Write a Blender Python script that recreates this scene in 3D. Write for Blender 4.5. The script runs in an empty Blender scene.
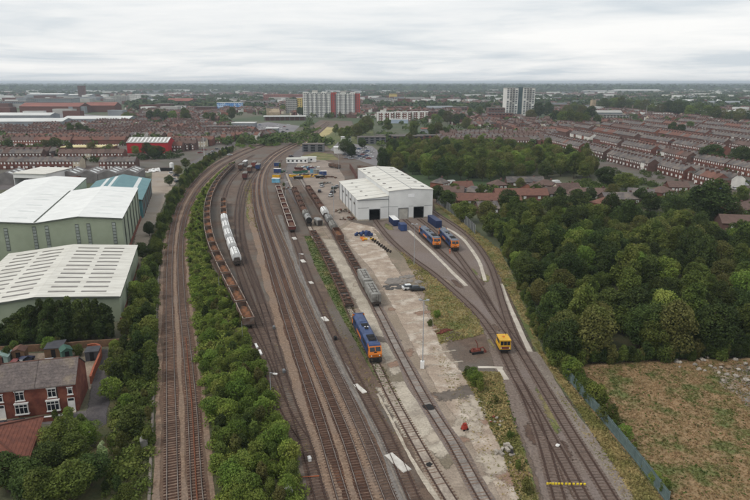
import bpy, math, random
import numpy as np
from mathutils import Vector, Matrix

# ------------------------------------------------------------------ camera, sky, sun, exposure
SC = bpy.context.scene
FPX, CAM_H, HORIZON = 610.0, 56.0, 82.0          # focal length in photo pixels, drone height, horizon row
TH = math.atan((250.0 - HORIZON) / FPX)
CT, ST = math.cos(TH), math.sin(TH)
cam_data = bpy.data.cameras.new('camera')
cam_data.sensor_width = 36.0
cam_data.lens = 36.0 * FPX / 750.0
cam_data.clip_start, cam_data.clip_end = 1.0, 90000.0
cam = bpy.data.objects.new('camera', cam_data)
SC.collection.objects.link(cam)
cam.location = (0, 0, CAM_H)
cam.rotation_euler = (math.pi / 2 - TH, 0, 0)
SC.camera = cam

SUN_EL, SUN_AZ = math.radians(50), math.radians(-125)   # azimuth from +Y towards +X
W = bpy.data.worlds.new('World'); SC.world = W; W.use_nodes = True
nt = W.node_tree; nt.nodes.clear()
def wn(t, **k):
    n = nt.nodes.new(t)
    for a, b in k.items(): setattr(n, a, b)
    return n
wl = nt.links.new
w_out = wn('ShaderNodeOutputWorld'); w_bg = wn('ShaderNodeBackground')
w_sky = wn('ShaderNodeTexSky'); w_sky.sky_type = 'NISHITA'; w_sky.sun_disc = False
w_sky.sun_elevation = SUN_EL; w_sky.sun_rotation = SUN_AZ; w_sky.altitude = 50
w_sky.air_density = 1.0; w_sky.dust_density = 3.0
w_tc = wn('ShaderNodeTexCoord'); w_sep = wn('ShaderNodeSeparateXYZ'); wl(w_tc.outputs['Generated'], w_sep.inputs[0])
def wmath(op, a, b=None):
    n = wn('ShaderNodeMath', operation=op)
    for i, x in enumerate((a, b)):
        if x is None: continue
        if isinstance(x, (int, float)): n.inputs[i].default_value = x
        else: wl(x, n.inputs[i])
    return n.outputs[0]
# cloud layer as a plane overhead: direction divided by its height, so that clouds crowd together towards the horizon
zz = wmath('ADD', wmath('ABSOLUTE', w_sep.outputs[2]), 0.05)
cx = wmath('DIVIDE', w_sep.outputs[0], zz); cy = wmath('DIVIDE', w_sep.outputs[1], zz)
w_cmb = wn('ShaderNodeCombineXYZ'); wl(cx, w_cmb.inputs[0]); wl(cy, w_cmb.inputs[1])
def wnoise(scale, detail, rough, off, dist=0.0):
    mp = wn('ShaderNodeMapping'); mp.inputs['Location'].default_value = off; wl(w_cmb.outputs[0], mp.inputs[0])
    n = wn('ShaderNodeTexNoise'); n.inputs['Scale'].default_value = scale; n.inputs['Detail'].default_value = detail
    n.inputs['Roughness'].default_value = rough; n.inputs['Distortion'].default_value = dist; wl(mp.outputs[0], n.inputs['Vector'])
    return n.outputs['Fac']
n1 = wnoise(0.2, 5, 0.55, (3.1, 7.7, 0), 0.8); n2 = wnoise(0.85, 7, 0.62, (9.0, 2.0, 4), 0.5)
nmix = wmath('ADD', wmath('MULTIPLY', n1, 0.74), wmath('MULTIPLY', n2, 0.26))
w_ramp = wn('ShaderNodeValToRGB'); wl(nmix, w_ramp.inputs[0])
e = w_ramp.color_ramp.elements
e[0].position, e[0].color = 0.38, (0.60, 0.65, 0.69, 1)
e[1].position, e[1].color = 0.62, (0.91, 0.905, 0.89, 1)
m_ = e.new(0.5); m_.color = (0.79, 0.805, 0.81, 1)
w_sc = wn('ShaderNodeMix', data_type='RGBA', blend_type='MULTIPLY'); w_sc.inputs[0].default_value = 1.0
wl(w_sky.outputs[0], w_sc.inputs[6]); w_sc.inputs[7].default_value = (0.10, 0.10, 0.10, 1)
w_mx = wn('ShaderNodeMix', data_type='RGBA'); w_mx.inputs[0].default_value = 0.92
wl(w_sc.outputs[2], w_mx.inputs[6]); wl(w_ramp.outputs[0], w_mx.inputs[7])
wl(w_mx.outputs[2], w_bg.inputs[0]); w_bg.inputs[1].default_value = 1.16
wl(w_bg.outputs[0], w_out.inputs[0])

sun_l = bpy.data.lights.new('sun', 'SUN'); sun_l.energy = 1.4; sun_l.angle = math.radians(14); sun_l.color = (1.0, 0.96, 0.90)
sun = bpy.data.objects.new('sun', sun_l); SC.collection.objects.link(sun)
sd = Vector((math.sin(SUN_AZ) * math.cos(SUN_EL), math.cos(SUN_AZ) * math.cos(SUN_EL), math.sin(SUN_EL)))
sun.rotation_euler = (-sd).to_track_quat('-Z', 'Y').to_euler(); sun.location = (0, 0, 300)
vs = SC.view_settings; vs.view_transform = 'Standard'; vs.look = 'None'; vs.exposure = 0.0; vs.gamma = 1.0; vs.use_curve_mapping = False
SC.display_settings.display_device = 'sRGB'
cy_ = SC.cycles
cy_.max_bounces = 5; cy_.diffuse_bounces = 3; cy_.glossy_bounces = 2; cy_.transmission_bounces = 2; cy_.volume_bounces = 0
cy_.transparent_max_bounces = 14; cy_.use_denoising = True; cy_.sample_clamp_indirect = 4.0

# ------------------------------------------------------------------ helpers
random.seed(7); RNG = np.random.default_rng(11)
COL = SC.collection

def G(px, py, z=0.0):
    """The point at height z that the drone sees at photo pixel (px, py)."""
    h = CAM_H - z; d = py - HORIZON
    zc = FPX * h / (d * CT)
    return Vector(((px - 375.0) * zc / FPX, (zc - h * ST) / CT, z))

def PX(p):
    h = CAM_H - p[2]; zc = p[1] * CT + h * ST; yc = h * CT - p[1] * ST
    return 375 + FPX * p[0] / zc, 250 + FPX * yc / zc

def inpoly(x, y, poly):
    c = False; n = len(poly); j = n - 1
    for i in range(n):
        xi, yi = poly[i]; xj, yj = poly[j]
        if (yi > y) != (yj > y) and x < (xj - xi) * (y - yi) / (yj - yi) + xi: c = not c
        j = i
    return c

def lin(c):
    return tuple((v / 255 / 12.92) if v / 255 <= 0.04045 else ((v / 255 + 0.055) / 1.055) ** 2.4 for v in c)

MATS = {}
def mat(name, col, col2=None, scale=1.0, detail=4, rough=0.9, lo=0.35, hi=0.65, objvar=0.0, bump=0.0, bscale=8.0,
        metal=0.0, col3=None, scale3=0.1, lo3=0.45, hi3=0.6, stretch=None, coords='pos', spec=0.3, transl=0.0, wave=None, huevar=0.0, grain=None):
    """Procedural material: two tones mixed by noise in metres, an optional third tone in larger patches, grain as bump."""
    if name in MATS: return MATS[name]
    m = bpy.data.materials.new(name); m.use_nodes = True; t = m.node_tree; N = t.nodes; L = t.links.new
    b = N['Principled BSDF']; b.inputs['Roughness'].default_value = rough; b.inputs['Metallic'].default_value = metal
    b.inputs['Specular IOR Level'].default_value = spec
    c1 = (*lin(col), 1); c2 = (*lin(col2), 1) if col2 else tuple(x * 0.75 for x in c1[:3]) + (1,)
    if coords == 'pos': src = N.new('ShaderNodeNewGeometry').outputs['Position']
    else: src = N.new('ShaderNodeTexCoord').outputs['Object']
    if stretch:
        mp = N.new('ShaderNodeMapping'); mp.inputs['Scale'].default_value = stretch[:3]
        if len(stretch) > 3: mp.inputs['Rotation'].default_value = (0, 0, stretch[3])
        L(src, mp.inputs[0]); src = mp.outputs[0]
    def noise(s, d, ro=0.6):
        n = N.new('ShaderNodeTexNoise'); n.inputs['Scale'].default_value = s; n.inputs['Detail'].default_value = d
        n.inputs['Roughness'].default_value = ro; L(src, n.inputs['Vector']); return n.outputs['Fac']
    def rng(f, a, bb):
        r = N.new('ShaderNodeMapRange'); r.inputs[1].default_value = a; r.inputs[2].default_value = bb; L(f, r.inputs[0]); return r.outputs[0]
    def mix(f, a, bb, mode='MIX'):
        x = N.new('ShaderNodeMix'); x.data_type = 'RGBA'; x.blend_type = mode
        for s_, v in ((0, f), (6, a), (7, bb)):
            if hasattr(v, 'is_linked') or hasattr(v, 'links'): L(v, x.inputs[s_])
            else: x.inputs[s_].default_value = v
        return x.outputs[2]
    c = mix(rng(noise(scale, detail), lo, hi), c1, c2)
    if col3: c = mix(rng(noise(scale3, 5), lo3, hi3), c, (*lin(col3), 1))
    if grain is None and bump and coords == 'pos' and not objvar: grain = (2.6, 0.30)
    if grain:                                                    # speckle of single stones and tufts
        g1 = rng(noise(grain[0], 3, 0.75), .3, .7); gv = N.new('ShaderNodeMapRange'); gv.inputs[3].default_value = 1 - grain[1]; gv.inputs[4].default_value = 1 + grain[1]; L(g1, gv.inputs[0])
        hv = N.new('ShaderNodeHueSaturation'); L(gv.outputs[0], hv.inputs['Value']); L(c, hv.inputs['Color']); c = hv.outputs['Color']
    if objvar or huevar:
        oi = N.new('ShaderNodeObjectInfo'); hs = N.new('ShaderNodeHueSaturation')
        r = N.new('ShaderNodeMapRange'); r.inputs[3].default_value = 1 - objvar; r.inputs[4].default_value = 1 + objvar
        L(oi.outputs['Random'], r.inputs[0]); L(r.outputs[0], hs.inputs['Value'])
        if huevar:
            k = N.new('ShaderNodeMath'); k.operation = 'MULTIPLY'; k.inputs[1].default_value = 7.31; L(oi.outputs['Random'], k.inputs[0])
            fr = N.new('ShaderNodeMath'); fr.operation = 'FRACT'; L(k.outputs[0], fr.inputs[0])
            r2 = N.new('ShaderNodeMapRange'); r2.inputs[3].default_value = 0.5 - huevar; r2.inputs[4].default_value = 0.5 + huevar
            L(fr.outputs[0], r2.inputs[0]); L(r2.outputs[0], hs.inputs['Hue'])
        L(c, hs.inputs['Color']); c = hs.outputs['Color']
    L(c, b.inputs['Base Color'])
    if bump:
        bm = N.new('ShaderNodeBump'); bm.inputs['Strength'].default_value = bump; bm.inputs['Distance'].default_value = 0.1
        L(noise(bscale, 3), bm.inputs['Height']); L(bm.outputs[0], b.inputs['Normal'])
    if wave:                                                     # corrugated sheet: fine relief along one local axis
        tc = N.new('ShaderNodeTexCoord'); wv = N.new('ShaderNodeTexWave'); wv.bands_direction = wave[0]
        wv.inputs['Scale'].default_value = wave[1]; L(tc.outputs['Object'], wv.inputs['Vector'])
        bm = N.new('ShaderNodeBump'); bm.inputs['Strength'].default_value = wave[2]; bm.inputs['Distance'].default_value = 0.05
        L(wv.outputs['Fac'], bm.inputs['Height']); L(bm.outputs[0], b.inputs['Normal'])
    if transl:
        tr = N.new('ShaderNodeBsdfTranslucent'); L(c, tr.inputs[0]); ms = N.new('ShaderNodeMixShader'); ms.inputs[0].default_value = transl
        L(b.outputs[0], ms.inputs[1]); L(tr.outputs[0], ms.inputs[2]); L(ms.outputs[0], N['Material Output'].inputs[0])
    MATS[name] = m
    return m

def glass(name='window_glass', col=(38, 44, 50)):
    if name in MATS: return MATS[name]
    m = mat(name, col, tuple(int(v * 0.7) for v in col), scale=0.6, rough=0.12, spec=0.6); return m

class MB:
    """Collects shapes into one mesh."""
    def __init__(s): s.v = []; s.f = []; s.m = []
    def add(s, vs, fs, mi=0):
        o = len(s.v); s.v.extend([tuple(v) for v in vs]); s.f.extend([tuple(i + o for i in f) for f in fs]); s.m.extend([mi] * len(fs)); return s
    def box(s, x0, x1, y0, y1, z0, z1, mi=0, skip=''):
        vs = [(x0, y0, z0), (x1, y0, z0), (x1, y1, z0), (x0, y1, z0), (x0, y0, z1), (x1, y0, z1), (x1, y1, z1), (x0, y1, z1)]
        fs = {'b': (0, 3, 2, 1), 't': (4, 5, 6, 7), 'f': (0, 1, 5, 4), 'r': (1, 2, 6, 5), 'k': (2, 3, 7, 6), 'l': (3, 0, 4, 7)}
        return s.add(vs, [f for k, f in fs.items() if k not in skip], mi)
    def taper(s, b, t, z0, z1, mi=0):
        """box whose bottom rectangle b and top rectangle t (x0,x1,y0,y1) differ"""
        vs = [(b[0], b[2], z0), (b[1], b[2], z0), (b[1], b[3], z0), (b[0], b[3], z0), (t[0], t[2], z1), (t[1], t[2], z1), (t[1], t[3], z1), (t[0], t[3], z1)]
        return s.add(vs, [(0, 3, 2, 1), (4, 5, 6, 7), (0, 1, 5, 4), (1, 2, 6, 5), (2, 3, 7, 6), (3, 0, 4, 7)], mi)
    def prism(s, prof, a0, a1, axis='x', mi=0, caps=True):
        """profile polygon extruded along x (prof = (y,z)) or y (prof = (x,z)) or z (prof = (x,y))"""
        n = len(prof)
        def P(p, a): return (a, p[0], p[1]) if axis == 'x' else ((p[0], a, p[1]) if axis == 'y' else (p[0], p[1], a))
        vs = [P(p, a0) for p in prof] + [P(p, a1) for p in prof]
        fs = [(i, (i + 1) % n, (i + 1) % n + n, i + n) for i in range(n)]
        if caps: fs += [tuple(range(n))[::-1], tuple(range(n, 2 * n))]
        return s.add(vs, fs, mi)
    def cyl(s, c, r, a0, a1, axis='z', n=10, mi=0, r1=None):
        r1 = r if r1 is None else r1; vs = []
        for rr, a in ((r, a0), (r1, a1)):
            for i in range(n):
                t = 2 * math.pi * i / n; u, w = rr * math.cos(t), rr * math.sin(t)
                vs.append((c[0] + u, c[1] + w, a) if axis == 'z' else ((a, c[0] + u, c[1] + w) if axis == 'x' else (c[0] + u, a, c[1] + w)))
        fs = [(i, (i + 1) % n, (i + 1) % n + n, i + n) for i in range(n)] + [tuple(range(n))[::-1], tuple(range(n, 2 * n))]
        return s.add(vs, fs, mi)
    def tube(s, pts, r, n=5, mi=0, r1=None):
        pts = [Vector(p) for p in pts]; k = len(pts); vs = []
        for i, p in enumerate(pts):
            t = (pts[min(i + 1, k - 1)] - pts[max(i - 1, 0)]).normalized()
            a = t.cross(Vector((0, 0, 1)));  a = a.normalized() if a.length > 1e-3 else Vector((1, 0, 0)); b = t.cross(a)
            rr = r + ((r1 if r1 is not None else r) - r) * i / max(k - 1, 1)
            vs += [p + a * rr * math.cos(2 * math.pi * j / n) + b * rr * math.sin(2 * math.pi * j / n) for j in range(n)]
        fs = [(i * n + j, i * n + (j + 1) % n, (i + 1) * n + (j + 1) % n, (i + 1) * n + j) for i in range(k - 1) for j in range(n)]
        fs += [tuple(range(n))[::-1], tuple((k - 1) * n + j for j in range(n))]
        return s.add(vs, fs, mi)
    def lump(s, c, r, seed=0, mi=0, rough=0.25, flat=1.0, rings=5, seg=9):
        rr = random.Random(seed); vs = [(c[0], c[1], c[2] + r[2])]
        for i in range(1, rings):
            ph = math.pi * i / rings
            for j in range(seg):
                th = 2 * math.pi * j / seg + i * 0.3; k = 1 + rr.uniform(-rough, rough)
                vs.append((c[0] + r[0] * k * math.sin(ph) * math.cos(th), c[1] + r[1] * k * math.sin(ph) * math.sin(th), c[2] + r[2] * k * math.cos(ph)))
        vs.append((c[0], c[1], c[2] - r[2])); fs = []
        for j in range(seg): fs.append((0, 1 + j, 1 + (j + 1) % seg))
        for i in range(rings - 2):
            for j in range(seg): a = 1 + i * seg; fs.append((a + j, a + seg + j, a + seg + (j + 1) % seg, a + (j + 1) % seg))
        l = len(vs) - 1; a = 1 + (rings - 2) * seg
        for j in range(seg): fs.append((l, a + (j + 1) % seg, a + j))
        return s.add(vs, fs, mi)
    def mesh(s, name, mats):
        me = bpy.data.meshes.new(name); me.from_pydata(s.v, [], s.f)
        mats = mats if isinstance(mats, (list, tuple)) else [mats]
        for m in mats: me.materials.append(m)
        if len(mats) > 1: me.polygons.foreach_set('material_index', s.m)
        me.update(); return me
    def build(s, name, mats, parent=None, loc=None, rz=None):
        return obj(name, s.mesh(name, mats), parent, loc, rz)

def obj(name, data, parent=None, loc=None, rz=None):
    o = bpy.data.objects.new(name, data); COL.objects.link(o)
    if parent is not None: o.parent = parent
    if loc is not None: o.location = loc
    if rz is not None: o.rotation_euler = (0, 0, rz)
    return o
def empty(name, label, cat, loc=(0, 0, 0), rz=0.0, group=None):
    o = obj(name, None, None, loc, rz); o.empty_display_size = 0.5; return tag(o, label, cat, group)
def tag(o, label, cat, group=None):
    o['label'] = label; o['category'] = cat
    if group: o['group'] = group
    return o
def structure(o): o['kind'] = 'structure'; return o
def stuff(o, label=None, cat=None):
    o['kind'] = 'stuff'
    if label: o['label'] = label
    if cat: o['category'] = cat
    return o
def copy_tree(o, parent=None):
    c = o.copy(); COL.objects.link(c)
    if parent is not None: c.parent = parent
    for ch in list(o.children): copy_tree(ch, c)
    return c
ORD = ['first', 'second', 'third', 'fourth', 'fifth', 'sixth', 'seventh', 'eighth', 'ninth', 'tenth', 'eleventh', 'twelfth', 'thirteenth',
       'fourteenth', 'fifteenth', 'sixteenth', 'seventeenth', 'eighteenth', 'nineteenth', 'twentieth']
def nth(i):
    if i < 20: return ORD[i]
    k = i + 1; return '%d%s' % (k, 'th' if 10 <= k % 100 <= 20 else {1: 'st', 2: 'nd', 3: 'rd'}.get(k % 10, 'th'))

def big_mesh(name, V, F4, mats, mi=None, tri=False):
    """mesh from numpy arrays: V (n,3), F4 (m,4) or (m,3)"""
    me = bpy.data.meshes.new(name); k = F4.shape[1]; m = F4.shape[0]
    me.vertices.add(len(V)); me.vertices.foreach_set('co', np.ascontiguousarray(V, dtype=np.float32).ravel())
    me.loops.add(m * k); me.loops.foreach_set('vertex_index', np.ascontiguousarray(F4, dtype=np.int32).ravel())
    me.polygons.add(m); me.polygons.foreach_set('loop_start', np.arange(0, m * k, k, dtype=np.int32))
    for x in (mats if isinstance(mats, (list, tuple)) else [mats]): me.materials.append(x)
    if mi is not None: me.polygons.foreach_set('material_index', np.ascontiguousarray(mi, dtype=np.int32))
    me.update(calc_edges=True); return me

def soft_mat(m):
    """the same surface thinning out raggedly at the sheet's rim, so that one ground wears into the next"""
    k = m.name + '_rim'
    if k in MATS: return MATS[k]
    c = m.copy(); c.name = k; t = c.node_tree; N = t.nodes; L = t.links.new; out = N['Material Output']; src = out.inputs[0].links[0].from_socket
    at = N.new('ShaderNodeAttribute'); at.attribute_name = 'rim'; ge = N.new('ShaderNodeNewGeometry'); s = None
    for sc_, w in ((.35, .9), (1.9, .7)):
        n = N.new('ShaderNodeTexNoise'); n.inputs['Scale'].default_value = sc_; n.inputs['Detail'].default_value = 6; L(ge.outputs['Position'], n.inputs['Vector'])
        a = N.new('ShaderNodeMath'); a.operation = 'MULTIPLY_ADD'; L(n.outputs['Fac'], a.inputs[0]); a.inputs[1].default_value = w; a.inputs[2].default_value = -.5 * w
        b = N.new('ShaderNodeMath'); b.operation = 'ADD'; L(a.outputs[0], b.inputs[0]); L(s if s else at.outputs['Fac'], b.inputs[1]); s = b.outputs[0]
    r = N.new('ShaderNodeMapRange'); r.inputs[1].default_value = .38; r.inputs[2].default_value = .62; L(s, r.inputs[0])
    tr = N.new('ShaderNodeBsdfTransparent'); mx = N.new('ShaderNodeMixShader'); L(r.outputs[0], mx.inputs[0]); L(tr.outputs[0], mx.inputs[1]); L(src, mx.inputs[2]); L(mx.outputs[0], out.inputs[0])
    MATS[k] = c; return c
def sheet(name, poly, z, m, world=False, jag=0.0, seed=1, soft=None):
    """flat sheet of ground; poly in photo pixels (projected to the ground) or in metres; soft wears its rim out over that width"""
    pts = np.array([(p[0], p[1]) for p in poly] if world else [tuple(G(*p)[:2]) for p in poly], float)
    if soft is None: soft = jag * 2.8
    if not soft:
        n = len(pts); a = sum(pts[i][0] * pts[(i + 1) % n][1] - pts[(i + 1) % n][0] * pts[i][1] for i in range(n))
        if a < 0: pts = pts[::-1]
        return structure(MB().add([(x, y, z) for x, y in pts], [tuple(range(n))]).build(name, m))
    lo = pts.min(0) - soft; hi = pts.max(0) + soft; st = max(.3 if soft < 1 else .5, math.sqrt(np.prod(hi - lo) / 16000)); soft = max(soft, st * 1.6)
    nx, ny = (np.ceil((hi - lo) / st).astype(int) + 1); X, Y = np.meshgrid(lo[0] + st * np.arange(nx), lo[1] + st * np.arange(ny), indexing='ij'); Q = np.stack([X.ravel(), Y.ravel()], 1)
    dist = np.full(len(Q), 1e9); ins = np.zeros(len(Q), bool); n = len(pts)
    for i in range(n):
        a, b = pts[i], pts[(i + 1) % n]; e = b - a; L2 = e @ e
        if L2 < 1e-9: continue
        t = np.clip(((Q - a) @ e) / L2, 0, 1); dist = np.minimum(dist, np.linalg.norm(Q - a - t[:, None] * e, axis=1))
        c = (a[1] > Q[:, 1]) != (b[1] > Q[:, 1]); xi = a[0] + (b[0] - a[0]) * (Q[:, 1] - a[1]) / (e[1] if abs(e[1]) > 1e-9 else 1e-9); ins ^= c & (Q[:, 0] < xi)
    rim = np.clip(np.where(ins, dist, -dist) / soft + .5, -.3, 1.3)
    ii, jj = np.meshgrid(np.arange(nx - 1), np.arange(ny - 1), indexing='ij'); a = (ii * ny + jj).ravel(); F = np.stack([a, a + ny, a + ny + 1, a + 1], 1); F = F[(rim[F] > -.25).any(1)]
    used = np.unique(F); mp = np.zeros(len(Q), int); mp[used] = np.arange(len(used)); V = np.zeros((len(used), 3)); V[:, :2] = Q[used]; V[:, 2] = z
    me = big_mesh(name, V, mp[F], soft_mat(m)); at = me.attributes.new('rim', 'FLOAT', 'POINT'); at.data.foreach_set('value', rim[used].astype(np.float32))
    return structure(obj(name, me))

class Path:
    """Smooth line on the ground through photo pixels or metres, resampled about every metre."""
    def __init__(s, pts, world=False, step=1.0, ext=0.0):
        P = [np.array([p[0], p[1]]) if world else np.array(G(*p)[:2]) for p in pts]
        if ext: d0 = P[0] - P[1]; P = [P[0] + d0 / np.linalg.norm(d0) * ext] + P
        P = [2 * P[0] - P[1]] + P + [2 * P[-1] - P[-2]]; out = []
        for i in range(1, len(P) - 2):
            p0, p1, p2, p3 = P[i - 1:i + 3]; n = max(2, int(np.linalg.norm(p2 - p1) / step))
            for k in range(n):
                t = k / n
                out.append(0.5 * (2 * p1 + (p2 - p0) * t + (2 * p0 - 5 * p1 + 4 * p2 - p3) * t * t + (3 * p1 - p0 - 3 * p2 + p3) * t ** 3))
        out.append(P[-2]); s.p = np.array(out)
        for _ in range(6):                                   # take the kinks of the trace out
            q = s.p.copy(); q[1:-1] = 0.25 * s.p[:-2] + 0.5 * s.p[1:-1] + 0.25 * s.p[2:]; s.p = q
        d = np.linalg.norm(np.diff(s.p, axis=0), axis=1); s.s = np.concatenate([[0], np.cumsum(d)]); s.L = s.s[-1]
        t = np.gradient(s.p, axis=0); t /= np.linalg.norm(t, axis=1)[:, None]; s.t = t; s.n = np.stack([-t[:, 1], t[:, 0]], 1)
    def at(s, d):
        x = np.interp(d, s.s, s.p[:, 0]); y = np.interp(d, s.s, s.p[:, 1]); tx = np.interp(d, s.s, s.t[:, 0]); ty = np.interp(d, s.s, s.t[:, 1])
        return Vector((x, y, 0)), math.atan2(ty, tx)
    def near(s, px, py):
        g = G(px, py); i = int(np.argmin((s.p[:, 0] - g.x) ** 2 + (s.p[:, 1] - g.y) ** 2)); return s.s[i]
    def ribbon(s, name, hw, z, m, off=0.0, wob=0.0, seed=0):
        rr = np.random.default_rng(seed); n = len(s.p)
        w = lambda: (np.convolve(rr.normal(0, 1, n + 8), np.ones(9) / 3, 'valid') * wob if wob else 0)
        a = s.p + s.n * (off + hw + w())[:, None] if wob else s.p + s.n * (off + hw); b = s.p + s.n * (off - hw + w())[:, None] if wob else s.p + s.n * (off - hw)
        V = np.zeros((2 * n, 3)); V[:n, :2] = a; V[n:, :2] = b; V[:, 2] = z
        i = np.arange(n - 1); F = np.stack([i, i + n, i + n + 1, i + 1], 1)
        return structure(obj(name, big_mesh(name, V, F, m)))
# ------------------------------------------------------------------ ground and surfaces
M_ground = mat('ground_soil', (86, 88, 66), (98, 90, 76), scale=0.02, detail=8, col3=(62, 78, 48), scale3=0.004, lo3=0.42, hi3=0.58, bump=0.3, bscale=0.5)
b = MB(); R_ = 30000
ring = [(R_ * math.cos(2 * math.pi * i / 64), R_ * math.sin(2 * math.pi * i / 64), 0) for i in range(64)]
b.add(ring, [tuple(range(64))]); structure(b.build('ground', M_ground))

M_yard = mat('yard_gravel', (108, 90, 77), (84, 69, 59), scale=0.35, detail=9, col3=(100, 92, 84), scale3=0.05, bump=0.5, bscale=6)
M_ballast = mat('ballast_brown', (108, 82, 66), (80, 60, 48), scale=1.6, detail=8, col3=(104, 86, 72), scale3=0.08, bump=0.7, bscale=7)
M_ridge = mat('ballast_pale', (142, 120, 101), (112, 91, 75), scale=1.8, detail=8, col3=(126, 108, 94), scale3=0.1, bump=0.7, bscale=7)
M_four = mat('ballast_rust', (82, 56, 43), (60, 43, 35), scale=1.2, detail=8, col3=(106, 72, 52), scale3=0.06, lo3=0.5, hi3=0.66, bump=0.7, bscale=7)
M_grey_bal = mat('ballast_grey', (128, 114, 104), (102, 90, 82), scale=2.2, detail=9, col3=(120, 108, 102), scale3=0.06, bump=0.7, bscale=7)
M_dark_four = mat('ballast_dark', (96, 77, 66), (75, 59, 51), scale=1.4, detail=8, col3=(96, 78, 66), scale3=0.1, bump=0.7, bscale=7)
M_grey_four = mat('ballast_grey_worn', (117, 101, 91), (93, 79, 71), scale=2.0, detail=9, col3=(112, 98, 90), scale3=0.08, bump=0.7, bscale=7)
M_conc = mat('pale_concrete', (184, 174, 158), (156, 145, 130), scale=0.25, detail=10, col3=(138, 128, 116), scale3=0.12, lo3=0.5, hi3=0.66, bump=0.2, bscale=5)
M_hard = mat('worn_hardstanding', (172, 156, 139), (144, 127, 112), scale=0.35, detail=11, col3=(186, 174, 160), scale3=0.22, lo3=0.5, hi3=0.62, bump=0.3, bscale=4)
M_dirt = mat('brown_dirt', (154, 138, 121), (128, 112, 98), scale=0.2, detail=9, col3=(116, 106, 90), scale3=0.07, bump=0.4, bscale=4)
M_drygrass = mat('dry_grass', (128, 120, 78), (110, 98, 70), scale=0.45, detail=10, col3=(86, 96, 50), scale3=0.12, lo3=0.48, hi3=0.6, bump=0.8, bscale=3)
M_grass = mat('green_grass', (92, 100, 56), (72, 82, 44), scale=0.4, detail=9, col3=(122, 112, 74), scale3=0.15, lo3=0.5, hi3=0.66, bump=0.8, bscale=3)
M_field = mat('field_grass', (150, 124, 94), (122, 104, 74), scale=0.5, detail=11, col3=(98, 103, 60), scale3=0.16, lo3=0.5, hi3=0.62, bump=0.9, bscale=2.5)
M_scrubfloor = mat('scrub_floor', (62, 68, 40), (84, 78, 52), scale=0.3, detail=9, col3=(104, 94, 62), scale3=0.1, lo3=0.55, hi3=0.68, bump=0.8, bscale=3)
M_asph = mat('asphalt_grey', (104, 98, 98), (90, 85, 85), scale=0.3, detail=9, col3=(112, 104, 100), scale3=0.05, bump=0.15, bscale=9)
M_track_path = mat('grey_cess', (124, 118, 114), (108, 102, 99), scale=0.4, detail=8, bump=0.4, bscale=8)
M_path_pale = mat('cess_pale', (136, 126, 116), (118, 106, 97), scale=0.8, detail=8, bump=0.4, bscale=8)

_sheet, SHEET_N = sheet, [0]
def sheet(name, poly, z, m, **k):
    SHEET_N[0] += 1; return _sheet(name, poly, z + 0.00007 * SHEET_N[0], m, **k)
# railway land as one gravel sheet, everything else on top of it
sheet('railway_yard_ground', [(140, 640), (148, 520), (150, 400), (152, 300), (160, 240), (176, 205), (196, 175), (215, 160), (235, 150), (262, 142), (300, 133), (320, 120), (352, 121),
      (358, 140), (362, 160), (376, 165), (400, 168), (440, 200), (480, 236), (498, 262), (508, 292), (534, 352), (560, 392), (600, 445), (640, 500), (655, 520), (720, 640)], 0.012, M_yard, jag=0.5)
sheet('embankment_scrub', [(30, 620), (60, 520), (95, 440), (118, 380), (122, 335), (133, 320), (140, 280), (150, 240), (160, 215), (170, 195), (190, 168), (215, 152), (235, 143), (236, 150), (214, 162),
      (194, 180), (176, 208), (164, 235), (160, 260), (158, 300), (158, 400), (158, 520), (156, 620)], 0.02, M_scrubfloor, jag=0.5, seed=4)
sheet('shrub_strip_ground', [(222, 620), (213, 520), (205, 400), (197, 320), (192, 285), (187, 250), (187, 225), (192, 205), (202, 188), (216, 172), (232, 160), (240, 156), (231, 165), (219, 176), (210, 188),
      (204, 203), (202, 222), (205, 245), (214, 268), (228, 296), (243, 325), (258, 362), (274, 398), (288, 425), (302, 455), (310, 490), (316, 520), (330, 620)], 0.022, M_scrubfloor, jag=0.35, seed=5)
sheet('grass_verge', [(304, 236), (311, 236), (330, 268), (350, 300), (372, 345), (398, 395), (404, 412), (392, 402), (372, 372), (352, 335), (332, 300), (316, 268)], 0.024, M_grass, jag=0.3, seed=6)
sheet('dry_weed_strip', [(244, 186), (251, 178), (252, 200), (254, 216), (260, 235), (254, 235), (247, 218), (244, 205)], 0.024, M_drygrass, jag=0.3, seed=7)
sheet('yard_base', [(306, 222), (330, 214), (352, 222), (378, 230), (394, 250), (410, 270), (424, 290), (436, 318), (452, 356), (476, 392), (498, 432), (530, 512), (440, 512), (412, 450), (392, 408), (374, 372), (352, 330), (334, 292), (318, 256)], 0.021, mat('yard_worn', (158, 144, 129), (128, 114, 101), scale=.3, detail=11, col3=(136, 122, 106), scale3=.1, bump=.4, bscale=5), jag=.8, seed=51)
sheet('yard_road', [(316, 232), (322, 228), (346, 262), (366, 300), (384, 330), (402, 362), (416, 392), (432, 424), (456, 462), (446, 470), (428, 448), (410, 425), (392, 385), (372, 350), (354, 312), (338, 276), (326, 252)], 0.026, M_dirt, jag=0.3, seed=8)
sheet('concrete_apron', [(376, 388), (392, 383), (404, 381), (424, 400), (436, 424), (450, 452), (441, 462), (424, 446), (412, 440), (402, 436), (390, 410)], 0.030, M_conc, jag=0.5, seed=9, soft=3.0)
sheet('concrete_road', [(322, 238), (334, 240), (356, 276), (374, 310), (392, 345), (404, 371), (392, 376), (380, 352), (364, 318), (346, 284), (332, 258)], 0.0305, M_conc, jag=0.4, seed=10, soft=2.4)
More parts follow.
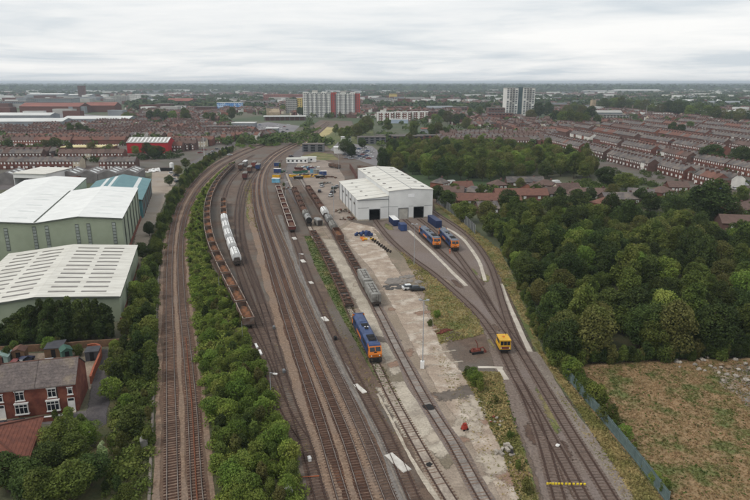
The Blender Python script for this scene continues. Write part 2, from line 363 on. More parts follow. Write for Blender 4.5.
sheet('hardstanding', [(338, 232), (352, 222), (378, 228), (384, 244), (396, 268), (404, 280), (418, 296), (430, 320), (446, 356), (462, 372), (478, 398), (492, 424), (508, 456), (530, 506), (508, 512), (490, 478),
      (474, 448), (456, 418), (440, 396), (424, 366), (408, 336), (390, 302), (372, 270), (352, 248)], 0.026, M_hard, jag=0.3, seed=11)
sheet('yard_dirt_patch', [(372, 228), (388, 240), (404, 256), (424, 278), (436, 298), (432, 316), (420, 296), (404, 278), (392, 262), (382, 244)], 0.030, M_dirt, jag=0.5, seed=12)
sheet('dry_grass_patch', [(392, 244), (402, 252), (420, 266), (440, 282), (462, 300), (478, 318), (484, 334), (470, 338), (452, 330), (440, 345), (432, 318), (424, 300), (428, 284), (412, 266)], 0.034, M_drygrass, jag=0.6, seed=13)
sheet('weedy_verge', [(462, 372), (478, 372), (500, 372), (506, 392), (512, 420), (524, 450), (540, 500), (544, 520), (526, 520), (518, 484), (500, 446), (486, 418), (474, 394)], 0.034, M_drygrass, jag=0.5, seed=14)
sheet('field', [(556, 366), (660, 360), (760, 358), (860, 360), (980, 620), (730, 620), (668, 520), (640, 470), (610, 434), (588, 408)], 0.012, M_field, jag=0.5, seed=15)
M_rubble = mat('rubble_ground', (136, 128, 120), (104, 97, 92), scale=0.5, detail=11, col3=(150, 132, 112), scale3=0.15, bump=0.9, bscale=3)
sheet('rubble_patch', [(712, 368), (735, 364), (772, 362), (790, 420), (750, 408), (738, 396), (722, 386)], 0.024, M_rubble, jag=0.7, seed=16)
sheet('fence_verge', [(532, 340), (556, 366), (588, 408), (610, 434), (640, 470), (668, 510), (642, 510), (610, 455), (575, 405), (548, 370)], 0.016, M_drygrass, jag=0.4, seed=17)
sheet('wood_floor', [(498, 226), (520, 250), (536, 300), (548, 340), (560, 368), (760, 362), (900, 362), (900, 225), (640, 205), (540, 205)], 0.008, mat('wood_soil', (58, 62, 38), (74, 68, 48), scale=0.3, bump=0.6), jag=0.8, seed=18)
sheet('verge_by_shed', [(434, 204), (446, 208), (470, 226), (486, 240), (500, 250), (518, 285), (534, 330), (548, 362), (536, 352), (512, 300), (500, 272), (486, 252), (468, 234), (448, 220), (436, 212)], 0.020, M_drygrass, jag=0.4, seed=19)
sheet('works_yard', [(288, 176), (296, 162), (318, 158), (336, 164), (345, 178), (344, 196), (352, 218), (338, 228), (324, 212), (312, 196), (302, 182)], 0.024, mat('works_yard_grit', (150, 136, 124), (126, 114, 104), scale=0.12, detail=9, bump=0.2), jag=0.6, seed=20)
sheet('access_road', [(283, 180), (287, 166), (294, 153), (303, 146), (309, 147), (300, 158), (294, 170), (291, 184), (300, 200), (309, 215), (304, 216), (292, 198)], 0.028, M_asph, jag=0.4, seed=21)
sheet('dirt_yard', [(132, 252), (140, 215), (151, 190), (152, 172), (176, 170), (178, 180), (166, 198), (156, 222), (146, 252)], 0.016, mat('pale_dirt', (160, 147, 132), (138, 124, 110), scale=0.12, detail=9, col3=(150, 140, 130), scale3=0.05, bump=0.3), jag=0.5, seed=22)
sheet('gravel_bank', [(300, 137), (312, 131), (322, 126), (336, 128), (330, 134), (318, 139), (306, 145), (296, 146)], 0.02, mat('sand_bank', (182, 166, 120), (150, 138, 92), scale=0.05, detail=8), jag=2.0, seed=23)
sheet('waste_grass', [(318, 139), (336, 128), (372, 126), (376, 140), (358, 150), (334, 152)], 0.016, M_grass, jag=2.0, seed=24)
sheet('waste_grass', [(296, 158), (316, 152), (332, 154), (340, 160), (324, 160), (308, 160)], 0.026, M_drygrass, jag=1.0, seed=25)
sheet('lane', [(102, 350), (122, 347), (117, 372), (110, 396), (106, 424), (86, 436), (87, 410), (92, 384), (100, 362)], 0.028, mat('dark_lane', (84, 79, 80), (66, 62, 63), scale=0.35, detail=9, col3=(96, 90, 88), scale3=0.1, bump=0.3), jag=0.3, seed=26)
sheet('street', [(-60, 452), (-60, 424), (30, 418), (62, 414), (92, 410), (92, 426), (40, 424)], 0.018, M_asph)
sheet('back_yards', [(-60, 372), (-60, 358), (60, 352), (103, 350), (101, 362), (90, 390), (60, 372)], 0.016, M_dirt)
M_retail = mat('car_park', (128, 124, 124), (110, 106, 108), scale=0.02, detail=8)
sheet('car_park', [(0, 131), (60, 128), (130, 123), (130, 118), (60, 112), (0, 112), (-60, 112), (-60, 131)], 0.06, M_retail)
sheet('car_park', [(236, 136), (262, 141), (292, 133), (300, 126), (268, 122), (240, 126)], 0.06, M_retail)
sheet('car_park', [(330, 150), (338, 142), (372, 146), (384, 156), (376, 166), (352, 158)], 0.06, M_retail)
sheet('car_park', [(0, 190), (0, 172), (24, 168), (52, 172), (48, 186)], 0.03, M_asph)
sheet('playing_field', [(700, 168), (722, 158), (780, 158), (800, 172), (745, 174)], 0.04, mat('pitch_grass', (140, 134, 92), (118, 120, 78), scale=0.04, detail=6))
M_urban = mat('street_ground', (104, 97, 92), (84, 84, 70), scale=.06, detail=9, col3=(92, 78, 70), scale3=.03)
sheet('town_ground', [(552, 156), (600, 169), (640, 179), (690, 189), (780, 210), (780, 174), (742, 172), (700, 166), (722, 157), (780, 157), (780, 128), (690, 122), (600, 127), (545, 132), (536, 142)], .03, M_urban)
sheet('town_ground', [(-40, 174), (150, 172), (182, 166), (236, 141), (240, 122), (130, 124), (-40, 132)], .03, M_urban)
sheet('back_street', [(236, 146), (212, 157), (196, 166), (184, 166), (186, 150), (236, 141)], 0.02, M_asph)

# ------------------------------------------------------------------ railway tracks
M_rail = mat('rail_rust', (78, 58, 48), (62, 46, 40), scale=3, rough=0.7)
M_railtop = mat('rail_head_worn', (150, 140, 132), (118, 106, 98), scale=0.5, rough=0.4, metal=0.3)
M_sl_conc = mat('sleeper_concrete', (132, 112, 97), (104, 84, 72), scale=1.2, objvar=0.25, bump=0.3)
M_sl_wood = mat('sleeper_timber', (108, 92, 82), (84, 70, 62), scale=2.0, objvar=0.3, bump=0.5, bscale=14)
SLEEPER = {'c': MB().taper((-1.28, 1.28, -.14, .14), (-1.24, 1.24, -.10, .10), 0.0, 0.14).mesh('sleeper', M_sl_conc),
           'w': MB().taper((-1.3, 1.3, -.11, .11), (-1.29, 1.29, -.10, .10), 0.0, 0.13).mesh('sleeper', M_sl_wood)}
SLEEPER['m'] = MB().taper((-1.28, 1.28, -.13, .13), (-1.24, 1.24, -.10, .10), 0.0, 0.135).mesh('sleeper', mat('sleeper_dusted', (104, 83, 70), (80, 62, 53), scale=1.4, objvar=.3, bump=.3))
TRK = {}
M_rust_shade = mat('rust_and_shade_ballast', (54, 39, 33), (72, 52, 43), scale=1.5, detail=7, bump=.5)  # dark brown for rusted ballast with the rail's shadow mixed into the colour
RIDGE_N = [0]
def rail_mesh(path, off, i0, i1, top):
    p = path.p[i0:i1] + path.n[i0:i1] * off; n = len(p); nr = path.n[i0:i1]
    prof = [(-.12, .085), (-.05, .12), (-.045, .25), (.045, .25), (.05, .12), (.12, .085)]; k = len(prof)
    V = np.zeros((n * k, 3))
    for j, (u, z) in enumerate(prof): V[j::k, :2] = p + nr * u; V[j::k, 2] = z
    i = np.arange(n - 1); F = []; mi = []
    for j in range(k - 1): F.append(np.stack([i * k + j, i * k + j + 1, (i + 1) * k + j + 1, (i + 1) * k + j], 1)); mi.append(np.full(n - 1, 1 if j == 2 else 0))
    return big_mesh('rail', V, np.concatenate(F), [M_rail, M_railtop if top else M_rail], np.concatenate(mi))
def track(key, pts, label, sl='w', four=M_four, bed=M_ballast, bed_hw=1.9, top=False, z=0.036, near_y=150.0, sleepers=True, fourhw=1.25, spacing=0.7, skip=None):
    P = Path(pts, ext=16.0 if pts[0][1] > 500 else 0.0); TRK[key] = P; z = 0.036 + 0.0016 * len(TRK)
    if bed: P.ribbon('ballast_bed', bed_hw, z, bed, wob=0.12, seed=len(TRK))
    if four: P.ribbon('ballast_bed', fourhw, 0.1 if fourhw < 1 else z + 0.0008, four, wob=0.0 if fourhw < 1 else 0.06, seed=50 + len(TRK))
    for off in (-.7525, .7525): P.ribbon('rust_shade_strip', 0.17, 0.0685 + 0.0004 * len(TRK), M_rust_shade, off=off, wob=0.025, seed=90 + len(TRK))  # strip under each rail: rust staining and painted rail shadow together
    t = empty('railway_track', label, 'track')
    for off in (-.7525, .7525): obj('rail', rail_mesh(P, off, 0, len(P.p), top), t)
    if not sleepers: return P
    fv = []; n = int(P.L / spacing); kk = 0; base = SLEEPER[sl]
    cand = []
    for i in range(n):
        q, a = P.at(i * spacing + 0.3)
        if q.y < 54: continue
        if skip and skip(q): continue
        cand.append((q.y, i, q, a))
    cand.sort(key=lambda c: c[0]); rr = random.Random(len(TRK)); far = MB()
    for c_, (yy, i, q, a) in enumerate(cand):
        if yy < near_y and c_ < 290:
            o = obj('sleeper', base, t, (q.x + rr.uniform(-.03, .03), q.y, -0.035 + rr.uniform(-.015, .01)), a + math.pi / 2 + rr.uniform(-.02, .02))
        elif yy < 330 and not (i % 2 and yy > 230):
            d = Vector((math.cos(a), math.sin(a), 0)); nn = Vector((-d.y, d.x, 0)); w = .12; zt = Vector((0, 0, .092))
            far.add([q + nn * 1.28 + d * w + zt, q + nn * 1.28 - d * w + zt, q - nn * 1.28 - d * w + zt, q - nn * 1.28 + d * w + zt], [(0, 1, 2, 3)])
    if far.f: stuff(far.build('sleepers', base.materials[0], t))
    return P

# pale ballast shoulders (ridges) between the running lines
def ridge(pts, hw, m=None, seed=0, wob=0.12): RIDGE_N[0] += 1; Path(pts).ribbon('ballast_shoulder', hw, 0.0655 + 0.0004 * RIDGE_N[0], m or M_ridge, wob=wob, seed=seed)
L1p = [(173, 512), (172.4, 490), (171.8, 440), (171, 400), (170, 345), (169.2, 300), (169.4, 275), (170.3, 250), (172.6, 230), (177, 212), (184, 197), (193, 184), (204, 173), (217, 163.4), (232, 155.6), (250, 148), (272, 141.5), (296, 136), (312, 131), (327, 122)]
track('L1', L1p, 'left-hand track of the double line curving along the left embankment', 'c', top=True, bed=M_ballast, bed_hw=2.2)
L2p = [(199, 515), (196.6, 490), (194, 440), (191.6, 400), (186.5, 345), (182.3, 304), (180.8, 280), (180.4, 252), (182, 232), (186, 214), (192.5, 199), (200.5, 186.6), (211, 175.4), (223, 165.6), (237.5, 157.6), (254, 150), (274.5, 143), (298, 137), (314.5, 131.6), (329, 122.5)]
track('L2', L2p, 'right-hand track of the double line curving beside the green shrub strip', 'c', top=True, bed=M_ballast, bed_hw=2.1)
mid = [((a[0] + b[0]) / 2, (a[1] + b[1]) / 2) for a, b in zip(L1p, L2p)]
ridge(mid, 0.42, seed=1); Path(L1p).ribbon('ballast_shoulder', 0.45, 0.0651, M_ridge, off=2.15, wob=.15, seed=2); Path(L2p).ribbon('ballast_shoulder', 0.4, 0.0653, M_ridge, off=-2.1, wob=.12, seed=3)
M1p = [(348, 515), (343, 500), (325.6, 440), (313, 400), (296.5, 350), (281, 300), (267.5, 254), (258.5, 222), (254.6, 202), (254.2, 186), (257, 173), (263, 163), (271, 155), (282, 148.6), (296, 142), (311, 134), (326, 123)]
track('M1', M1p, 'main line track beside the pale ballast shoulder, left of three', 'm', top=True, four=M_four)
M2p = [(372.5, 515), (366.6, 500), (347, 440), (331, 400), (310.5, 350), (291, 300), (275.5, 254), (265, 222), (260.3, 202), (259, 186), (261.5, 173), (267.3, 163.4), (275, 155.6), (285.5, 149.2), (299, 142.6), (313.5, 134.6), (327.6, 123.3)]
track('M2', M2p, 'middle one of the three parallel main line tracks', 'm', top=True, four=M_four)
M3p = [(397, 515), (390, 500), (366, 440), (348.5, 400), (324.5, 350), (302, 300), (285, 254), (272.4, 222), (266.4, 202), (264.4, 186), (266.3, 173), (271.4, 164), (279, 156.4), (289, 150), (302, 143.4), (316, 135.2), (329.2, 123.6)]
track('M3', M3p, 'main line track next to the grey walkway, right of three', 'w', top=True, four=M_dark_four)
S2p = [(326, 515), (320, 500), (313, 470), (304.5, 440), (297.5, 420), (291, 402), (282, 372), (273.5, 340), (267, 318), (259, 296), (250, 275), (242.6, 255), (238.6, 238), (237, 222), (237.6, 206), (240, 192), (244, 181), (251, 171), (260, 162)]
track('S2', S2p, 'siding track with a point motor, left of the pale ballast shoulder', 'w', top=False, four=M_dark_four, bed=M_yard)
S1p = [(304.5, 440), (292, 422), (281.5, 402), (268.5, 372), (260.5, 352), (249.5, 330), (238.5, 306), (228, 285), (218.5, 265), (212, 249), (208.6, 235), (207.4, 222), (208, 210), (210.6, 199), (216, 187.5), (223, 178), (232, 169), (242, 162), (254, 155)]
track('S1', S1p, 'siding track under the long train of rusty open wagons', 'w', four=M_dark_four, bed=M_yard)
Wp = [(286, 386), (275, 360), (266, 340), (256, 316), (247, 293), (239, 270), (232, 251), (227.5, 237), (224.6, 224), (223.6, 211), (224.4, 199), (227.4, 188), (232.5, 179), (240, 171), (249, 163.5)]
track('W', Wp, 'siding track under the white covered wagons', 'w', four=M_dark_four, bed=M_yard)
F3p = [(274, 342), (268, 322), (261, 300), (254.5, 280), (248, 260), (243.6, 243), (241.6, 228), (241.8, 214), (243.4, 201), (246.4, 190), (251.6, 179), (259, 169), (268, 160)]
track('F3', F3p, 'weedy siding track just left of the dry yellow grass strip', 'w', four=M_dark_four, bed=M_yard)
rA = [(340, 512), (336, 500), (318, 445), (301, 400), (287, 350), (272, 300), (260.5, 254), (252.5, 225), (249.5, 204)]
ridge(rA, 0.95, m=M_ridge, seed=4, wob=.25)
ridge([((a[0] + b[0]) / 2, (a[1] + b[1]) / 2) for a, b in zip(M1p, M2p)], .55, seed=5); ridge([((a[0] + b[0]) / 2, (a[1] + b[1]) / 2) for a, b in zip(M2p, M3p)], .75, seed=6)
Path([(412, 515), (403, 500), (378, 440), (359, 400), (333.5, 350), (311.5, 300), (297, 268), (288, 240), (280, 215)]).ribbon('walkway', 0.75, 0.0675, mat('walkway_blue_grey', (128, 122, 116), (108, 102, 97), scale=.3, detail=8, bump=.2), wob=.18, seed=7)
Y1p = [(422, 515), (414, 500), (398, 462), (383.5, 430), (367, 400), (352, 372), (339.5, 346), (326, 317), (318, 298), (310.5, 281), (303, 262), (295, 240), (288, 220), (282.5, 204), (278.5, 191), (276.5, 180), (277, 171), (281, 160)]
track('Y1', Y1p, 'rubbish-strewn siding track right of the grey walkway', 'w', four=M_dark_four, bed=M_yard)
Y2p = [(460, 515), (450.5, 500), (432, 470), (415, 440), (393, 400), (384, 382), (376, 365), (359.5, 331), (347.5, 305), (339.5, 287), (330, 267), (320, 247), (313.5, 235), (308, 224), (301, 208), (295, 194), (290, 183), (286.5, 174)]
track('Y2', Y2p, 'yard track with the blue and orange locomotive standing on it', 'c', four=mat('four_foot_pale', (170, 158, 144), (136, 124, 113), scale=.4, detail=8, bump=.4), bed=None, fourhw=.68, z=.05)
Y3p = [(494, 515), (484, 500), (465, 466), (450.6, 440), (425, 400), (408.5, 370), (394.5, 343), (381, 316), (368.5, 293), (360, 277), (351, 261), (341.5, 245), (332, 229), (323.5, 215), (317, 205), (310, 194), (303, 183), (299, 176)]
track('Y3', Y3p, 'yard track in front of the grey covered wagons', 'c', four=mat('four_foot_grey', (146, 138, 130), (116, 108, 102), scale=.35, detail=8, bump=.4), bed=M_grey_bal, bed_hw=1.6, fourhw=.68, z=.05)
Path([(448, 515), (437, 500), (420, 472), (404, 445), (387, 412), (378, 394)]).ribbon('concrete_edging', 0.32, 0.0668, M_conc, wob=.1, seed=8)
# right-hand depot tracks on grey ballast
sheet('depot_ballast', [(372, 224), (398, 218), (424, 218), (442, 218), (470, 235), (486, 254), (499, 280), (512, 312), (534, 352), (560, 392), (600, 445), (640, 500), (648, 512), (546, 512), (534, 468), (518, 425), (504, 395), (492, 360), (486, 336), (470, 318), (440, 288), (412, 264), (388, 243)], 0.030, M_grey_bal, jag=.3, seed=30)
R1p = [(563, 512), (559.5, 500), (543, 441), (535.5, 420), (527.5, 400), (518.5, 382), (508.5, 362), (502.5, 350), (494, 336), (481, 318), (466.5, 303), (450, 288), (431, 272), (414, 260), (400, 248.8), (388, 237), (379.5, 226.5), (374.5, 219.5)]
track('R1', R1p, 'depot track with the yellow rail vehicle, leading to the left shed door', 'w', four=M_grey_four, bed=None)
R2p = [(592, 512), (584.6, 500), (566.5, 466), (552.5, 441), (540, 418), (529.5, 400), (519, 382)]
track('R2', R2p, 'short depot track branching right from the yellow vehicle track', 'w', four=M_grey_four, bed=None)
R3p = [(619, 512), (612, 500), (575.6, 441), (551, 400), (538, 378.5), (528, 362), (518.5, 346), (511, 329), (505.5, 313), (501, 298), (497, 284), (491.5, 268), (485, 256), (476, 243.5), (465, 233), (452.5, 224), (441, 216.5), (431, 209.5)]
track('R3', R3p, 'depot track curving past the grey fence along the wood', 'w', four=M_grey_four, bed=None)
R5p = [(521, 351), (507.5, 332), (498.5, 319.5), (490, 307), (480, 293), (470, 281), (458, 268.5), (446, 257), (436, 248), (424, 237), (412.5, 226.5), (404.5, 219.5)]
track('R5', R5p, 'depot track under the left one of the two parked locomotives', 'w', four=M_grey_four, bed=None)
R6p = [(493, 312), (486, 299), (479, 286.5), (470, 272.5), (460, 258.5), (450, 246), (440, 236), (430, 227.5), (419, 219)]
track('R6', R6p, 'depot track under the right one of the two parked locomotives', 'w', four=M_grey_four, bed=None)
def walk(pts, hw, seed): Path(pts).ribbon('concrete_walkway', hw, 0.068 + .0001 * (seed - 30), mat('walkway_concrete', (196, 188, 174), (170, 160, 148), scale=.4, detail=8), wob=.06, seed=seed)
walk([(408, 230), (420, 241), (434, 254), (448, 268), (466, 286)], .6, 31)
walk([(438, 225.5), (450, 230), (461, 237.5), (471, 249), (480, 264), (485, 281)], .6, 32)
walk([(501, 284), (507, 300), (518, 326), (530, 352)], .55, 33)
walk([(478, 367.5), (490, 367.5), (503, 368)], .45, 34); walk([(498, 367), (503, 374), (507, 380)], .5, 35)
# wide pale cess on the right edge of the depot tracks
Path([(633, 512), (612, 476), (588, 440), (562, 400), (543, 372), (532, 352)]).ribbon('cess_path', 1.3, 0.0345, M_path_pale, wob=.15, seed=36)

# stains, patches of pale concrete dust and oil worn into the yard, each with its own outline
rs = random.Random(77); YARD = [(330, 250), (352, 236), (384, 246), (404, 276), (432, 320), (448, 356), (480, 400), (520, 490), (470, 490), (420, 430), (390, 380), (356, 310)]
M_st1 = mat('oil_dark_patch', (112, 102, 93), (92, 84, 77), scale=.8); M_st2 = mat('dust_pale_patch', (180, 168, 152), (158, 146, 131), scale=.8); M_st3 = mat('brick_dust_patch', (146, 120, 102), (126, 103, 88), scale=.8); M_st4 = mat('moss_patch', (118, 112, 82), (100, 97, 68), scale=.8)
k = 0
while k < 26:
    x, y = rs.uniform(325, 525), rs.uniform(236, 498)
    if not inpoly(x, y, YARD): continue
    c = G(x, y); r0 = rs.uniform(.6, 2.6); a0 = rs.uniform(0, 3.1); el = rs.uniform(1, 2.6)
    pl = [(c.x + r0 * rs.uniform(.6, 1.3) * (el * math.cos(t) * math.cos(a0) - math.sin(t) * math.sin(a0)), c.y + r0 * rs.uniform(.6, 1.3) * (el * math.cos(t) * math.sin(a0) + math.sin(t) * math.cos(a0))) for t in [6.283 * q / 9 for q in range(9)]]
    sheet('yard_stain', pl, .0345 + .0003 * k, rs.choice([M_st1, M_st2, M_st2, M_st3, M_st2, M_st3]), world=True, soft=r0 * 1.5 + .6); k += 1
for k in range(9):                                            # pale joints across the hardstanding
    t = k / 8; x0, y0 = 388 + 50 * t, 292 + 84 * t; a, b_ = G(x0, y0), G(x0 + 26 + 6 * t, y0 - 7 + 3 * t); d = (b_ - a).normalized(); n_ = Vector((-d.y, d.x, 0)) * .22
    sheet('concrete_joint', [tuple((a + n_)[:2]), tuple((b_ + n_)[:2]), tuple((b_ - n_)[:2]), tuple((a - n_)[:2])], .0485 + .0002 * k, M_conc, world=True, soft=.35)
rs = random.Random(78)                                       # brown dirt and weed patches in the depot ballast
for k in range(26):
    key = rs.choice(['R1', 'R3', 'R5', 'R1', 'R2']); P = TRK[key]; d = rs.uniform(.05, .95) * P.L; c, a0 = P.at(d); off = rs.uniform(-3.5, 3.5); c = c + Vector((-math.sin(a0), math.cos(a0), 0)) * off; r0 = rs.uniform(.5, 1.5); el = rs.uniform(1.5, 5)
    pl = [(c.x + r0 * (el * math.cos(t) * math.cos(a0) - math.sin(t) * math.sin(a0)), c.y + r0 * (el * math.cos(t) * math.sin(a0) + math.sin(t) * math.cos(a0))) for t in [6.283 * q / 10 for q in range(10)]]
    sheet('ballast_stain', pl, .0315 + .00015 * k, rs.choice([M_dirt, M_yard, M_drygrass, M_dark_four]), world=True, soft=r0 * 1.6 + .4)
# concrete cable troughs along the lines
M_trough = mat('trough_concrete', (130, 121, 112), (108, 100, 92), scale=.8, detail=6, bump=.3)
def trough(label, key, off, y_max):
    P = TRK[key]; i1 = int(np.argmax(P.p[:, 1] > y_max)); q = P.p[:i1] + P.n[:i1] * off; nn = P.n[:i1]; n = len(q); V = np.zeros((n * 4, 3))
    for j, (u, z) in enumerate(((-.22, .03), (-.22, .16), (.22, .16), (.22, .03))): V[j::4, :2] = q + nn * u; V[j::4, 2] = z
    i = np.arange(n - 1); F = np.concatenate([np.stack([i * 4 + j, i * 4 + j + 1, (i + 1) * 4 + j + 1, (i + 1) * 4 + j], 1) for j in range(3)])
    tag(obj('cable_trough', big_mesh('cable_trough', V, F, M_trough)), label, 'cable trough')
trough('concrete cable trough along the left side of the embankment line', 'L1', 3.1, 330); trough('concrete cable trough between the main line and the grey walkway', 'M3', -2.05, 260)
# ------------------------------------------------------------------ large buildings near the railway
M_white = mat('white_cladding', (226, 226, 223), (210, 210, 208), scale=0.15, detail=8, rough=0.5, col3=(196, 196, 192), scale3=0.06, lo3=.55, hi3=.75, wave=('X', 3.0, .25), coords='obj')
M_whiteroof = mat('white_roof_sheet', (222, 219, 209), (198, 194, 184), scale=0.5, detail=9, rough=0.55, col3=(182, 177, 166), scale3=0.3, lo3=.54, hi3=.76, stretch=(.35, 1.6, 1), coords='obj', wave=('Y', 2.4, .25))
M_olive = mat('olive_cladding', (158, 166, 144), (146, 154, 132), scale=0.2, detail=6, rough=0.6, wave=('X', 3.0, .3), coords='obj')
M_oliveend = mat('olive_side', (162, 170, 150), (146, 154, 134), scale=0.3, detail=6, rough=0.6, wave=('Y', 3.0, .3), coords='obj')
M_teal = mat('teal_sheet', (92, 134, 138), (76, 118, 124), scale=0.3, detail=7, rough=0.5, coords='obj', wave=('Y', 2.0, .3))
M_skyl = mat('skylight_sheet', (126, 120, 112), (104, 99, 94), scale=0.8, rough=0.35, objvar=.15)
M_skyl_pale = mat('skylight_pale', (212, 214, 210), (196, 198, 196), scale=0.5, rough=0.35)
M_brick = mat('red_brick', (116, 63, 51), (94, 53, 45), scale=1.4, detail=8, col3=(128, 78, 62), scale3=.5, objvar=.12, bump=.3, bscale=12)
M_brickdark = mat('brown_brick', (104, 66, 54), (84, 54, 46), scale=1.2, detail=8, objvar=.12, bump=.3, bscale=12)
M_slate = mat('slate_roof', (100, 94, 92), (80, 76, 76), scale=0.8, detail=8, col3=(116, 106, 98), scale3=.3, objvar=.18, bump=.4, bscale=6)
M_tile = mat('brown_tile_roof', (110, 80, 68), (90, 66, 58), scale=0.8, detail=8, objvar=.2, bump=.4, bscale=6)
M_redtile = mat('red_tile_roof', (126, 78, 63), (102, 64, 54), scale=0.9, detail=8, objvar=.15, bump=.4, bscale=6)
M_frame = mat('white_paint', (226, 224, 220), (208, 206, 202), scale=1, rough=.5, objvar=.05)
M_steel = mat('grey_steel', (128, 130, 132), (108, 110, 112), scale=1, rough=.5, metal=.3)
M_dark = mat('dark_opening', (30, 30, 32), (22, 22, 24), scale=1)
M_black = mat('black_grime', (42, 40, 40), (30, 29, 29), scale=2, objvar=.1)
M_glass = glass()
M_trim = mat('dark_trim', (92, 97, 88), (78, 82, 75), scale=1)

def quad(mb, a, b, c, d, th=0.0, mi=0):
    """thin slab on the quad a b c d, th thick along its normal"""
    a, b, c, d = map(Vector, (a, b, c, d)); n = (b - a).cross(d - a).normalized() * th
    vs = [a, b, c, d, a + n, b + n, c + n, d + n]
    return mb.add(vs, [(3, 2, 1, 0), (4, 5, 6, 7), (0, 1, 5, 4), (1, 2, 6, 5), (2, 3, 7, 6), (3, 0, 4, 7)], mi)

# ---- white locomotive shed
A_SH = math.radians(12.0)
pA = G(357.8, 221)
sh = empty('engine_shed', 'large white clad engine shed with two roof levels and three track doors', 'shed', (pA.x, pA.y, 0), A_SH)
WL, WR, LL, LR = 13.2, 19.2, 50.0, 71.0; h0, h1, h2, h3, h4 = 8.9, 10.1, 12.0, 12.9, 12.2
def wall_with_door(mb, x0, x1, zl, zr, doors, y=0.0, zfun=None):
    """front wall between x0 and x1 with door openings cut out, top line sloping from zl to zr"""
    zf = zfun or (lambda x: zl + (zr - zl) * (x - x0) / (x1 - x0)); cur = x0
    for (d0, d1, dz) in sorted(doors):
        mb.add([(cur, y, 0), (d0, y, 0), (d0, y, zf(d0)), (cur, y, zf(cur))], [(0, 1, 2, 3)])
        mb.add([(d0, y, dz), (d1, y, dz), (d1, y, zf(d1)), (d0, y, zf(d0))], [(0, 1, 2, 3)]); cur = d1
    mb.add([(cur, y, 0), (x1, y, 0), (x1, y, zf(x1)), (cur, y, zf(cur))], [(0, 1, 2, 3)])
xm = WL; xr = WL + WR; xa = xm + WR * .5
d1, d2, d3 = (5.0, 9.4, 4.6), (17.6, 21.6, 4.6), (24.2, 28.4, 4.9)
w = MB(); wall_with_door(w, 0, xm, h0, h1, [d1]); w.build('front_wall', M_white, sh)
w = MB(); wall_with_door(w, xm, xa, h2, h3, [d2], y=-.02); wall_with_door(w, xa, xr, h3, h4, [d3], y=-.02); w.build('front_wall', M_white, sh)
MW2 = mat('white_cladding_side', (214, 215, 214), (198, 199, 198), scale=0.15, detail=8, rough=0.5, wave=('Y', 3.0, .25), coords='obj')
MB().add([(0, LL, 0), (0, 0, 0), (0, 0, h0), (0, LL, h0)], [(0, 1, 2, 3)]).build('side_wall', MW2, sh)
MB().add([(xr, 0, 0), (xr, LR, 0), (xr, LR, h4), (xr, 0, h4)], [(0, 1, 2, 3)]).build('side_wall', MW2, sh)
MB().add([(xm, LR, 0), (xm, 0, 0), (xm, 0, h2), (xm, LR, h2)], [(0, 1, 2, 3)]).build('side_wall', MW2, sh)
MB().add([(xr, LR, 0), (xm, LR, 0), (xm, LR, h2), (xa, LR, h3), (xr, LR, h4)], [(0, 1, 2, 3, 4)]).add([(xm, LL, 0), (0, LL, 0), (0, LL, h0), (xm, LL, h1)], [(0, 1, 2, 3)]).build('rear_wall', M_white, sh)
w = MB(); quad(w, (-.25, -.25, h0 + .02), (xm - .02, -.25, h1 + .02), (xm - .02, LL + .2, h1 + .02), (-.25, LL + .2, h0 + .02), .12); w.build('roof', M_whiteroof, sh)
for (xa0, z0, xb0, z1) in ((xm - .2, h2, xa, h3), (xa, h3, xr + .2, h4)):
    w = MB(); quad(w, (xa0, -.3, z0 + .02), (xb0, -.3, z1 + .02), (xb0, LR + .2, z1 + .02), (xa0, LR + .2, z0 + .02), .12); rf = w.build('roof', M_whiteroof, sh)
    for k in range(6):
        t = .25 if xa0 < xa - 1 else .7; xx = xa0 + (xb0 - xa0) * t; zz = z0 + (z1 - z0) * t + .14
        MB().box(xx - .6, xx + .6, 6 + k * 11.5, 7.4 + k * 11.5, zz - .05, zz + .22).build('roof_vent', M_skyl, rf)
for k in range(4):
    zz = h0 + (h1 - h0) * .35 + .14; MB().box(4.2, 5.2, 5 + k * 11.5, 6.2 + k * 11.5, zz - .05, zz + .2).build('roof_vent', M_skyl, sh)
MB().box(-.3, xm, -.36, -.26, h0 - .25, h0 + .05).build('gutter', M_steel, sh)
for (a0, a1, dz), shut in ((d1, 0), (d2, 1), (d3, 0)):
    MB().box(a0 - .2, a0, -.08, .3, 0, dz).box(a1, a1 + .2, -.08, .3, 0, dz).box(a0 - .2, a1 + .2, -.08, .3, dz, dz + .25).build('door_frame', M_steel, sh)
    if shut: MB().box(a0, a1, .1, .2, 0, dz).build('door', mat('roller_door', (186, 182, 172), (168, 164, 156), scale=.6, wave=('Z', 4, .5), coords='obj'), sh)
MB().box(0.02, xr - .05, .02, .04, 0.0, .03).build('threshold', M_conc, sh)
MB().box(.3, xr - .3, 1, LL - 1, 0.001, .07).build('shed_floor', mat('oily_floor', (70, 66, 62), (54, 52, 50), scale=.3), sh)
MB().box(21.6, 24.4, -.10, -.03, 9.2, 10.6).build('sign_board', mat('pale_sign', (238, 238, 236), (228, 228, 228), scale=1), sh)
for yy in (6, 16, 26, 36): MB().box(-.06, -.02, yy, yy + 3.5, 5.6, 6.5).build('window', M_glass, sh)
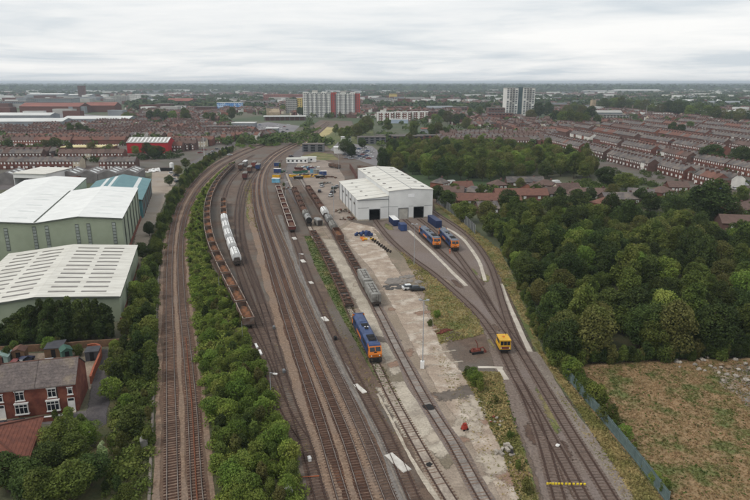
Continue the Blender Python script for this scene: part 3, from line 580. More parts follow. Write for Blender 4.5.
for k in range(8):                                            # sheet laps, downpipes and a cladding rail keep the big faces from being blank
    y = 5.5 + 8.6 * k
    if y < LL: w = MB(); quad(w, (-.2, y, h0 + .145), (xm - .05, y, h1 + .145), (xm - .05, y + .16, h1 + .145), (-.2, y + .16, h0 + .145), .03); w.build('roof_lap', M_steel, sh)
    for (xa0, z0, xb0, z1) in ((xm - .15, h2, xa, h3), (xa, h3, xr + .15, h4)):
        w = MB(); quad(w, (xa0, y, z0 + .145), (xb0, y, z1 + .145), (xb0, y + .16, z1 + .145), (xa0, y + .16, z0 + .145), .03); w.build('roof_lap', M_steel, sh)
    if y < LL: MB().cyl((-.12, y), .09, .1, h0 - .1, 'z', 6).build('downpipe', M_steel, sh)
MB().box(-.04, -.003, .1, LL - .1, 0, .7).build('plinth', M_conc, sh)
for (x0_, x1_) in ((.1, 4.7), (9.7, 17.2), (21.9, 23.9), (28.7, xr - .1)): MB().box(x0_, x1_, -.07, -.024, 0, .6).build('plinth', M_conc, sh); MB().box(x0_, x1_, -.06, -.024, 5.4, 5.52).build('cladding_rail', M_steel, sh)
MB().box(xm - .06, xm + .06, -.1, -.03, .6, h1).build('corner_flashing', M_steel, sh); MB().box(xa - .12, xa + .12, -.3, LR, h3 + .13, h3 + .2).build('ridge_flashing', M_steel, sh)
# ---- olive sheds with white roofs
def gable_shed(name, label, right, ang, L, bays, half, eave, ridge, mw, ms, mr, seed=0):
    o = empty(name, label, 'warehouse', (right.x, right.y, 0), ang); W_ = bays * 2 * half
    w = MB(); top = [(0, eave)]
    for k in range(bays): top += [(-half - 2 * half * k, ridge), (-2 * half * (k + 1), eave)]
    for y, nm in ((0, 'front_wall'), (L, 'rear_wall')):
        p = [(0, 0)] + top + [(-W_, 0)]; MB().add([(x, y, z) for x, z in p], [tuple(range(len(p)))]).build(nm, mw, o)
    MB().add([(0, 0, 0), (0, L, 0), (0, L, eave), (0, 0, eave)], [(0, 1, 2, 3)]).build('side_wall', ms, o)
    MB().add([(-W_, 0, 0), (-W_, L, 0), (-W_, L, eave), (-W_, 0, eave)], [(0, 1, 2, 3)]).build('side_wall', ms, o)
    roofs = []
    for k in range(bays):
        for s_ in (0, 1):
            xe = -2 * half * (k + s_) + (.3 if (k == 0 and s_ == 0) else 0); xr_ = -half - 2 * half * k; a, b_ = (xr_, xe) if s_ == 0 else (xe, xr_)
            za, zb = (ridge, eave) if s_ == 0 else (eave, ridge)
            w = MB(); quad(w, (a, -.35, za + .02), (b_, -.35, zb + .02), (b_, L + .3, zb + .02), (a, L + .3, za + .02), .14); roofs.append(w.build('roof', mr, o))
    MB().box(.12, .32, -.36, L, eave - .25, eave + .0).build('gutter', M_trim, o)
    for k in range(bays):
        w = MB()
        for s_ in (0, 1):
            xe = -2 * half * (k + s_); xr_ = -half - 2 * half * k
            quad(w, (xe, -.40, eave - .32), (xr_, -.40, ridge - .32), (xr_, -.40, ridge + .16), (xe, -.40, eave + .16), .05 if s_ else -.05)
        w.build('barge_board', M_trim, o)
    return o, roofs
def rz_(x, half, eave, ridge): k = abs(x) % (2 * half); return eave + (ridge - eave) * (1 - abs(k - half) / half)
A16 = math.radians(16)
pN = Vector((-61.5, 138.4, 0))
near_shed, nr = gable_shed('warehouse', 'olive green warehouse with ribbed skylight bars on its white roof, nearest on the left', pN, A16, 49, 1, 18, 6.3, 7.9, M_olive, M_oliveend, M_whiteroof)
for s_ in (0, 1):
    for c_, (x0, x1) in enumerate(((-8.8, -3.2), (-16.0, -10.2))):
        for k in range(12):
            y = 3.0 + k * 3.75; a, b_ = (x0, x1) if s_ == 0 else (-36 - x1, -36 - x0)
            w = MB(); zf = lambda x: rz_(x, 18, 6.3, 7.9) + .165
            quad(w, (a, y, zf(a)), (b_, y, zf(b_)), (b_, y + 1.0, zf(b_)), (a, y + 1.0, zf(a)), .05); w.build('skylight', M_skyl, nr[s_])
MB().box(-.4, .05, -.06, 49, 0.0, .9).build('brick_plinth', M_brick, near_shed)
pR = Vector((-82.8, 194.9, 0))
rear_shed, rr_ = gable_shed('warehouse', 'tall olive green double-bay warehouse with plain white roofs and window strips', pR, A16, 61, 2, 12.9, 13.0, 14.4, M_olive, M_oliveend, mat('white_roof_clean', (232, 232, 228), (218, 218, 214), scale=.25, detail=8, rough=.5, wave=('Y', 2, .2), coords='obj'))
for x in (-2.6, -10.2, -13.6, -22.4, -26.0, -34.0):
    st = MB().box(x - .55, x + .55, -.08, -.03, 4.6, 12.0).build('window_strip', M_trim, rear_shed)
    for k in range(7): MB().box(x - .45, x + .45, -.12, -.075, 4.8 + k * 1.03, 5.6 + k * 1.03).build('pane', mat('grey_pane', (152, 158, 152), (130, 136, 132), scale=2, rough=.25, objvar=.2), st)
for k in range(6):
    y = 5 + k * 10; MB().box(.02, .25, y, y + 1.2, 1.0, 12.9).build('cladding_rib', M_trim, rear_shed)
MB().box(-.2, .35, 0, 61, 0, 1.2).build('brick_plinth', M_brick, rear_shed)
for roof in rr_:
    pass
for k in range(5):
    for b0 in (-8.5, -34.3):
        y = 6 + k * 11; w = MB(); zf = lambda x: rz_(x, 12.9, 13.0, 14.4) + .165
        quad(w, (b0, y, zf(b0)), (b0 + 5, y, zf(b0 + 5)), (b0 + 5, y + 1, zf(b0 + 5)), (b0, y + 1, zf(b0)), .04); w.build('skylight', M_skyl_pale, rear_shed)
pT = pR + Matrix.Rotation(A16, 3, 'Z') @ Vector((1.0, 62.5, 0))
MB().box(-26.1, -25.5, .2, 61, 13.05, 13.25).build('valley_gutter', M_trim, rear_shed)
pX = pR + Matrix.Rotation(A16, 3, 'Z') @ Vector((-25.8, 61.6, 0)); gable_shed('warehouse', 'white-roofed olive bay running farther back beside the teal roof', pX, A16, 38, 1, 12.9, 12.7, 14.1, M_olive, M_oliveend, MATS['white_roof_clean'])
teal, tr = gable_shed('warehouse', 'teal roofed low warehouse with pale skylight strips behind the white roofs', pT, A16, 60, 1, 13, 7.7, 10.6, M_teal, M_teal, M_teal)
for x0 in (-5.5, -16.5, -20.5):
    w = MB(); zf = lambda x: rz_(x, 13, 7.7, 10.6) + .165
    quad(w, (x0, 1, zf(x0)), (x0 + 1.6, 1, zf(x0 + 1.6)), (x0 + 1.6, 58, zf(x0 + 1.6)), (x0, 58, zf(x0)), .05); w.build('skylight_strip', M_skyl_pale, teal)
for k in range(8): MB().box(-.1, .22, 3 + k * 7, 4.2 + k * 7, 0, 7.5).build('side_panel', mat('brown_panel', (120, 78, 62), (98, 66, 56), scale=1), teal)
# grey saw-tooth works behind the teal roof
pS = G(138, 182); works = empty('workshop', 'grey asbestos-roofed workshop with rows of small rooflights behind the teal warehouse', 'workshop', (pS.x, pS.y, 0), math.radians(8))
M_asb = mat('grey_asbestos', (126, 122, 120), (104, 100, 98), scale=.3, detail=8, bump=.3, bscale=3, coords='obj')
for k in range(7):
    x1, x0 = -k * 11, -(k + 1) * 11 + .3
    MB().prism([(x0, 0), (x1, 0), (x1, 5), ((x0 + x1) / 2, 7.2), (x0, 5)], 0, 20, 'y').build('bay', M_asb, works)
    for j in range(3):
        w = MB(); xa_, xb_ = x1 - 1.2, x1 - 4.4; zf = lambda x: 5 + 2.2 * (x1 - x) / ((x1 - x0) / 2) + .05
        quad(w, (xb_, 2 + j * 6, zf(xb_)), (xa_, 2 + j * 6, zf(xa_)), (xa_, 4.4 + j * 6, zf(xa_)), (xb_, 4.4 + j * 6, zf(xb_)), .06); w.build('rooflight', M_skyl_pale, works)
# open white barn on the left
pb = G(15, 187); barn = empty('open_barn', 'white box-shaped open-fronted store with a dark interior by the car yard', 'barn', (pb.x, pb.y, 0), math.radians(-10))
bw, bl, bh = 20, 22, 7.5
MB().box(0, .3, 0, bl, 0, bh).box(bw - .3, bw, 0, bl, 0, bh).box(.3, bw - .3, bl - .3, bl, 0, bh).build('wall', M_white, barn)
w = MB(); quad(w, (-.4, -.5, bh + .02), (bw + .4, -.5, bh + .02), (bw + .4, bl + .4, bh + .5), (-.4, bl + .4, bh + .5), .25); w.build('roof', M_whiteroof, barn)
MB().box(.3, bw - .3, .0, .25, 5.2, bh).build('front_panel', M_white, barn)
MB().box(9.8, 10.2, .05, .4, 0, 5.2).build('post', M_steel, barn)
MB().box(bw - .1, bw + 8, 2, bl - 2, 0, 4.2).build('lean_to', M_brickdark, barn)

# ---- brick terraced houses in the near left corner
A14 = math.radians(14)
pC = Vector((-52.3, 96.4, 0)); hw_, hd, he, hr = 6.45, 8.4, 5.35, 8.3
for k in range(3):
    o = empty('terraced_house', ['red-brick end terraced house with white bay window beside the dark lane', 'red-brick mid terraced house with white windows, second from the dark lane',
              'red-brick terraced house with twin white doors, third from the dark lane'][k], 'house', pC + Matrix.Rotation(A14, 3, 'Z') @ Vector((-hw_ * k, 0, 0)), A14, 'near brick terrace')
    wx = -hw_ + .004
    w = MB(); prof = [(0, 0), (hd, 0), (hd, he), (hd / 2, hr), (0, he)]
    w.prism(prof, wx, 0, 'x'); w.build('wall', M_brick, o)
    for s_ in (0, 1):
        w = MB(); e_, r_ = ((-.3, he - .12), (hd / 2, hr + .1)) if s_ == 0 else ((hd + .3, he - .12), (hd / 2, hr + .1))
        pts = [(wx, e_[0], e_[1]), (.12, e_[0], e_[1]), (.12, r_[0], r_[1]), (wx, r_[0], r_[1])]
        quad(w, *(pts if s_ == 0 else pts[::-1]), .14); rf = w.build('roof', mat('old_slate', (112, 102, 98), (92, 84, 82), scale=1.0, detail=9, col3=(128, 116, 102), scale3=.25, lo3=.52, hi3=.66, bump=.5, bscale=5), o)
        for j in range(9):                                   # slate courses
            t0 = j / 9; y0 = e_[0] + (r_[0] - e_[0]) * t0; z0 = e_[1] + (r_[1] - e_[1]) * t0
            MB().box(wx + .02, .1, y0 - .02, y0 + .1 * (1 if s_ == 0 else -1), z0 + .12, z0 + .19).build('slate_course', MATS['old_slate'], rf)
    MB().box(wx, .14, hd / 2 - .12, hd / 2 + .12, hr + .16, hr + .28).build('ridge_tiles', M_tile, o)
    def win(x0, x1, z0, z1, name='window', n=2, bay=0.0):
        f = MB(); y = -bay; t = .09
        f.box(x0, x0 + t, y - .07, .02, z0, z1).box(x1 - t, x1, y - .07, .02, z0, z1).box(x0 + t, x1 - t, y - .07, .02, z0, z0 + t).box(x0 + t, x1 - t, y - .07, .02, z1 - t, z1)
        for j in range(1, n): xx = x0 + (x1 - x0) * j / n; f.box(xx - .04, xx + .04, y - .06, y, z0 + t, z1 - t)
        f.box(x0 + t, x1 - t, y - .06, y, z0 + (z1 - z0) * .66, z0 + (z1 - z0) * .66 + .07)
        q = f.build(name, M_frame, o)
        MB().box(x0 + t, x1 - t, y - .03, y - .01, z0 + t, z1 - t).build('pane', M_glass, q)
        MB().box(x0 - .12, x1 + .12, y - .16, .03, z0 - .16, z0 - .01).build('sill', M_frame, q)
        MB().box(x0 - .12, x1 + .12, y - .1, .03, z1 + .01, z1 + .2).build('lintel', M_frame, q)
    def dr(x0):
        f = MB(); f.box(x0 - .1, x0, -.08, .02, 0, 2.7).box(x0 + .95, x0 + 1.05, -.08, .02, 0, 2.7).box(x0, x0 + .95, -.08, .02, 2.6, 2.7); q = f.build('door_frame', M_frame, o)
        MB().box(x0, x0 + .95, -.05, .0, .1, 2.1).build('door', M_frame, q); MB().box(x0, x0 + .95, -.04, -.01, 2.15, 2.6).build('fanlight', M_glass, q)
        MB().box(x0 - .15, x0 + 1.1, -.7, -.05, 0, .14).build('step', M_conc, q)
    if k == 0: dr(-1.5); win(-1.4, -.6, 3.4, 4.6, n=1); win(-4.9, -2.9, .8, 2.6, n=3, bay=.35); win(-4.6, -3.2, 3.2, 4.8)
    elif k == 1: dr(-6.1); win(-6.0, -5.1, 3.3, 4.6, n=1); win(-3.4, -1.4, .8, 2.6, n=3, bay=.35); win(-3.2, -1.8, 3.2, 4.8)
    else: dr(-1.5); win(-1.4, -.6, 3.4, 4.6, n=1); win(-4.9, -2.9, .8, 2.6, n=3, bay=.35); win(-4.6, -3.2, 3.2, 4.8)
    ch = MB().box(wx - .45, wx + .45, hd / 2 - .35, hd / 2 + .85, hr - .6, hr + 1.3).build('chimney', M_brickdark, o) if k in (1, 2) else None
    if ch:
        for j in range(3): MB().cyl((wx, hd / 2 + .35 * j - .1), .12, hr + 1.3, hr + 1.75, 'z', 8).build('chimney_pot', M_redtile, ch)
    MB().box(wx, 0, -.22, -.10, he - .2, he - .08).build('gutter', M_frame, o)
    MB().box(-hw_ / 2 + .1, -hw_ / 2 + .2, -.12, -.02, .1, he - .2).build('downpipe', M_black, o)
    # low front wall
    MB().box(wx + .1, -2.0, -2.6, -2.35, 0, .8).build('front_wall', M_brick, o); MB().box(wx + .1, -2.0, -2.65, -2.3, .8, .9).build('coping', M_frame if k == 0 else M_brickdark, o)
    # rear outrigger
    MB().prism([(hd, 0), (hd + 4.5, 0), (hd + 4.5, 3.0), (hd, 4.6)], -hw_ + .4, -hw_ + 3.3, 'x').build('rear_extension', M_brickdark, o)
# hipped red roof house at the very corner
q1, q2 = G(27, 466, 3.0), G(44, 417, 3.0); dv = (q2 - q1); dv.z = 0; ang = math.atan2(dv.y, dv.x) - math.pi / 2; LN = dv.length; WD = 13.0
o = empty('bungalow', 'house with a hipped red tiled roof in the bottom left corner', 'house', (q1.x, q1.y, 0), ang)
zt = 6.0; ap0, ap1 = (-WD / 2, LN / 2 - .01, zt), (-WD - 4, LN / 2, zt)
MB().box(-WD - 6, -.5, .5, LN - .5, 0, 2.95).build('wall', M_brick, o)
a, b_, c_, d_ = (0, 0, 3), (0, LN, 3), (-WD - 10, LN, 3), (-WD - 10, 0, 3)
for nm, pts in (('roof_slope', [a, b_, ap0]), ('roof_slope', [b_, c_, ap1, ap0]), ('roof_slope', [d_, a, ap0, ap1])):
    w = MB(); v = [Vector(p) for p in pts]; n = (v[1] - v[0]).cross(v[2] - v[0]).normalized() * .15
    k = len(v); w.add(v + [p + n for p in v], [tuple(range(k))[::-1], tuple(range(k, 2 * k))] + [(i, (i + 1) % k, (i + 1) % k + k, i + k) for i in range(k)])
    rf = w.build(nm, M_redtile, o)
    if k == 3:
        for j in range(14):                                  # tile courses on the hip end
            t = (j + .5) / 14; p0 = v[0].lerp(v[2], t) + n * 1.0; p1 = v[1].lerp(v[2], t) + n * 1.0; MB().tube([p0, p1], .045, 4).build('tile_course', M_redtile, rf)
    elif nm == 'roof_slope' and pts[0] == d_:
        for j in range(14):
            t = (j + .5) / 14; p0 = v[0].lerp(v[3], t) + n; p1 = v[1].lerp(v[2], t) + n; MB().tube([p0, p1], .045, 4).build('tile_course', M_redtile, rf)
MB().tube([Vector(a) + Vector((0, 0, .2)), Vector(ap0) + Vector((0, 0, .2))], .14, 6).build('hip_tiles', M_brickdark, o)
MB().tube([Vector(b_) + Vector((0, 0, .2)), Vector(ap0) + Vector((0, 0, .2))], .14, 6).build('hip_tiles', M_brickdark, o)
MB().tube([Vector(ap0) + Vector((0, 0, .2)), Vector(ap1) + Vector((0, 0, .2))], .14, 6).build('ridge_tiles', M_brickdark, o)

# garden wall, sheds and boundary wall behind the terrace
def wallpath(name, label, pts, h, th, m, cap=None, group=None):
    P = Path(pts, step=.8); n = len(P.p); o = MB(); V = []
    for i in range(n):
        for s_ in (1, -1):
            for z in (0, h): V.append((*(P.p[i] + P.n[i] * s_ * th / 2), z))
    F = []
    for i in range(n - 1):
        a = i * 4; c = a + 4; F += [(a, c, c + 1, a + 1), (a + 2, a + 3, c + 3, c + 2), (a + 1, c + 1, c + 3, a + 3)]
    F += [(0, 1, 3, 2), ((n - 1) * 4, (n - 1) * 4 + 2, (n - 1) * 4 + 3, (n - 1) * 4 + 1)]
    o.add(V, F); t = tag(o.build(name, m), label, 'wall', group)
    if cap:
        V2 = [];
        for i in range(n):
            for s_ in (1, -1):
                for z in (h + .002, h + .1): V2.append((*(P.p[i] + P.n[i] * s_ * (th / 2 + .05)), z))
        MB().add(V2, F).build('coping', cap, t)
    return t
M_orange = mat('orange_brick', (164, 92, 66), (136, 78, 58), scale=1.2, detail=8, bump=.3, bscale=10)
wallpath('garden_wall', 'curved orange brick garden wall beside the dark lane', [(88, 351.5), (95, 349.5), (100.5, 350.5), (102, 355), (99, 364), (94.5, 374), (91.2, 384)], 1.5, .28, M_orange, M_orange)
wallpath('boundary_wall', 'long brown boundary wall between the back yards and the warehouse hedge', [(-40, 356), (10, 353), (60, 350), (90, 347.4), (120, 345.6)], 1.6, .3, mat('brown_bank', (120, 92, 70), (98, 76, 60), scale=.6, detail=8, bump=.4))
def small_shed(label, px, py, w_, l_, h_, rz, mw, mr, gable=True):
    p = G(px, py); o = empty('garden_shed', label, 'shed', (p.x, p.y, 0), rz)
    if gable: MB().prism([(-w_ / 2, 0), (w_ / 2, 0), (w_ / 2, h_), (0, h_ + .6), (-w_ / 2, h_)], 0, l_, 'y').build('wall', mw, o)
    else: MB().box(-w_ / 2, w_ / 2, 0, l_, 0, h_).build('wall', mw, o)
    if gable:
        for s_ in (1, -1):
            w = MB(); p4 = [(0, -.15, h_ + .65), (s_ * (w_ / 2 + .15), -.15, h_ + .0), (s_ * (w_ / 2 + .15), l_ + .15, h_ + .0), (0, l_ + .15, h_ + .65)]
            quad(w, *(p4 if s_ > 0 else p4[::-1]), .06); w.build('roof', mr, o)
    else: MB().box(-w_ / 2 - .1, w_ / 2 + .1, -.1, l_ + .1, h_ + .002, h_ + .12).build('roof', mr, o)
    MB().box(-.4, .4, -.05, -.003, .05, 1.9).build('door', M_dark, o)
    return o
M_felt = mat('roof_felt', (78, 78, 82), (62, 62, 66), scale=.8); M_timber = mat('shed_timber', (112, 88, 66), (92, 72, 54), scale=1.5); M_greenpaint = mat('green_timber', (74, 104, 92), (60, 88, 78), scale=1)
small_shed('black-roofed shed in the yard corner inside the curved orange wall', 92.5, 361, 2.6, 2.8, 2.0, A14, M_felt, M_felt, False)
small_shed('green garden shed behind the terrace', 68, 360, 2.0, 2.4, 2.0, A14 + .4, M_greenpaint, M_greenpaint)
small_shed('grey-roofed garage behind the terrace', 54, 358, 3.4, 4.2, 2.1, A14, M_timber, M_felt, False)
small_shed('pale green glasshouse at the left edge behind the terrace', 2, 366, 2.4, 3.2, 1.8, A14, mat('pale_glass', (150, 168, 160), (128, 150, 144), scale=1, rough=.2), mat('pale_glass', (150, 168, 160)))
small_shed('brown timber shed between parked cars behind the terrace', 19, 361, 2.4, 2.4, 2.0, A14, M_timber, M_tile)
# ------------------------------------------------------------------ trains
RT = 0.25                                                     # height of the rail head
def on_track(o, key, s, flip=False, length=12.0):
    """stand a vehicle on a track with both its ends over the rails"""
    P = TRK[key]; a, _ = P.at(s - length * .32); b_, _ = P.at(s + length * .32); m = (a + b_) / 2
    o.location = (m.x, m.y, RT); o.rotation_euler = (0, 0, math.atan2(b_.y - a.y, b_.x - a.x) + (math.pi if flip else 0)); return o
M_under = mat('underframe_grime', (74, 65, 59), (54, 48, 44), scale=2, objvar=.15)
M_wrust = mat('wagon_rust', (108, 82, 66), (80, 62, 53), scale=1.1, detail=8, col3=(112, 104, 98), scale3=.4, lo3=.5, hi3=.62, objvar=.2, coords='obj')
M_wgrey = mat('wagon_rim_grey', (156, 146, 136), (124, 112, 102), scale=1.0, detail=7, col3=(112, 82, 66), scale3=.6, objvar=.12, coords='obj')
M_load = mat('rusty_floor', (138, 94, 66), (98, 70, 54), scale=.9, detail=9, col3=(92, 74, 62), scale3=.4, lo3=.5, hi3=.65, objvar=.2, coords='obj', bump=.6, bscale=3)
M_maroon = mat('maroon_paint', (96, 52, 48), (76, 44, 42), scale=.8, detail=7, objvar=.15, coords='obj')
M_brownw = mat('brown_wagon', (104, 74, 60), (80, 60, 52), scale=.9, detail=8, objvar=.25, coords='obj')
M_greyw = mat('grey_wagon', (148, 146, 140), (118, 115, 110), scale=.6, detail=8, col3=(98, 94, 90), scale3=.5, lo3=.5, hi3=.65, objvar=.15, coords='obj')
M_wwhite = mat('white_wagon', (232, 232, 230), (210, 208, 204), scale=.5, detail=8, objvar=.04, rough=.45, coords='obj')
def wheelset(mb, x, r=.46):
    for y in (-.75, .75): mb.cyl((x, r), r, y - .06, y + .06, 'y', 12)      # disc
    mb.box(x - .07, x + .07, -.7, .7, r - .07, r + .07)
MB_bogie = MB(); [wheelset(MB_bogie, x) for x in (-.9, .9)]
for y in (-1.0, 1.0): MB_bogie.box(-1.45, 1.45, y - .08, y + .08, .42, .78)
MB_bogie.box(-.3, .3, -.9, .9, .5, .85)
ME_bogie = MB_bogie.mesh('bogie', M_under)
MB_axle = MB(); wheelset(MB_axle, 0); MB_axle.box(-.3, .3, -1.02, -.88, .3, .8).box(-.3, .3, .88, 1.02, .3, .8); ME_axle = MB_axle.mesh('wheelset', M_under)
def buffers(o, hl):
    for sx in (-1, 1):
        for y in (-.87, .87):
            b_ = MB(); b_.cyl((y, 1.03), .09, sx * hl, sx * (hl + .45), 'x', 8).cyl((y, 1.03), .24, sx * (hl + .45), sx * (hl + .52), 'x', 10); b_.build('buffer', M_under, o)
def running(o, hl, four=False):
    MB().box(-hl, hl, -1.15, -.95, .82, 1.1).box(-hl, hl, .95, 1.15, .82, 1.1).box(-hl, -hl + .25, -.95, .95, .82, 1.1).box(hl - .25, hl, -.95, .95, .82, 1.1).box(-hl + .25, hl - .25, -.12, .12, .82, 1.08).build('underframe', M_under, o)
    if four:
        for x in (-hl + 2, hl - 2): obj('wheelset', ME_axle, o, (x, 0, 0))
    else:
        for x in (-hl + 1.9, hl - 1.9): obj('bogie', ME_bogie, o, (x, 0, 0))
    buffers(o, hl)
def open_wagon(name, label, hl=5.75, h=2.7, m=M_wrust, mr=M_wgrey, ml=M_load, group=None, load=.25, ribs=6):
    o = empty(name, label, 'wagon', group=group); running(o, hl); w = 1.32; t = .08
    MB().box(-hl, hl, -w, w, 1.101, 1.2).build('floor', m, o)
    f = MB(); nx, ny = 14, 5; rr = random.Random(3); V = []                                # uneven load
    for i in range(nx):
        for j in range(ny): V.append((-hl + t + (2 * hl - 2 * t) * i / (nx - 1), -w + t + (2 * w - 2 * t) * j / (ny - 1), 1.25 + load * rr.uniform(.2, 1.6)))
    f.add(V, [(i * ny + j, (i + 1) * ny + j, (i + 1) * ny + j + 1, i * ny + j + 1) for i in range(nx - 1) for j in range(ny - 1)]).build('load', ml, o)
    for y in (-w, w - t):
        s_ = MB().box(-hl, hl, y, y + t, 1.2, h).build('side_panel', m, o)
        for k in range(ribs):
            x = -hl + (k + .5) * 2 * hl / ribs; yo = (y - .07, y - .002) if y < 0 else (y + t + .002, y + t + .07)
            MB().box(x - .06, x + .06, yo[0], yo[1], 1.15, h).build('rib', m, s_)
        MB().box(-hl - .02, hl + .02, y - .05, y + t + .05, h + .002, h + .12).build('top_rail', mr, o)
    for x in (-hl, hl - t):
        MB().box(x, x + t, -w + t + .003, w - t - .003, 1.2, h).build('end_panel', m, o)
        MB().box(x - .04, x + t + .04, -w + .14, w - .14, h + .004, h + .115).build('end_rail', mr, o)
    return o
GR = 'rusty open wagons on the curved siding'
ow = open_wagon('open_wagon', '', group=GR); s0 = TRK['S1'].near(249.5, 331) + 6.1
N_OW = 23; pitch = 12.62
for k in range(N_OW):
    o = ow if k == 0 else copy_tree(ow); on_track(o, 'S1', s0 + k * pitch, length=12)
    o['label'] = 'rusty open box wagon, %s from the near end of the long curved train' % nth(k) if k else 'rusty open box wagon at the near end of the long curved train'
# white covered hopper wagons
def covered(name, label, m, hl=6.0, group=None, curved=True, hatch=True, h=3.9, boxy=False):
    o = empty(name, label, 'wagon', group=group); running(o, hl); w = 1.3
    prof = [(-w, 1.35), (w, 1.35), (w, h - .8), (w * .82, h - .28), (w * .42, h - .03), (-w * .42, h - .03), (-w * .82, h - .28), (-w, h - .8)]
    if boxy: prof = [(-w, 1.2), (w, 1.2), (w, h - .25), (w * .9, h - .03), (-w * .9, h - .03), (-w, h - .25)]
    be = .35 if boxy else 1.75
    MB().prism(prof, -hl + be, hl - be, 'x').build('body', m, o)
    for sx in (-1, 1):
        a, b_ = (sx * (hl - 1.55), sx * (hl - .7)); e_ = MB()
        e_.taper((min(a, b_), max(a, b_), -w * .9, w * .9), (min(a, a + sx * .15), max(a, a + sx * .15), -w * .6, w * .6), 1.25, h - 1.3); e_.build('end_platform', M_under, o)
        MB().box(sx * (hl - .05) - .03, sx * (hl - .05) + .03, -.5, -.42, 1.1, 3.2).box(sx * (hl - .05) - .03, sx * (hl - .05) + .03, -.05, .03, 1.1, 3.2).build('ladder', M_under, o)
    if hatch:
        for k in range(4): MB().cyl((-hl + 2.4 + k * (2 * hl - 4.8) / 3, 0), .38, h - .04, h + .14, 'z', 12).build('hatch', m, o)
        MB().box(-hl + 1.7, hl - 1.7, -.62, -.5, h - .02, h + .05).box(-hl + 1.7, hl - 1.7, .5, .62, h - .02, h + .05).build('roof_walkway', M_under, o)
    for k in range(3):
        x = -hl + 3 + k * (hl - 3); MB().taper((x - .35, x + .35, -.4, .4), (x - 1.2, x + 1.2, -w * .9, w * .9), .55, 1.34).build('discharge_hopper', M_under, o)
    for k in range(7):
        x = -hl + 1.8 + k * (2 * hl - 3.6) / 6
        for y0, y1 in ((-w - .07, -w - .003), (w + .003, w + .07)): MB().box(x - .05, x + .05, y0, y1, 1.4, h - .85).build('rib', m, o)
    return o
GW = 'white covered wagons'
cw = covered('covered_wagon', '', M_wwhite, 6.1, GW, h=3.75); s0 = TRK['W'].near(239, 267) + 6.6
for k in range(5):
    o = cw if k == 0 else copy_tree(cw); on_track(o, 'W', s0 + k * 13.7, length=12)
    o['label'] = 'white covered hopper wagon, %s from the near end of the five' % nth(k)
for k in range(3):
    o = copy_tree(ow); o['group'] = 'open wagons behind the white ones'; on_track(o, 'W', s0 + 68.8 + k * 13, length=12)
    o['label'] = 'brown open wagon, %s behind the white covered wagons' % nth(k)
# mixed old stock at the far end of the fan of sidings
def box_van(name, label, m, mroof, hl=4.2, h=3.6, group=None):
    o = empty(name, label, 'wagon', group=group); running(o, hl, True); w = 1.3
    MB().box(-hl, hl, -w, w, 1.101, h).build('body', m, o)
    MB().prism([(-w - .05, h), (w + .05, h), (w * .6, h + .3), (-w * .6, h + .3)], -hl - .05, hl + .05, 'x').build('roof', mroof, o)
    for y0, y1 in ((-w - .06, -w - .002), (w + .002, w + .06)): MB().box(-.8, .8, y0, y1, 1.2, h - .1).build('sliding_door', M_under, o)
    return o
M_reds = mat('red_scrap', (132, 66, 56), (104, 58, 50), scale=.8, objvar=.2); M_bluep = mat('blue_paint', (52, 74, 122), (42, 60, 100), scale=.6, objvar=.15, rough=.5)
far_stock = [('S2', 246, 172.5, M_brownw), ('S2', 250.5, 167.5, M_reds), ('F3', 257, 170, M_bluep), ('W', 240, 170, M_brownw), ('W', 244, 166.5, M_greyw), ('S2', 241.5, 179, M_maroon)]
for i, (k, x, y, m) in enumerate(far_stock):
    o = box_van('box_van', ['brown goods van among old stock behind the sidings', 'red goods van farthest among the old stock', 'blue van standing right of the old stock',
                            'brown van behind the rusty train\'s far end', 'pale grey goods van at the back of the old stock', 'maroon goods van nearest among the old stock'][i], m, M_greyw if i != 4 else M_wwhite, group='old stock at the far end of the sidings')
    on_track(o, k, TRK[k].near(x, y), length=8)
# Y1: maroon wagons with white top rails
GY1 = 'maroon wagons with white rails'
yw = open_wagon('maroon_wagon', '', 5.6, 2.3, M_maroon, mat('cream_rail', (206, 198, 186), (176, 164, 152), scale=1, objvar=.08), M_brownw, GY1, .3, 5)
sA = TRK['Y1'].near(292, 233) + 6
for k in range(8):
    o = yw if k == 0 else copy_tree(yw); on_track(o, 'Y1', sA + k * 12.4, length=11)
    o['label'] = 'maroon open wagon with cream top rails, %s from the near end of its row' % nth(k)
# Y2: brown wagons, grey hopper and a tank wagon; Y3: mixed rake
def tank(name, label, m, hl=4.6, group=None, r=1.25, mend=None):
    o = empty(name, label, 'wagon', group=group); running(o, hl); zc = 2.45
    MB().cyl((0, zc), r, -hl + .4, hl - .4, 'x', 18).build('barrel', m, o)
    for sx in (-1, 1): MB().cyl((0, zc), r * .98, sx * (hl - .4), sx * (hl - .12), 'x', 18, r1=r * .72).build('end_dome', mend or m, o)
    MB().cyl((0, 0), .35, zc + r - .05, zc + r + .3, 'z', 12).build('manhole', m, o)
    MB().box(-1.4, 1.4, -.5, -.42, zc + r + .02, zc + r + .1).box(-1.4, 1.4, .42, .5, zc + r + .02, zc + r + .1).build('walkway', M_under, o)
    for x in (-hl + 1.4, hl - 1.4): MB().taper((x - .3, x + .3, -1.1, 1.1), (x - .25, x + .25, -.9, .9), 1.1, 1.7).build('saddle', M_under, o)
    return o
M_tank = mat('tank_grey', (150, 150, 148), (120, 118, 114), scale=.8, rough=.4, objvar=.1)
s2 = TRK['Y2'].near(309.5, 227)
o = tank('tank_wagon', 'grey tank wagon with a black domed end at the near end of the middle row', M_tank, 4.4, mend=M_black); on_track(o, 'Y2', s2 + 5, length=8)
o = covered('covered_wagon', 'pale covered wagon right behind the black-ended tank wagon', M_greyw, 4.6, h=3.4); on_track(o, 'Y2', s2 + 15.3, length=9)
yb = open_wagon('open_wagon', 'brown open wagon, first behind the pale covered wagon in the middle row', 5.6, 2.5, M_brownw, M_wrust, M_brownw, 'brown wagons of the middle row', .6)
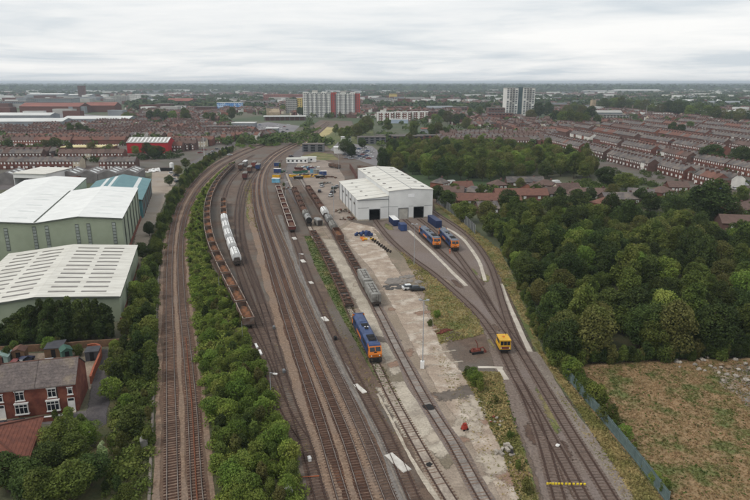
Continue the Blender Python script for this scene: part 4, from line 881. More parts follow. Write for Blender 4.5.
for k in range(5):
    o = yb if k == 0 else copy_tree(yb); on_track(o, 'Y2', s2 + 26.8 + k * 12.3, length=11)
    o['label'] = 'brown open wagon, %s behind the pale covered wagon in the middle row' % nth(k)
s3 = TRK['Y3'].near(341, 244)
o = open_wagon('open_wagon', 'rust-brown open wagon at the near end of the row beside the shed', 6.2, 2.7, M_brownw, M_wrust, M_load, None, .2); on_track(o, 'Y3', s3 + 6.8, length=12)
o = covered('covered_wagon', 'grey and black covered wagon behind the rust-brown one beside the shed', M_greyw, 5.6, h=3.3); on_track(o, 'Y3', s3 + 19.7, length=11)
o = covered('covered_wagon', 'dull silver covered wagon, third in the row beside the shed', M_tank, 5.6, h=3.3); on_track(o, 'Y3', s3 + 32.0, length=11)
o = covered('covered_wagon', 'clean white covered wagon in the row beside the shed', M_wwhite, 5.6, h=3.6); on_track(o, 'Y3', s3 + 46.4, length=11)
for k in range(5):
    o = copy_tree(yb); on_track(o, 'Y3', s3 + 59.4 + k * 12.2, length=11); o['group'] = 'brown wagons behind the clean white wagon'
    o['label'] = 'brown open wagon, %s behind the clean white wagon' % nth(k)
# small grey van body standing between the rows
p = G(318.5, 225); o = empty('van_body', 'small pale grey van body standing between two wagon rows', 'container', (p.x, p.y, 0), math.radians(112))
MB().box(-2.4, 2.4, -1.2, 1.2, .3, 2.4).build('body', M_greyw, o); MB().prism([(-1.25, 2.4), (1.25, 2.4), (.7, 2.75), (-.7, 2.75)], -2.45, 2.45, 'x').build('roof', M_tank, o)
MB().box(-2.2, 2.2, -1.0, 1.0, .0, .3).build('skid', M_under, o); MB().box(-2.45, -2.402, -.9, .9, .5, 2.2).build('door', M_under, o)
# grey covered wagons in the middle of the yard
GG = 'grey covered wagons in the yard'
gw = covered('covered_wagon', 'grimy grey covered wagon facing the camera on the yard track', M_greyw, 5.6, GG, h=3.4, boxy=True); sg = TRK['Y3'].near(377.5, 308.5)
on_track(gw, 'Y3', sg + 6.2, length=11)
o = copy_tree(gw); o['label'] = 'second grimy grey covered wagon, behind the one facing the camera'; on_track(o, 'Y3', sg + 18.3, length=11)
# skeletal wagon frames
def skeleton(label, group):
    o = empty('wagon_frame', label, 'wagon frame', group=group); hl = 4.4
    for y in (-1.15, 1.15): MB().box(-hl, hl, y - .12, y + .12, .8, 1.1).build('sole_bar', M_brownw, o)
    for k in range(8):
        x = -hl + .2 + k * (2 * hl - .4) / 7; MB().box(x - .14, x + .14, -1.02, 1.02, .83, 1.08).build('cross_member', M_wrust if k % 3 else M_under, o)
    for x in (-hl + 1.6, hl - 1.6): obj('bogie', ME_bogie, o, (x, 0, 0))
    for k, (x, y) in enumerate(((-2.4, .4), (.3, -.5), (2.6, .3))): MB().box(x - .4, x + .4, y - .35, y + .35, 1.12, 1.34).build('bolster_block', M_brownw, o)
    return o
sk = skeleton('', 'bare wagon frames behind the blue locomotive'); sb = TRK['Y2'].near(350, 311)
for k in range(9):
    o = sk if k == 0 else copy_tree(sk); on_track(o, 'Y2', sb + 5 + k * 9.3, length=8); o['label'] = 'bare black wagon frame, %s behind the blue and orange locomotive' % nth(k)
sc3 = TRK['Y3'].near(362, 281)
for k in range(5):
    o = copy_tree(sk); on_track(o, 'Y3', sc3 + 6 + k * 9.3, length=8); o['group'] = 'bare wagon frames behind the grey wagons'; o['label'] = 'bare black wagon frame, %s behind the grey covered wagons' % nth(k)

# ---- locomotives
M_lblue = mat('loco_blue', (46, 66, 108), (36, 52, 86), scale=.6, detail=7, rough=.4, objvar=.05, coords='obj', col3=(58, 78, 118), scale3=.5)
M_lor = mat('loco_orange', (214, 122, 40), (188, 104, 38), scale=.6, detail=6, rough=.4, coords='obj')
M_lgrey = mat('loco_roof_grey', (120, 126, 136), (98, 103, 112), scale=.7, detail=7, coords='obj')
M_ldark = mat('loco_grille', (48, 50, 54), (36, 37, 40), scale=3, wave=('X', 12, .8), coords='obj')
def loco(label, roofm, group=None):
    o = empty('locomotive', label, 'locomotive', group=group); hl = 9.9; w = 1.34
    MB().box(-hl - .1, hl + .1, -1.3, 1.3, .95, 1.22).build('underframe', M_black, o)
    body = MB().prism([(-w, 1.221), (w, 1.221), (w, 3.2), (w * .93, 3.38), (-w * .93, 3.38), (-w, 3.2)], -8.35, 8.35, 'x').build('body', M_lblue, o)
    MB().prism([(-w * .93, 3.381), (w * .93, 3.381), (w * .62, 3.8), (-w * .62, 3.8)], -8.35, 8.35, 'x').build('roof', roofm, o)
    for k in range(13):
        x = -7.8 + k * 1.3
        for y0, y1 in ((-w - .05, -w - .002), (w + .002, w + .05)): MB().box(x - .04, x + .04, y0, y1, 1.35, 3.1).build('body_rib', M_lblue, body)
    for y0, y1 in ((-w - .04, -w - .0015), (w + .0015, w + .04)):
        MB().box(-4.0, 1.2, y0, y1, 1.5, 2.2).build('orange_band', M_lor, body); MB().box(3.4, 6.6, y0, y1, 2.2, 3.15).build('side_grille', M_ldark, body)
        MB().box(-7.6, -5.6, y0, y1, 2.2, 3.15).build('side_grille', M_ldark, body)
    for sx in (-1, 1):
        X = lambda v: sx * v
        prof = [(X(8.36), 1.22), (X(9.95), 1.22), (X(10.12), 1.9), (X(9.95), 2.35), (X(9.45), 3.25), (X(9.2), 3.62), (X(8.36), 3.75)]
        cab = MB().prism([(a, z) for a, z in prof], -w + .02, w - .02, 'y').build('cab', M_lor, o)
        MB().prism([(X(9.15), 3.66), (X(9.32), 3.46), (X(9.32), 3.52), (X(9.15), 3.74), (X(8.38), 3.86), (X(8.38), 3.78)], -w + .1, w - .1, 'y').build('cab_roof', roofm, cab)
        for y0, y1 in ((-1.12, -.08), (.08, 1.12)):
            wq = MB(); pts = [(X(9.90), y0, 2.48), (X(9.90), y1, 2.48), (X(9.46), y1, 3.27), (X(9.46), y0, 3.27)]; quad(wq, *(pts if sx > 0 else pts[::-1]), .035); wq.build('windscreen', M_glass, cab)
        MB().box(min(X(9.93), X(9.99)), max(X(9.93), X(9.99)), -.04, .04, 2.45, 2.6).build('wiper', M_black, cab)
        for y in (-w + .02, w - .02):
            y0, y1 = (y - .04, y - .002) if y < 0 else (y + .002, y + .04)
            MB().box(min(X(8.6), X(9.25)), max(X(8.6), X(9.25)), y0, y1, 2.35, 3.05).build('side_window', M_glass, cab); MB().box(min(X(8.38), X(8.56)), max(X(8.38), X(8.56)), y0, y1, 1.3, 3.2).build('door', M_lblue, cab)
        for y in (-.85, .85): MB().cyl((y, 1.65), .14, X(10.02), X(10.11), 'x', 10).build('headlight', M_wwhite, cab)
        MB().box(min(X(9.96), X(10.02)), max(X(9.96), X(10.02)), -.3, .3, 2.24, 2.4).build('number_panel', M_black, cab)
        MB().box(min(X(9.96), X(10.3)), max(X(9.96), X(10.3)), -1.3, 1.3, .55, 1.2).build('buffer_beam', M_black, o)
        for y in (-.87, .87): MB().cyl((y, 1.03), .1, X(10.3), X(10.65), 'x', 8).cyl((y, 1.03), .25, X(10.65), X(10.72), 'x', 12).build('buffer', M_under, o)
        MB().box(min(X(10.3), X(10.6)), max(X(10.3), X(10.6)), -.09, .09, .85, 1.1).build('coupling', M_black, o)
        MB().prism([(-1.2, .25), (1.2, .25), (1.3, .56), (-1.3, .56)], X(10.1), X(10.3), 'x').build('snowplough', M_black, o)
        bg = MB(); [bg.box(X(6.6) - 2.5, X(6.6) + 2.5, y - .09, y + .09, .45, .9) for y in (-1.05, 1.05)]; bg.box(X(6.6) - .5, X(6.6) + .5, -.95, .95, .55, .94); bgo = bg.build('bogie', M_under, o)
        for dx in (-1.85, 0, 1.85):
            wb = MB(); wheelset(wb, X(6.6) + dx, .53); wb.build('wheel', M_under, bgo)
    MB().taper((-2.6, 2.6, -1.0, 1.0), (-2.8, 2.8, -1.2, 1.2), .3, .94).build('fuel_tank', M_black, o)
    MB().box(4.2, 7.4, -.85, .85, 3.802, 3.92).build('radiator_fan_panel', M_ldark, o)
    for x in (5.0, 6.6): MB().cyl((x, 0), .62, 3.92, 3.98, 'z', 16).build('fan', M_black, o)
    MB().box(-2.2, -.6, -.75, .75, 3.802, 3.9).build('roof_hatch', M_ldark, o); MB().box(.2, 1.1, -.35, .35, 3.802, 4.0).build('exhaust', M_black, o)
    MB().box(-.35, .1, -.3, .0, 3.802, 3.93).build('horn_box', M_wwhite, o); MB().box(-.35, .1, .3, .6, 3.802, 3.93).build('horn_box', M_wwhite, o)
    MB().box(-7.6, -3.2, -.7, .7, 3.802, 3.87).build('roof_panel', roofm, o)
    return o
s = TRK['Y2'].near(377, 366); o = loco('blue locomotive with an orange cab front standing alone in the middle yard', M_lblue); on_track(o, 'Y2', s + 10.9, True, 14)
lr = loco('grey-roofed blue and orange locomotive, left one of the depot pair', M_lgrey, 'locomotives parked outside the shed'); on_track(lr, 'R5', TRK['R5'].near(437.5, 250) + 10.9, True, 14)
o = copy_tree(lr); o['label'] = 'grey-roofed blue and orange locomotive, right one of the depot pair'; on_track(o, 'R6', TRK['R6'].near(455, 252) + 10.9, True, 14)
# yellow rail vehicle
M_yel = mat('machine_yellow', (224, 174, 44), (192, 146, 38), scale=.7, detail=7, rough=.45, coords='obj')
o = empty('rail_trolley', 'boxy yellow rail vehicle with dark windows standing on the depot track', 'rail vehicle'); on_track(o, 'R1', TRK['R1'].near(505, 355.5) + 2.0, True, 3); o.scale = (.88, .92, .92)
MB().box(-2.2, 2.2, -1.25, 1.25, .55, .95).build('chassis', M_black, o)
MB().box(-2.1, 2.2, -1.3, 1.3, .951, 1.9).build('body', M_yel, o)
cb = MB().prism([(-1.7, 1.901), (2.15, 1.901), (2.0, 3.1), (-1.6, 3.1)], -1.25, 1.25, 'y').build('cab', M_yel, o)
MB().box(-1.8, 2.2, -1.32, 1.32, 3.102, 3.25).build('roof', M_yel, o)
for y0, y1 in ((-1.1, -.42), (-.34, .34), (.42, 1.1)):
    wq = MB(); quad(wq, (2.145, y0, 2.0), (2.145, y1, 2.0), (2.03, y1, 2.9), (2.03, y0, 2.9), .03); wq.build('windscreen', M_glass, cb)
for x0, x1 in ((-1.3, -.2), (.1, 1.5)):
    for y0, y1 in ((-1.29, -1.252), (1.252, 1.29)): MB().box(x0, x1, y0, y1, 2.05, 2.85).build('side_window', M_glass, cb)
MB().box(2.202, 2.26, -.9, .9, 1.1, 1.7).build('front_grille', M_reds, o)
for y in (-.95, .95): MB().cyl((y, 1.35), .13, 2.2, 2.27, 'x', 10).build('headlight', M_wwhite, o)
for x in (-1.3, 1.3): obj('wheelset', ME_axle, o, (x, 0, 0))
MB().cyl((-1.2, .8), .05, 3.25, 3.9, 'z', 6).build('exhaust_pipe', M_black, o)
MB().box(-.2, .3, -.2, .2, 3.25, 3.45).build('beacon', M_lor, o)

# ------------------------------------------------------------------ depot things
M_cont = mat('container_blue', (40, 54, 92), (32, 44, 76), scale=.5, detail=7, rough=.5, objvar=.12, coords='obj')
def container(label, p, rz, L, H, m, mtop, group=None):
    o = empty('container', label, 'container', (p.x, p.y, 0), rz, group); w = 1.22
    body = MB().box(-L / 2, L / 2, -w, w, .15, H).build('body', m, o)
    n = int(L / .6)
    for k in range(n):
        x = -L / 2 + (k + .5) * L / n
        for y0, y1 in ((-w - .045, -w - .002), (w + .002, w + .045)): MB().box(x - .15, x + .15, y0, y1, .3, H - .15).build('corrugation', m, body)
    MB().box(-L / 2 - .02, L / 2 + .02, -w - .02, w + .02, H + .002, H + .07).build('roof', mtop, o)
    for y0, y1 in ((-w + .05, -.03), (.03, w - .05)): MB().box(L / 2 + .002, L / 2 + .06, y0, y1, .25, H - .1).build('door', m, o)
    for x in (-L / 2 + .1, L / 2 - .1):
        for y in (-w + .1, w - .1): MB().box(x - .1, x + .1, y - .1, y + .1, .0, .15).build('corner_casting', M_black, o)
    return o
a_c = math.radians(102)
p = G(394, 224); container('blue container with a white roof in front of the shed', p, a_c + math.pi, 8.5, 2.6, M_cont, M_wwhite)
p = G(402.5, 230); container('small blue container just in front of the white-roofed one', p, a_c + math.pi, 4.5, 2.6, M_bluep, M_bluep)
p = G(434.5, 225); c = container('long dark blue container beside the right shed door', p, a_c + math.pi, 11.5, 2.9, M_cont, M_cont)
p = G(436.5, 223.2); 
# person in orange between the locomotives
def person(label, p, rz, hue):
    o = empty('person', label, 'person', (p.x, p.y, 0), rz)
    J = {'pel': (0, 0, .95, .15), 'ch': (0, 0, 1.3, .17), 'ne': (0, 0, 1.5, .065), 'hd': (.02, 0, 1.63, .10), 'tp': (.02, 0, 1.72, .085),
         'ls': (0, .2, 1.43, .075), 'le': (.02, .27, 1.16, .055), 'lh': (.1, .27, .93, .045), 'rs': (0, -.2, 1.43, .075), 're': (.02, -.27, 1.16, .055), 'rh': (.1, -.27, .93, .045),
         'lt': (0, .1, .88, .1), 'lk': (.06, .12, .5, .075), 'lf': (0, .13, .09, .055), 'lx': (.14, .14, .06, .05), 'rt': (0, -.1, .88, .1), 'rk': (-.02, -.12, .5, .075), 'rf': (-.08, -.13, .09, .055), 'rx': (.06, -.14, .06, .05)}
    E = [('pel', 'ch'), ('ch', 'ne'), ('ne', 'hd'), ('hd', 'tp'), ('ch', 'ls'), ('ls', 'le'), ('le', 'lh'), ('ch', 'rs'), ('rs', 're'), ('re', 'rh'), ('pel', 'lt'), ('lt', 'lk'), ('lk', 'lf'), ('lf', 'lx'), ('pel', 'rt'), ('rt', 'rk'), ('rk', 'rf'), ('rf', 'rx')]
    ks = list(J); me = bpy.data.meshes.new('body'); me.from_pydata([J[k][:3] for k in ks], [(ks.index(a), ks.index(b)) for a, b in E], [])
    ob = obj('body', me, o); ob.modifiers.new('skin', 'SKIN'); ob.modifiers.new('sub', 'SUBSURF').render_levels = 1
    sv = me.skin_vertices[0].data
    for i, k in enumerate(ks): sv[i].radius = (J[k][3], J[k][3])
    sv[0].use_root = True; me.materials.append(mat('orange_workwear', hue, tuple(int(v * .8) for v in hue), scale=3))
    MB().lump((.02, 0, 1.74), (.13, .12, .09), 3, rough=.02).build('hard_hat', M_wwhite, o)
    MB().box(-.19, .19, -.2, .2, 1.08, 1.14).build('reflective_band', M_wwhite, o)
    return o
person('person in orange work clothes standing between the two parked locomotives', G(449.8, 253.6), -1.6, (222, 104, 44))
# palisade fence by the wood
def fence(name, label, pts, h, m, mp, step, pale_w=.09, gap=.22, lean=0):
    P = Path(pts); o = empty(name, label, 'fence'); n = int(P.L / step)
    pm = MB().box(-.07, .07, -.07, .07, 0, h + .1).mesh('post', mp); bl = MB(); k = int(step / gap)
    for i in range(k): x = (i + .5) * step / k; bl.box(x - pale_w / 2, x + pale_w / 2, -.02, .02, .1, h)
    bl.box(0, step, .025, .07, h * .2, h * .2 + .06).box(0, step, .025, .07, h * .82, h * .82 + .06); bm_ = bl.mesh('panel', m)
    for i in range(n):
        q, a = P.at(i * step); q2, _ = P.at(min((i + 1) * step, P.L)); a = math.atan2(q2.y - q.y, q2.x - q.x)
        obj('post', pm, o, (q.x, q.y, 0), a); pn = obj('panel', bm_, o, (q.x, q.y, 0), a); pn['kind'] = 'stuff'
    return o
fence('palisade_fence', 'tall grey palisade fence with pale posts between the depot and the wood', [(475, 234), (468, 227), (460, 220), (450, 212), (442, 206), (436, 202)], 3.6, mat('fence_grey', (104, 106, 104), (88, 90, 90), scale=1), mat('fence_post_pale', (188, 190, 188), (168, 170, 168), scale=1), 2.5, .1, .18)
fence('palisade_fence', 'blue-green palisade fence along the edge of the rough field', [(668, 506), (652, 484), (636, 463), (622, 446), (610, 431), (592, 409), (576, 390), (562, 373)], 2.2, mat('fence_teal', (106, 122, 120), (88, 104, 103), scale=1), mat('fence_teal_post', (112, 126, 124), (94, 108, 107), scale=1), 2.6, .1, .16)
# lamp masts
def mast(label, px, py, h, head='twin', r=.11, m=None, box=False):
    p = G(px, py); o = empty('lamp_mast', label, 'lamp mast', (p.x, p.y, 0), random.uniform(-.4, .4)); m = m or mat('galvanised', (168, 170, 172), (148, 150, 152), scale=1, rough=.4)
    MB().cyl((0, 0), r, 0, h, 'z', 8, r1=r * .55).build('pole', m, o)
    if head == 'twin':
        MB().box(-.8, .8, -.05, .05, h, h + .1).build('cross_arm', m, o)
        for x in (-.75, .75): MB().box(x - .3, x + .3, -.32, .1, h + .1, h + .35).build('floodlight', m, o)
    elif head == 'single':
        MB().box(-.05, 1.2, -.05, .05, h, h + .1).build('arm', m, o); MB().box(.7, 1.5, -.18, .18, h - .08, h + .1).build('lantern', M_frame, o)
    if box: MB().box(-.45, .35, -.4, .4, 0, 1.5).build('cabinet', M_frame, o)
    return o
mast('tall lamp mast with a white cabinet at its foot on the hardstanding', 422.5, 368, 14.5, 'twin', .13, box=True)
mast('lamp mast beside the left depot track in front of the shed', 414, 264.5, 13, 'twin')
mast('lamp mast at the left corner of the white shed', 334, 216.5, 13, 'twin')
mast('lamp post with a white lantern at the edge of the shrub strip', 271, 395, 4.5, 'single', .08)
mast('signal-thin post at the near end of the rusty wagons', 242.8, 342, 5, 'none', .06)
mast('thin post beside the rusty wagons in the shrubs', 219.5, 291, 4, 'none', .06)
mast('lamp post between the debris-strewn siding and the grass', 299.5, 271, 5.5, 'single', .08)
mast('tall white mast behind the left embankment trees', 204.5, 158, 16, 'none', .22, mat('white_mast', (220, 220, 218)))
mast('slim lamp mast in the wood by the grey fence', 528, 277, 6, 'single', .07)
mast('slim grey mast by the works yard', 286, 205, 11, 'single', .1)
mast('lamp mast near the far wagons', 339, 172, 11, 'twin', .12)
mast('thin lamp post in front of the large dark tree', 694.5, 222, 8, 'single', .09)
# ---- cars
def car_mesh():
    o = {}
    o['body'] = MB().prism([(-2.1, .35), (2.1, .35), (2.15, .75), (1.5, .92), (.9, .95), (-2.1, .98), (-2.15, .6)], -.85, .85, 'y')
    o['cabin'] = MB().taper((-1.75, .95, -.8, .8), (-1.3, .35, -.66, .66), .951, 1.45)
    o['roof'] = MB().box(-1.28, .33, -.65, .65, 1.452, 1.49)
    o['wheel'] = MB().cyl((0, .32), .32, -.1, .1, 'y', 12)
    return o
CM = car_mesh(); CAR_ME = {}
def car(label, px, py, rz, col, group=None, kind='car', small=False, z=0.05, wpos=None):
    p = Vector(wpos) if wpos is not None else G(px, py); mt = mat('paint_%d_%d_%d' % col, col, tuple(int(v * .88) for v in col), scale=.4, rough=.3, spec=.5); o = empty('parked_car' if kind == 'car' else 'parked_van', label, kind, (p.x, p.y, z), rz, group)
    key = (col, kind)
    if key not in CAR_ME:
        if kind == 'car': CAR_ME[key] = dict(body=CM['body'].mesh('body', mt), cabin=CM['cabin'].mesh('glasshouse', M_glass), roof=CM['roof'].mesh('roof', mt), wheel=CM['wheel'].mesh('wheel', M_black))
        else:
            bd = MB().prism([(-2.6, .4), (2.5, .4), (2.55, 1.1), (1.9, 1.3), (1.35, 2.1), (-2.6, 2.15)], -.95, .95, 'y')
            CAR_ME[key] = dict(body=bd.mesh('body', mt), cabin=MB().taper((1.42, 1.93, -.85, .85), (1.30, 1.46, -.8, .8), 1.32, 2.0).mesh('windscreen', M_glass), roof=MB().box(-2.5, 1.2, -.9, .9, 2.152, 2.2).mesh('roof', mt), wheel=CM['wheel'].mesh('wheel', M_black))
    d = CAR_ME[key]
    obj('body', d['body'], o); obj('glasshouse' if kind == 'car' else 'windscreen', d['cabin'], o); obj('roof', d['roof'], o)
    if small: return o
    for x in (-1.35, 1.35):
        for y in (-.78, .78): obj('wheel', d['wheel'], o, (x, y, 0))
    for y in (-.6, .6):
        MB().box(2.1, 2.16, y - .18, y + .18, .6, .74).build('headlight', M_frame, o); MB().box(-2.15 if kind == 'car' else -2.64, -2.08 if kind == 'car' else -2.58, y - .15, y + .15, .65, .85).build('tail_light', M_reds, o)
    return o
car('dark car parked on the street behind the red hipped roof', 22, 428.5, A14, (36, 38, 42)); car('second dark car at the left edge of the street', 3, 430.5, A14, (58, 60, 66))
car('blue-black car parked in the yards behind the terrace', 25, 363.5, A14 + 1.2, (46, 52, 78)); car('red car behind the terrace next to the timber shed', 17, 366, A14 + 1.4, (120, 44, 40))
car('silver car behind the terrace by the grey-roofed garage', 52, 366, A14, (176, 178, 180))
car('white car parked beside the dark pickup in the yard', 409.5, 289.5, .25, (226, 228, 228))
car('dark car parked beside the white car in the yard', 417, 290.6, .15, (56, 58, 62))
works = [(319.5, 192, 1.6, (60, 62, 66)), (322, 187, 1.4, (200, 202, 204)), (333, 193, 1.2, (70, 72, 78)), (331, 196.5, 1.3, (216, 218, 218)), (337, 187.5, 1.5, (150, 152, 154)), (334, 189, 1.2, (64, 80, 70)), (291, 157, 1.0, (60, 50, 64)), (290, 161, 1.1, (120, 60, 58))]
wl_ = ['dark car parked in the works yard near the wagons', 'pale silver car farthest of those by the wagons in the works yard', 'dark grey car beside the shed in the works yard', 'white car nearest the shed in the works yard',
       'silver car behind the shed corner mast', 'dark green car by the shed corner', 'dark van-like car on the access road', 'red car on the access road']
for (x, y, r, c), l in zip(works, wl_): car(l, x, y, r, c)

# ---- heaps, drums and scrap in the yard
def heap(name, label, cat, px, py, n, spread, mlist, size, seed, kind='box', h=1.2):
    """a pile whose pieces are told apart: each a part"""
    p = G(px, py); o = empty(name, label, cat, (p.x, p.y, 0)); rr = random.Random(seed)
    for k in range(n):
        t = rr.uniform(0, 6.28); d = spread * math.sqrt(rr.random()); x, y = d * math.cos(t) * 1.3, d * math.sin(t); z = max(0, h * (1 - d / spread) * rr.random()); s_ = size * rr.uniform(.7, 1.3)
        m = rr.choice(mlist)
        if kind == 'box': q = MB().box(-s_, s_, -s_ * .5, s_ * .5, 0, s_ * .7).build('piece', m, o, (x, y, z), rr.uniform(0, 3.1))
        elif kind == 'drum': q = MB().cyl((0, s_), s_, -s_ * .45, s_ * .45, 'y', 12).cyl((0, s_), s_ * .45, -s_ * .7, s_ * .7, 'y', 10).build('drum', m, o, (x, y, z), rr.uniform(0, 3.1))
        elif kind == 'lump': q = MB().lump((0, 0, s_ * .3), (s_, s_ * .8, s_ * .55), k + seed, rough=.25).build('piece', m, o, (x, y, z), rr.uniform(0, 3.1))
        elif kind == 'flat': q = MB().lump((0, 0, 0), (s_ * 1.5, s_ * 1.2, s_ * .32), k + seed, rough=.18, seg=12).build('mound', m, o, (x, y, .02), rr.uniform(0, 3.1))
        elif kind == 'beam': q = MB().box(-s_ * 3, s_ * 3, -.12, .12, 0, .24).build('beam', m, o, (x * .5, y, z), rr.uniform(-.4, .4) + .6)
        elif kind == 'wheelset': q = obj('wheelset', ME_axle, o, (x, y, z), rr.uniform(0, 3.1))
    return o
heap('drum_stack', 'heap of blue drums in front of the left shed door', 'drums', 363, 236, 12, 2.8, [M_cont, M_bluep], .7, 1, 'drum', 1.4)
heap('yellow_parts_pile', 'pile of yellow machine parts beside the blue drums', 'pile', 367.5, 239.5, 8, 2.2, [M_yel, M_lor], .7, 2, 'box', 1.0)
wsl = [G(372 + 2.1 * k, 240 + 1.55 * k) for k in range(9)]
for k, q in enumerate(wsl):
    o = obj('wheelset', ME_axle, None, (q.x, q.y, .03), .6 + .1 * (k % 3)); tag(o, 'rusty loose wheelset, %s from the yellow parts in the row' % nth(k), 'wheelset', 'row of loose wheelsets')
heap('ash_heap', 'flat dark ash heap beside the white car', 'heap', 400, 287.5, 12, 3.0, [mat('ash_dark', (92, 88, 85), (74, 71, 69), scale=1)], .8, 4, 'flat', .3)
heap('gravel_heap', 'low grey gravel heap above the dark ash heap', 'heap', 402, 280.5, 12, 4.0, [mat('ash_grey', (134, 127, 120), (114, 108, 102), scale=1)], 1.2, 5, 'flat', .3)
# rusty crane wreck
p = G(476.5, 353); o = empty('scrap_crane', 'rusty red wrecked crane with a raised arm on the dry ground', 'scrap machine', (p.x, p.y, 0), .3); o.scale = (.55, .6, .72)
M_sr = mat('scrap_rust', (128, 66, 54), (92, 54, 46), scale=1.2, detail=7, coords='obj')
MB().taper((-2.2, 1.6, -1, 1), (-1.9, 1.2, -.8, .8), .5, 1.3).build('body', M_sr, o); MB().box(-2.4, 2.4, -1.25, -.75, 0, .75).build('crawler', M_black, o); MB().box(-2.4, 2.4, .75, 1.25, 0, .75).build('crawler', M_black, o)
MB().tube([(.6, 0, 1.2), (.2, .3, 3.0), (-.6, .4, 4.2)], .22, 6, r1=.14).build('arm', M_sr, o); MB().tube([(.4, 0, 1.3), (2.6, -.2, 1.7), (3.6, -.3, .6)], .2, 6).build('boom', M_sr, o)
MB().taper((3.1, 4.0, -.7, .3), (3.3, 3.9, -.6, .2), .0, .7).build('bucket', M_sr, o); MB().box(-1.8, -.9, -.55, .1, 1.301, 1.8).build('seat_box', M_sr, o)
# red machine
p = G(464.5, 430); o = empty('red_machine', 'small red machine standing on the broken hardstanding', 'machine', (p.x, p.y, 0), .5); o.scale = (.62, .62, .68); M_red = mat('machine_red', (158, 58, 44), (128, 50, 42), scale=1, coords='obj')
MB().taper((-.8, .8, -.6, .6), (-.6, .6, -.5, .5), .35, 1.3).build('hopper', M_red, o); MB().box(-.5, .5, -.35, .35, 1.301, 1.8).build('engine_cover', M_red, o)
for x, y in ((-.6, -.6), (.6, -.6), (-.6, .6), (.6, .6)): MB().cyl((x, .3), .3, y - .08, y + .08, 'y', 10).build('wheel', M_black, o)
MB().tube([(.7, 0, .8), (1.2, .1, 1.3), (1.3, .1, 1.5)], .06, 5).build('handle', M_black, o); MB().cyl((-.3, .15), .06, 1.8, 2.3, 'z', 6).build('exhaust_pipe', M_black, o)
M_cblock = mat('concrete_block', (168, 160, 148), (140, 132, 122), scale=1, objvar=.15, bump=.3)
heap('rubble_pile', 'pile of concrete blocks at the edge of the weedy verge', 'rubble', 506.5, 451, 12, 1.6, [M_cblock, M_black, M_cblock], .42, 6, 'box', .8)
heap('timber_pile', 'rusty beams lying at the edge of the dry grass patch', 'beams', 445, 332, 6, 1.6, [M_sr, M_timber], .5, 7, 'beam', .3)
heap('rubble_pile', 'scattered pale stones along the wood edge of the rough field', 'rubble', 742, 369, 46, 7.5, [M_cblock, mat('stone_tan', (150, 128, 104), (126, 108, 88), scale=1, objvar=.2)], .5, 8, 'lump', .5)
heap('rubble_pile', 'pale concrete lumps below the wood in the field corner', 'rubble', 694, 364, 14, 3.4, [M_cblock], .45, 9, 'lump', .3)
heap('rubble_pile', 'broken blocks beside the weeds on the hardstanding edge', 'rubble', 497, 421, 9, 1.5, [M_cblock, M_sr], .3, 10, 'lump', .3)
# white blocks and slabs
for i, (x, y, L_, W2, h_, rz, lab) in enumerate(((397.5, 463, 5.2, 1.5, .14, 2.14, 'long white slab lying in the debris-strewn siding'), (325, 319.5, 3.0, 1.2, .15, 2.0, 'pale slab lying in the siding above the grey walkway'),
      (303, 261.5, 3.4, 1.4, .18, 1.95, 'white slab on the siding below the maroon wagons'), (294.5, 239, 3.2, 1.5, .3, 1.9, 'pale slab just in front of the maroon wagons'), (311, 283, 2.2, 1.2, .14, 2.0, 'small pale slab on the siding by the green verge'),
      (360, 389, 4.0, 1.0, .12, 2.1, 'narrow pale slab on the siding left of the concrete apron'), (315.5, 238, 3.0, 2.2, .6, 1.95, 'pale block at the far end of the bare wagon frames'), (318, 243, 2.2, 1.8, .5, 1.9, 'second pale block before the bare wagon frames'))):
    p = G(x, y); o = MB().taper((-L_ / 2, L_ / 2, -W2 / 2, W2 / 2), (-L_ / 2 + .05, L_ / 2 - .08, -W2 / 2 + .04, W2 / 2 - .06), 0, h_).build('concrete_slab', mat('white_slab', (204, 200, 192), (176, 170, 162), scale=1.0, objvar=.08), None, (p.x, p.y, .06), rz + .0)
    o.rotation_euler = (0, .01, rz); tag(o, lab, 'slab')
for i, (x, y, h_, lab, mm) in enumerate(((256.5, 347, .5, 'white cable trough lid beside the rusty wagon track', M_frame), (260.5, 353.5, .5, 'second white trough lid beside the rusty wagon track', M_frame), (309.5, 461, .55, 'white point motor in the near left siding', M_frame), (284, 373, .6, 'grey point motor in the middle siding', M_steel),
      (274, 329, .6, 'grey point motor farther up the middle siding', M_steel), (288.5, 495, 1.2, 'white cabinet at the bottom edge of the shrub strip', M_frame), (144.5, 446, 1.3, 'pale grey cabinet on the left embankment', M_greyw), (335.5, 340, .7, 'black hand lever box beside the siding', M_black),
      (346.5, 465.5, .5, 'dark drain cover box on the near yard track', M_black))):
    if i == 8: continue
    p = G(x, y); o = empty('equipment_box', lab, 'equipment box', (p.x, p.y, .06), -1.2); s_ = h_ * .6
    if i < 2: MB().box(-1.1, 1.1, -.2, .2, 0, .3).build('case', mm, o); MB().box(-1.14, 1.14, -.24, .24, .302, .36).build('lid', mm, o)
    else: MB().box(-s_, s_, -s_ * .7, s_ * .7, 0, h_).build('case', mm, o); MB().taper((-s_ - .05, s_ + .05, -s_ * .7 - .05, s_ * .7 + .05), (-s_ * .8, s_ * .8, -s_ * .5, s_ * .5), h_ + .002, h_ + .15).build('lid', mm, o)
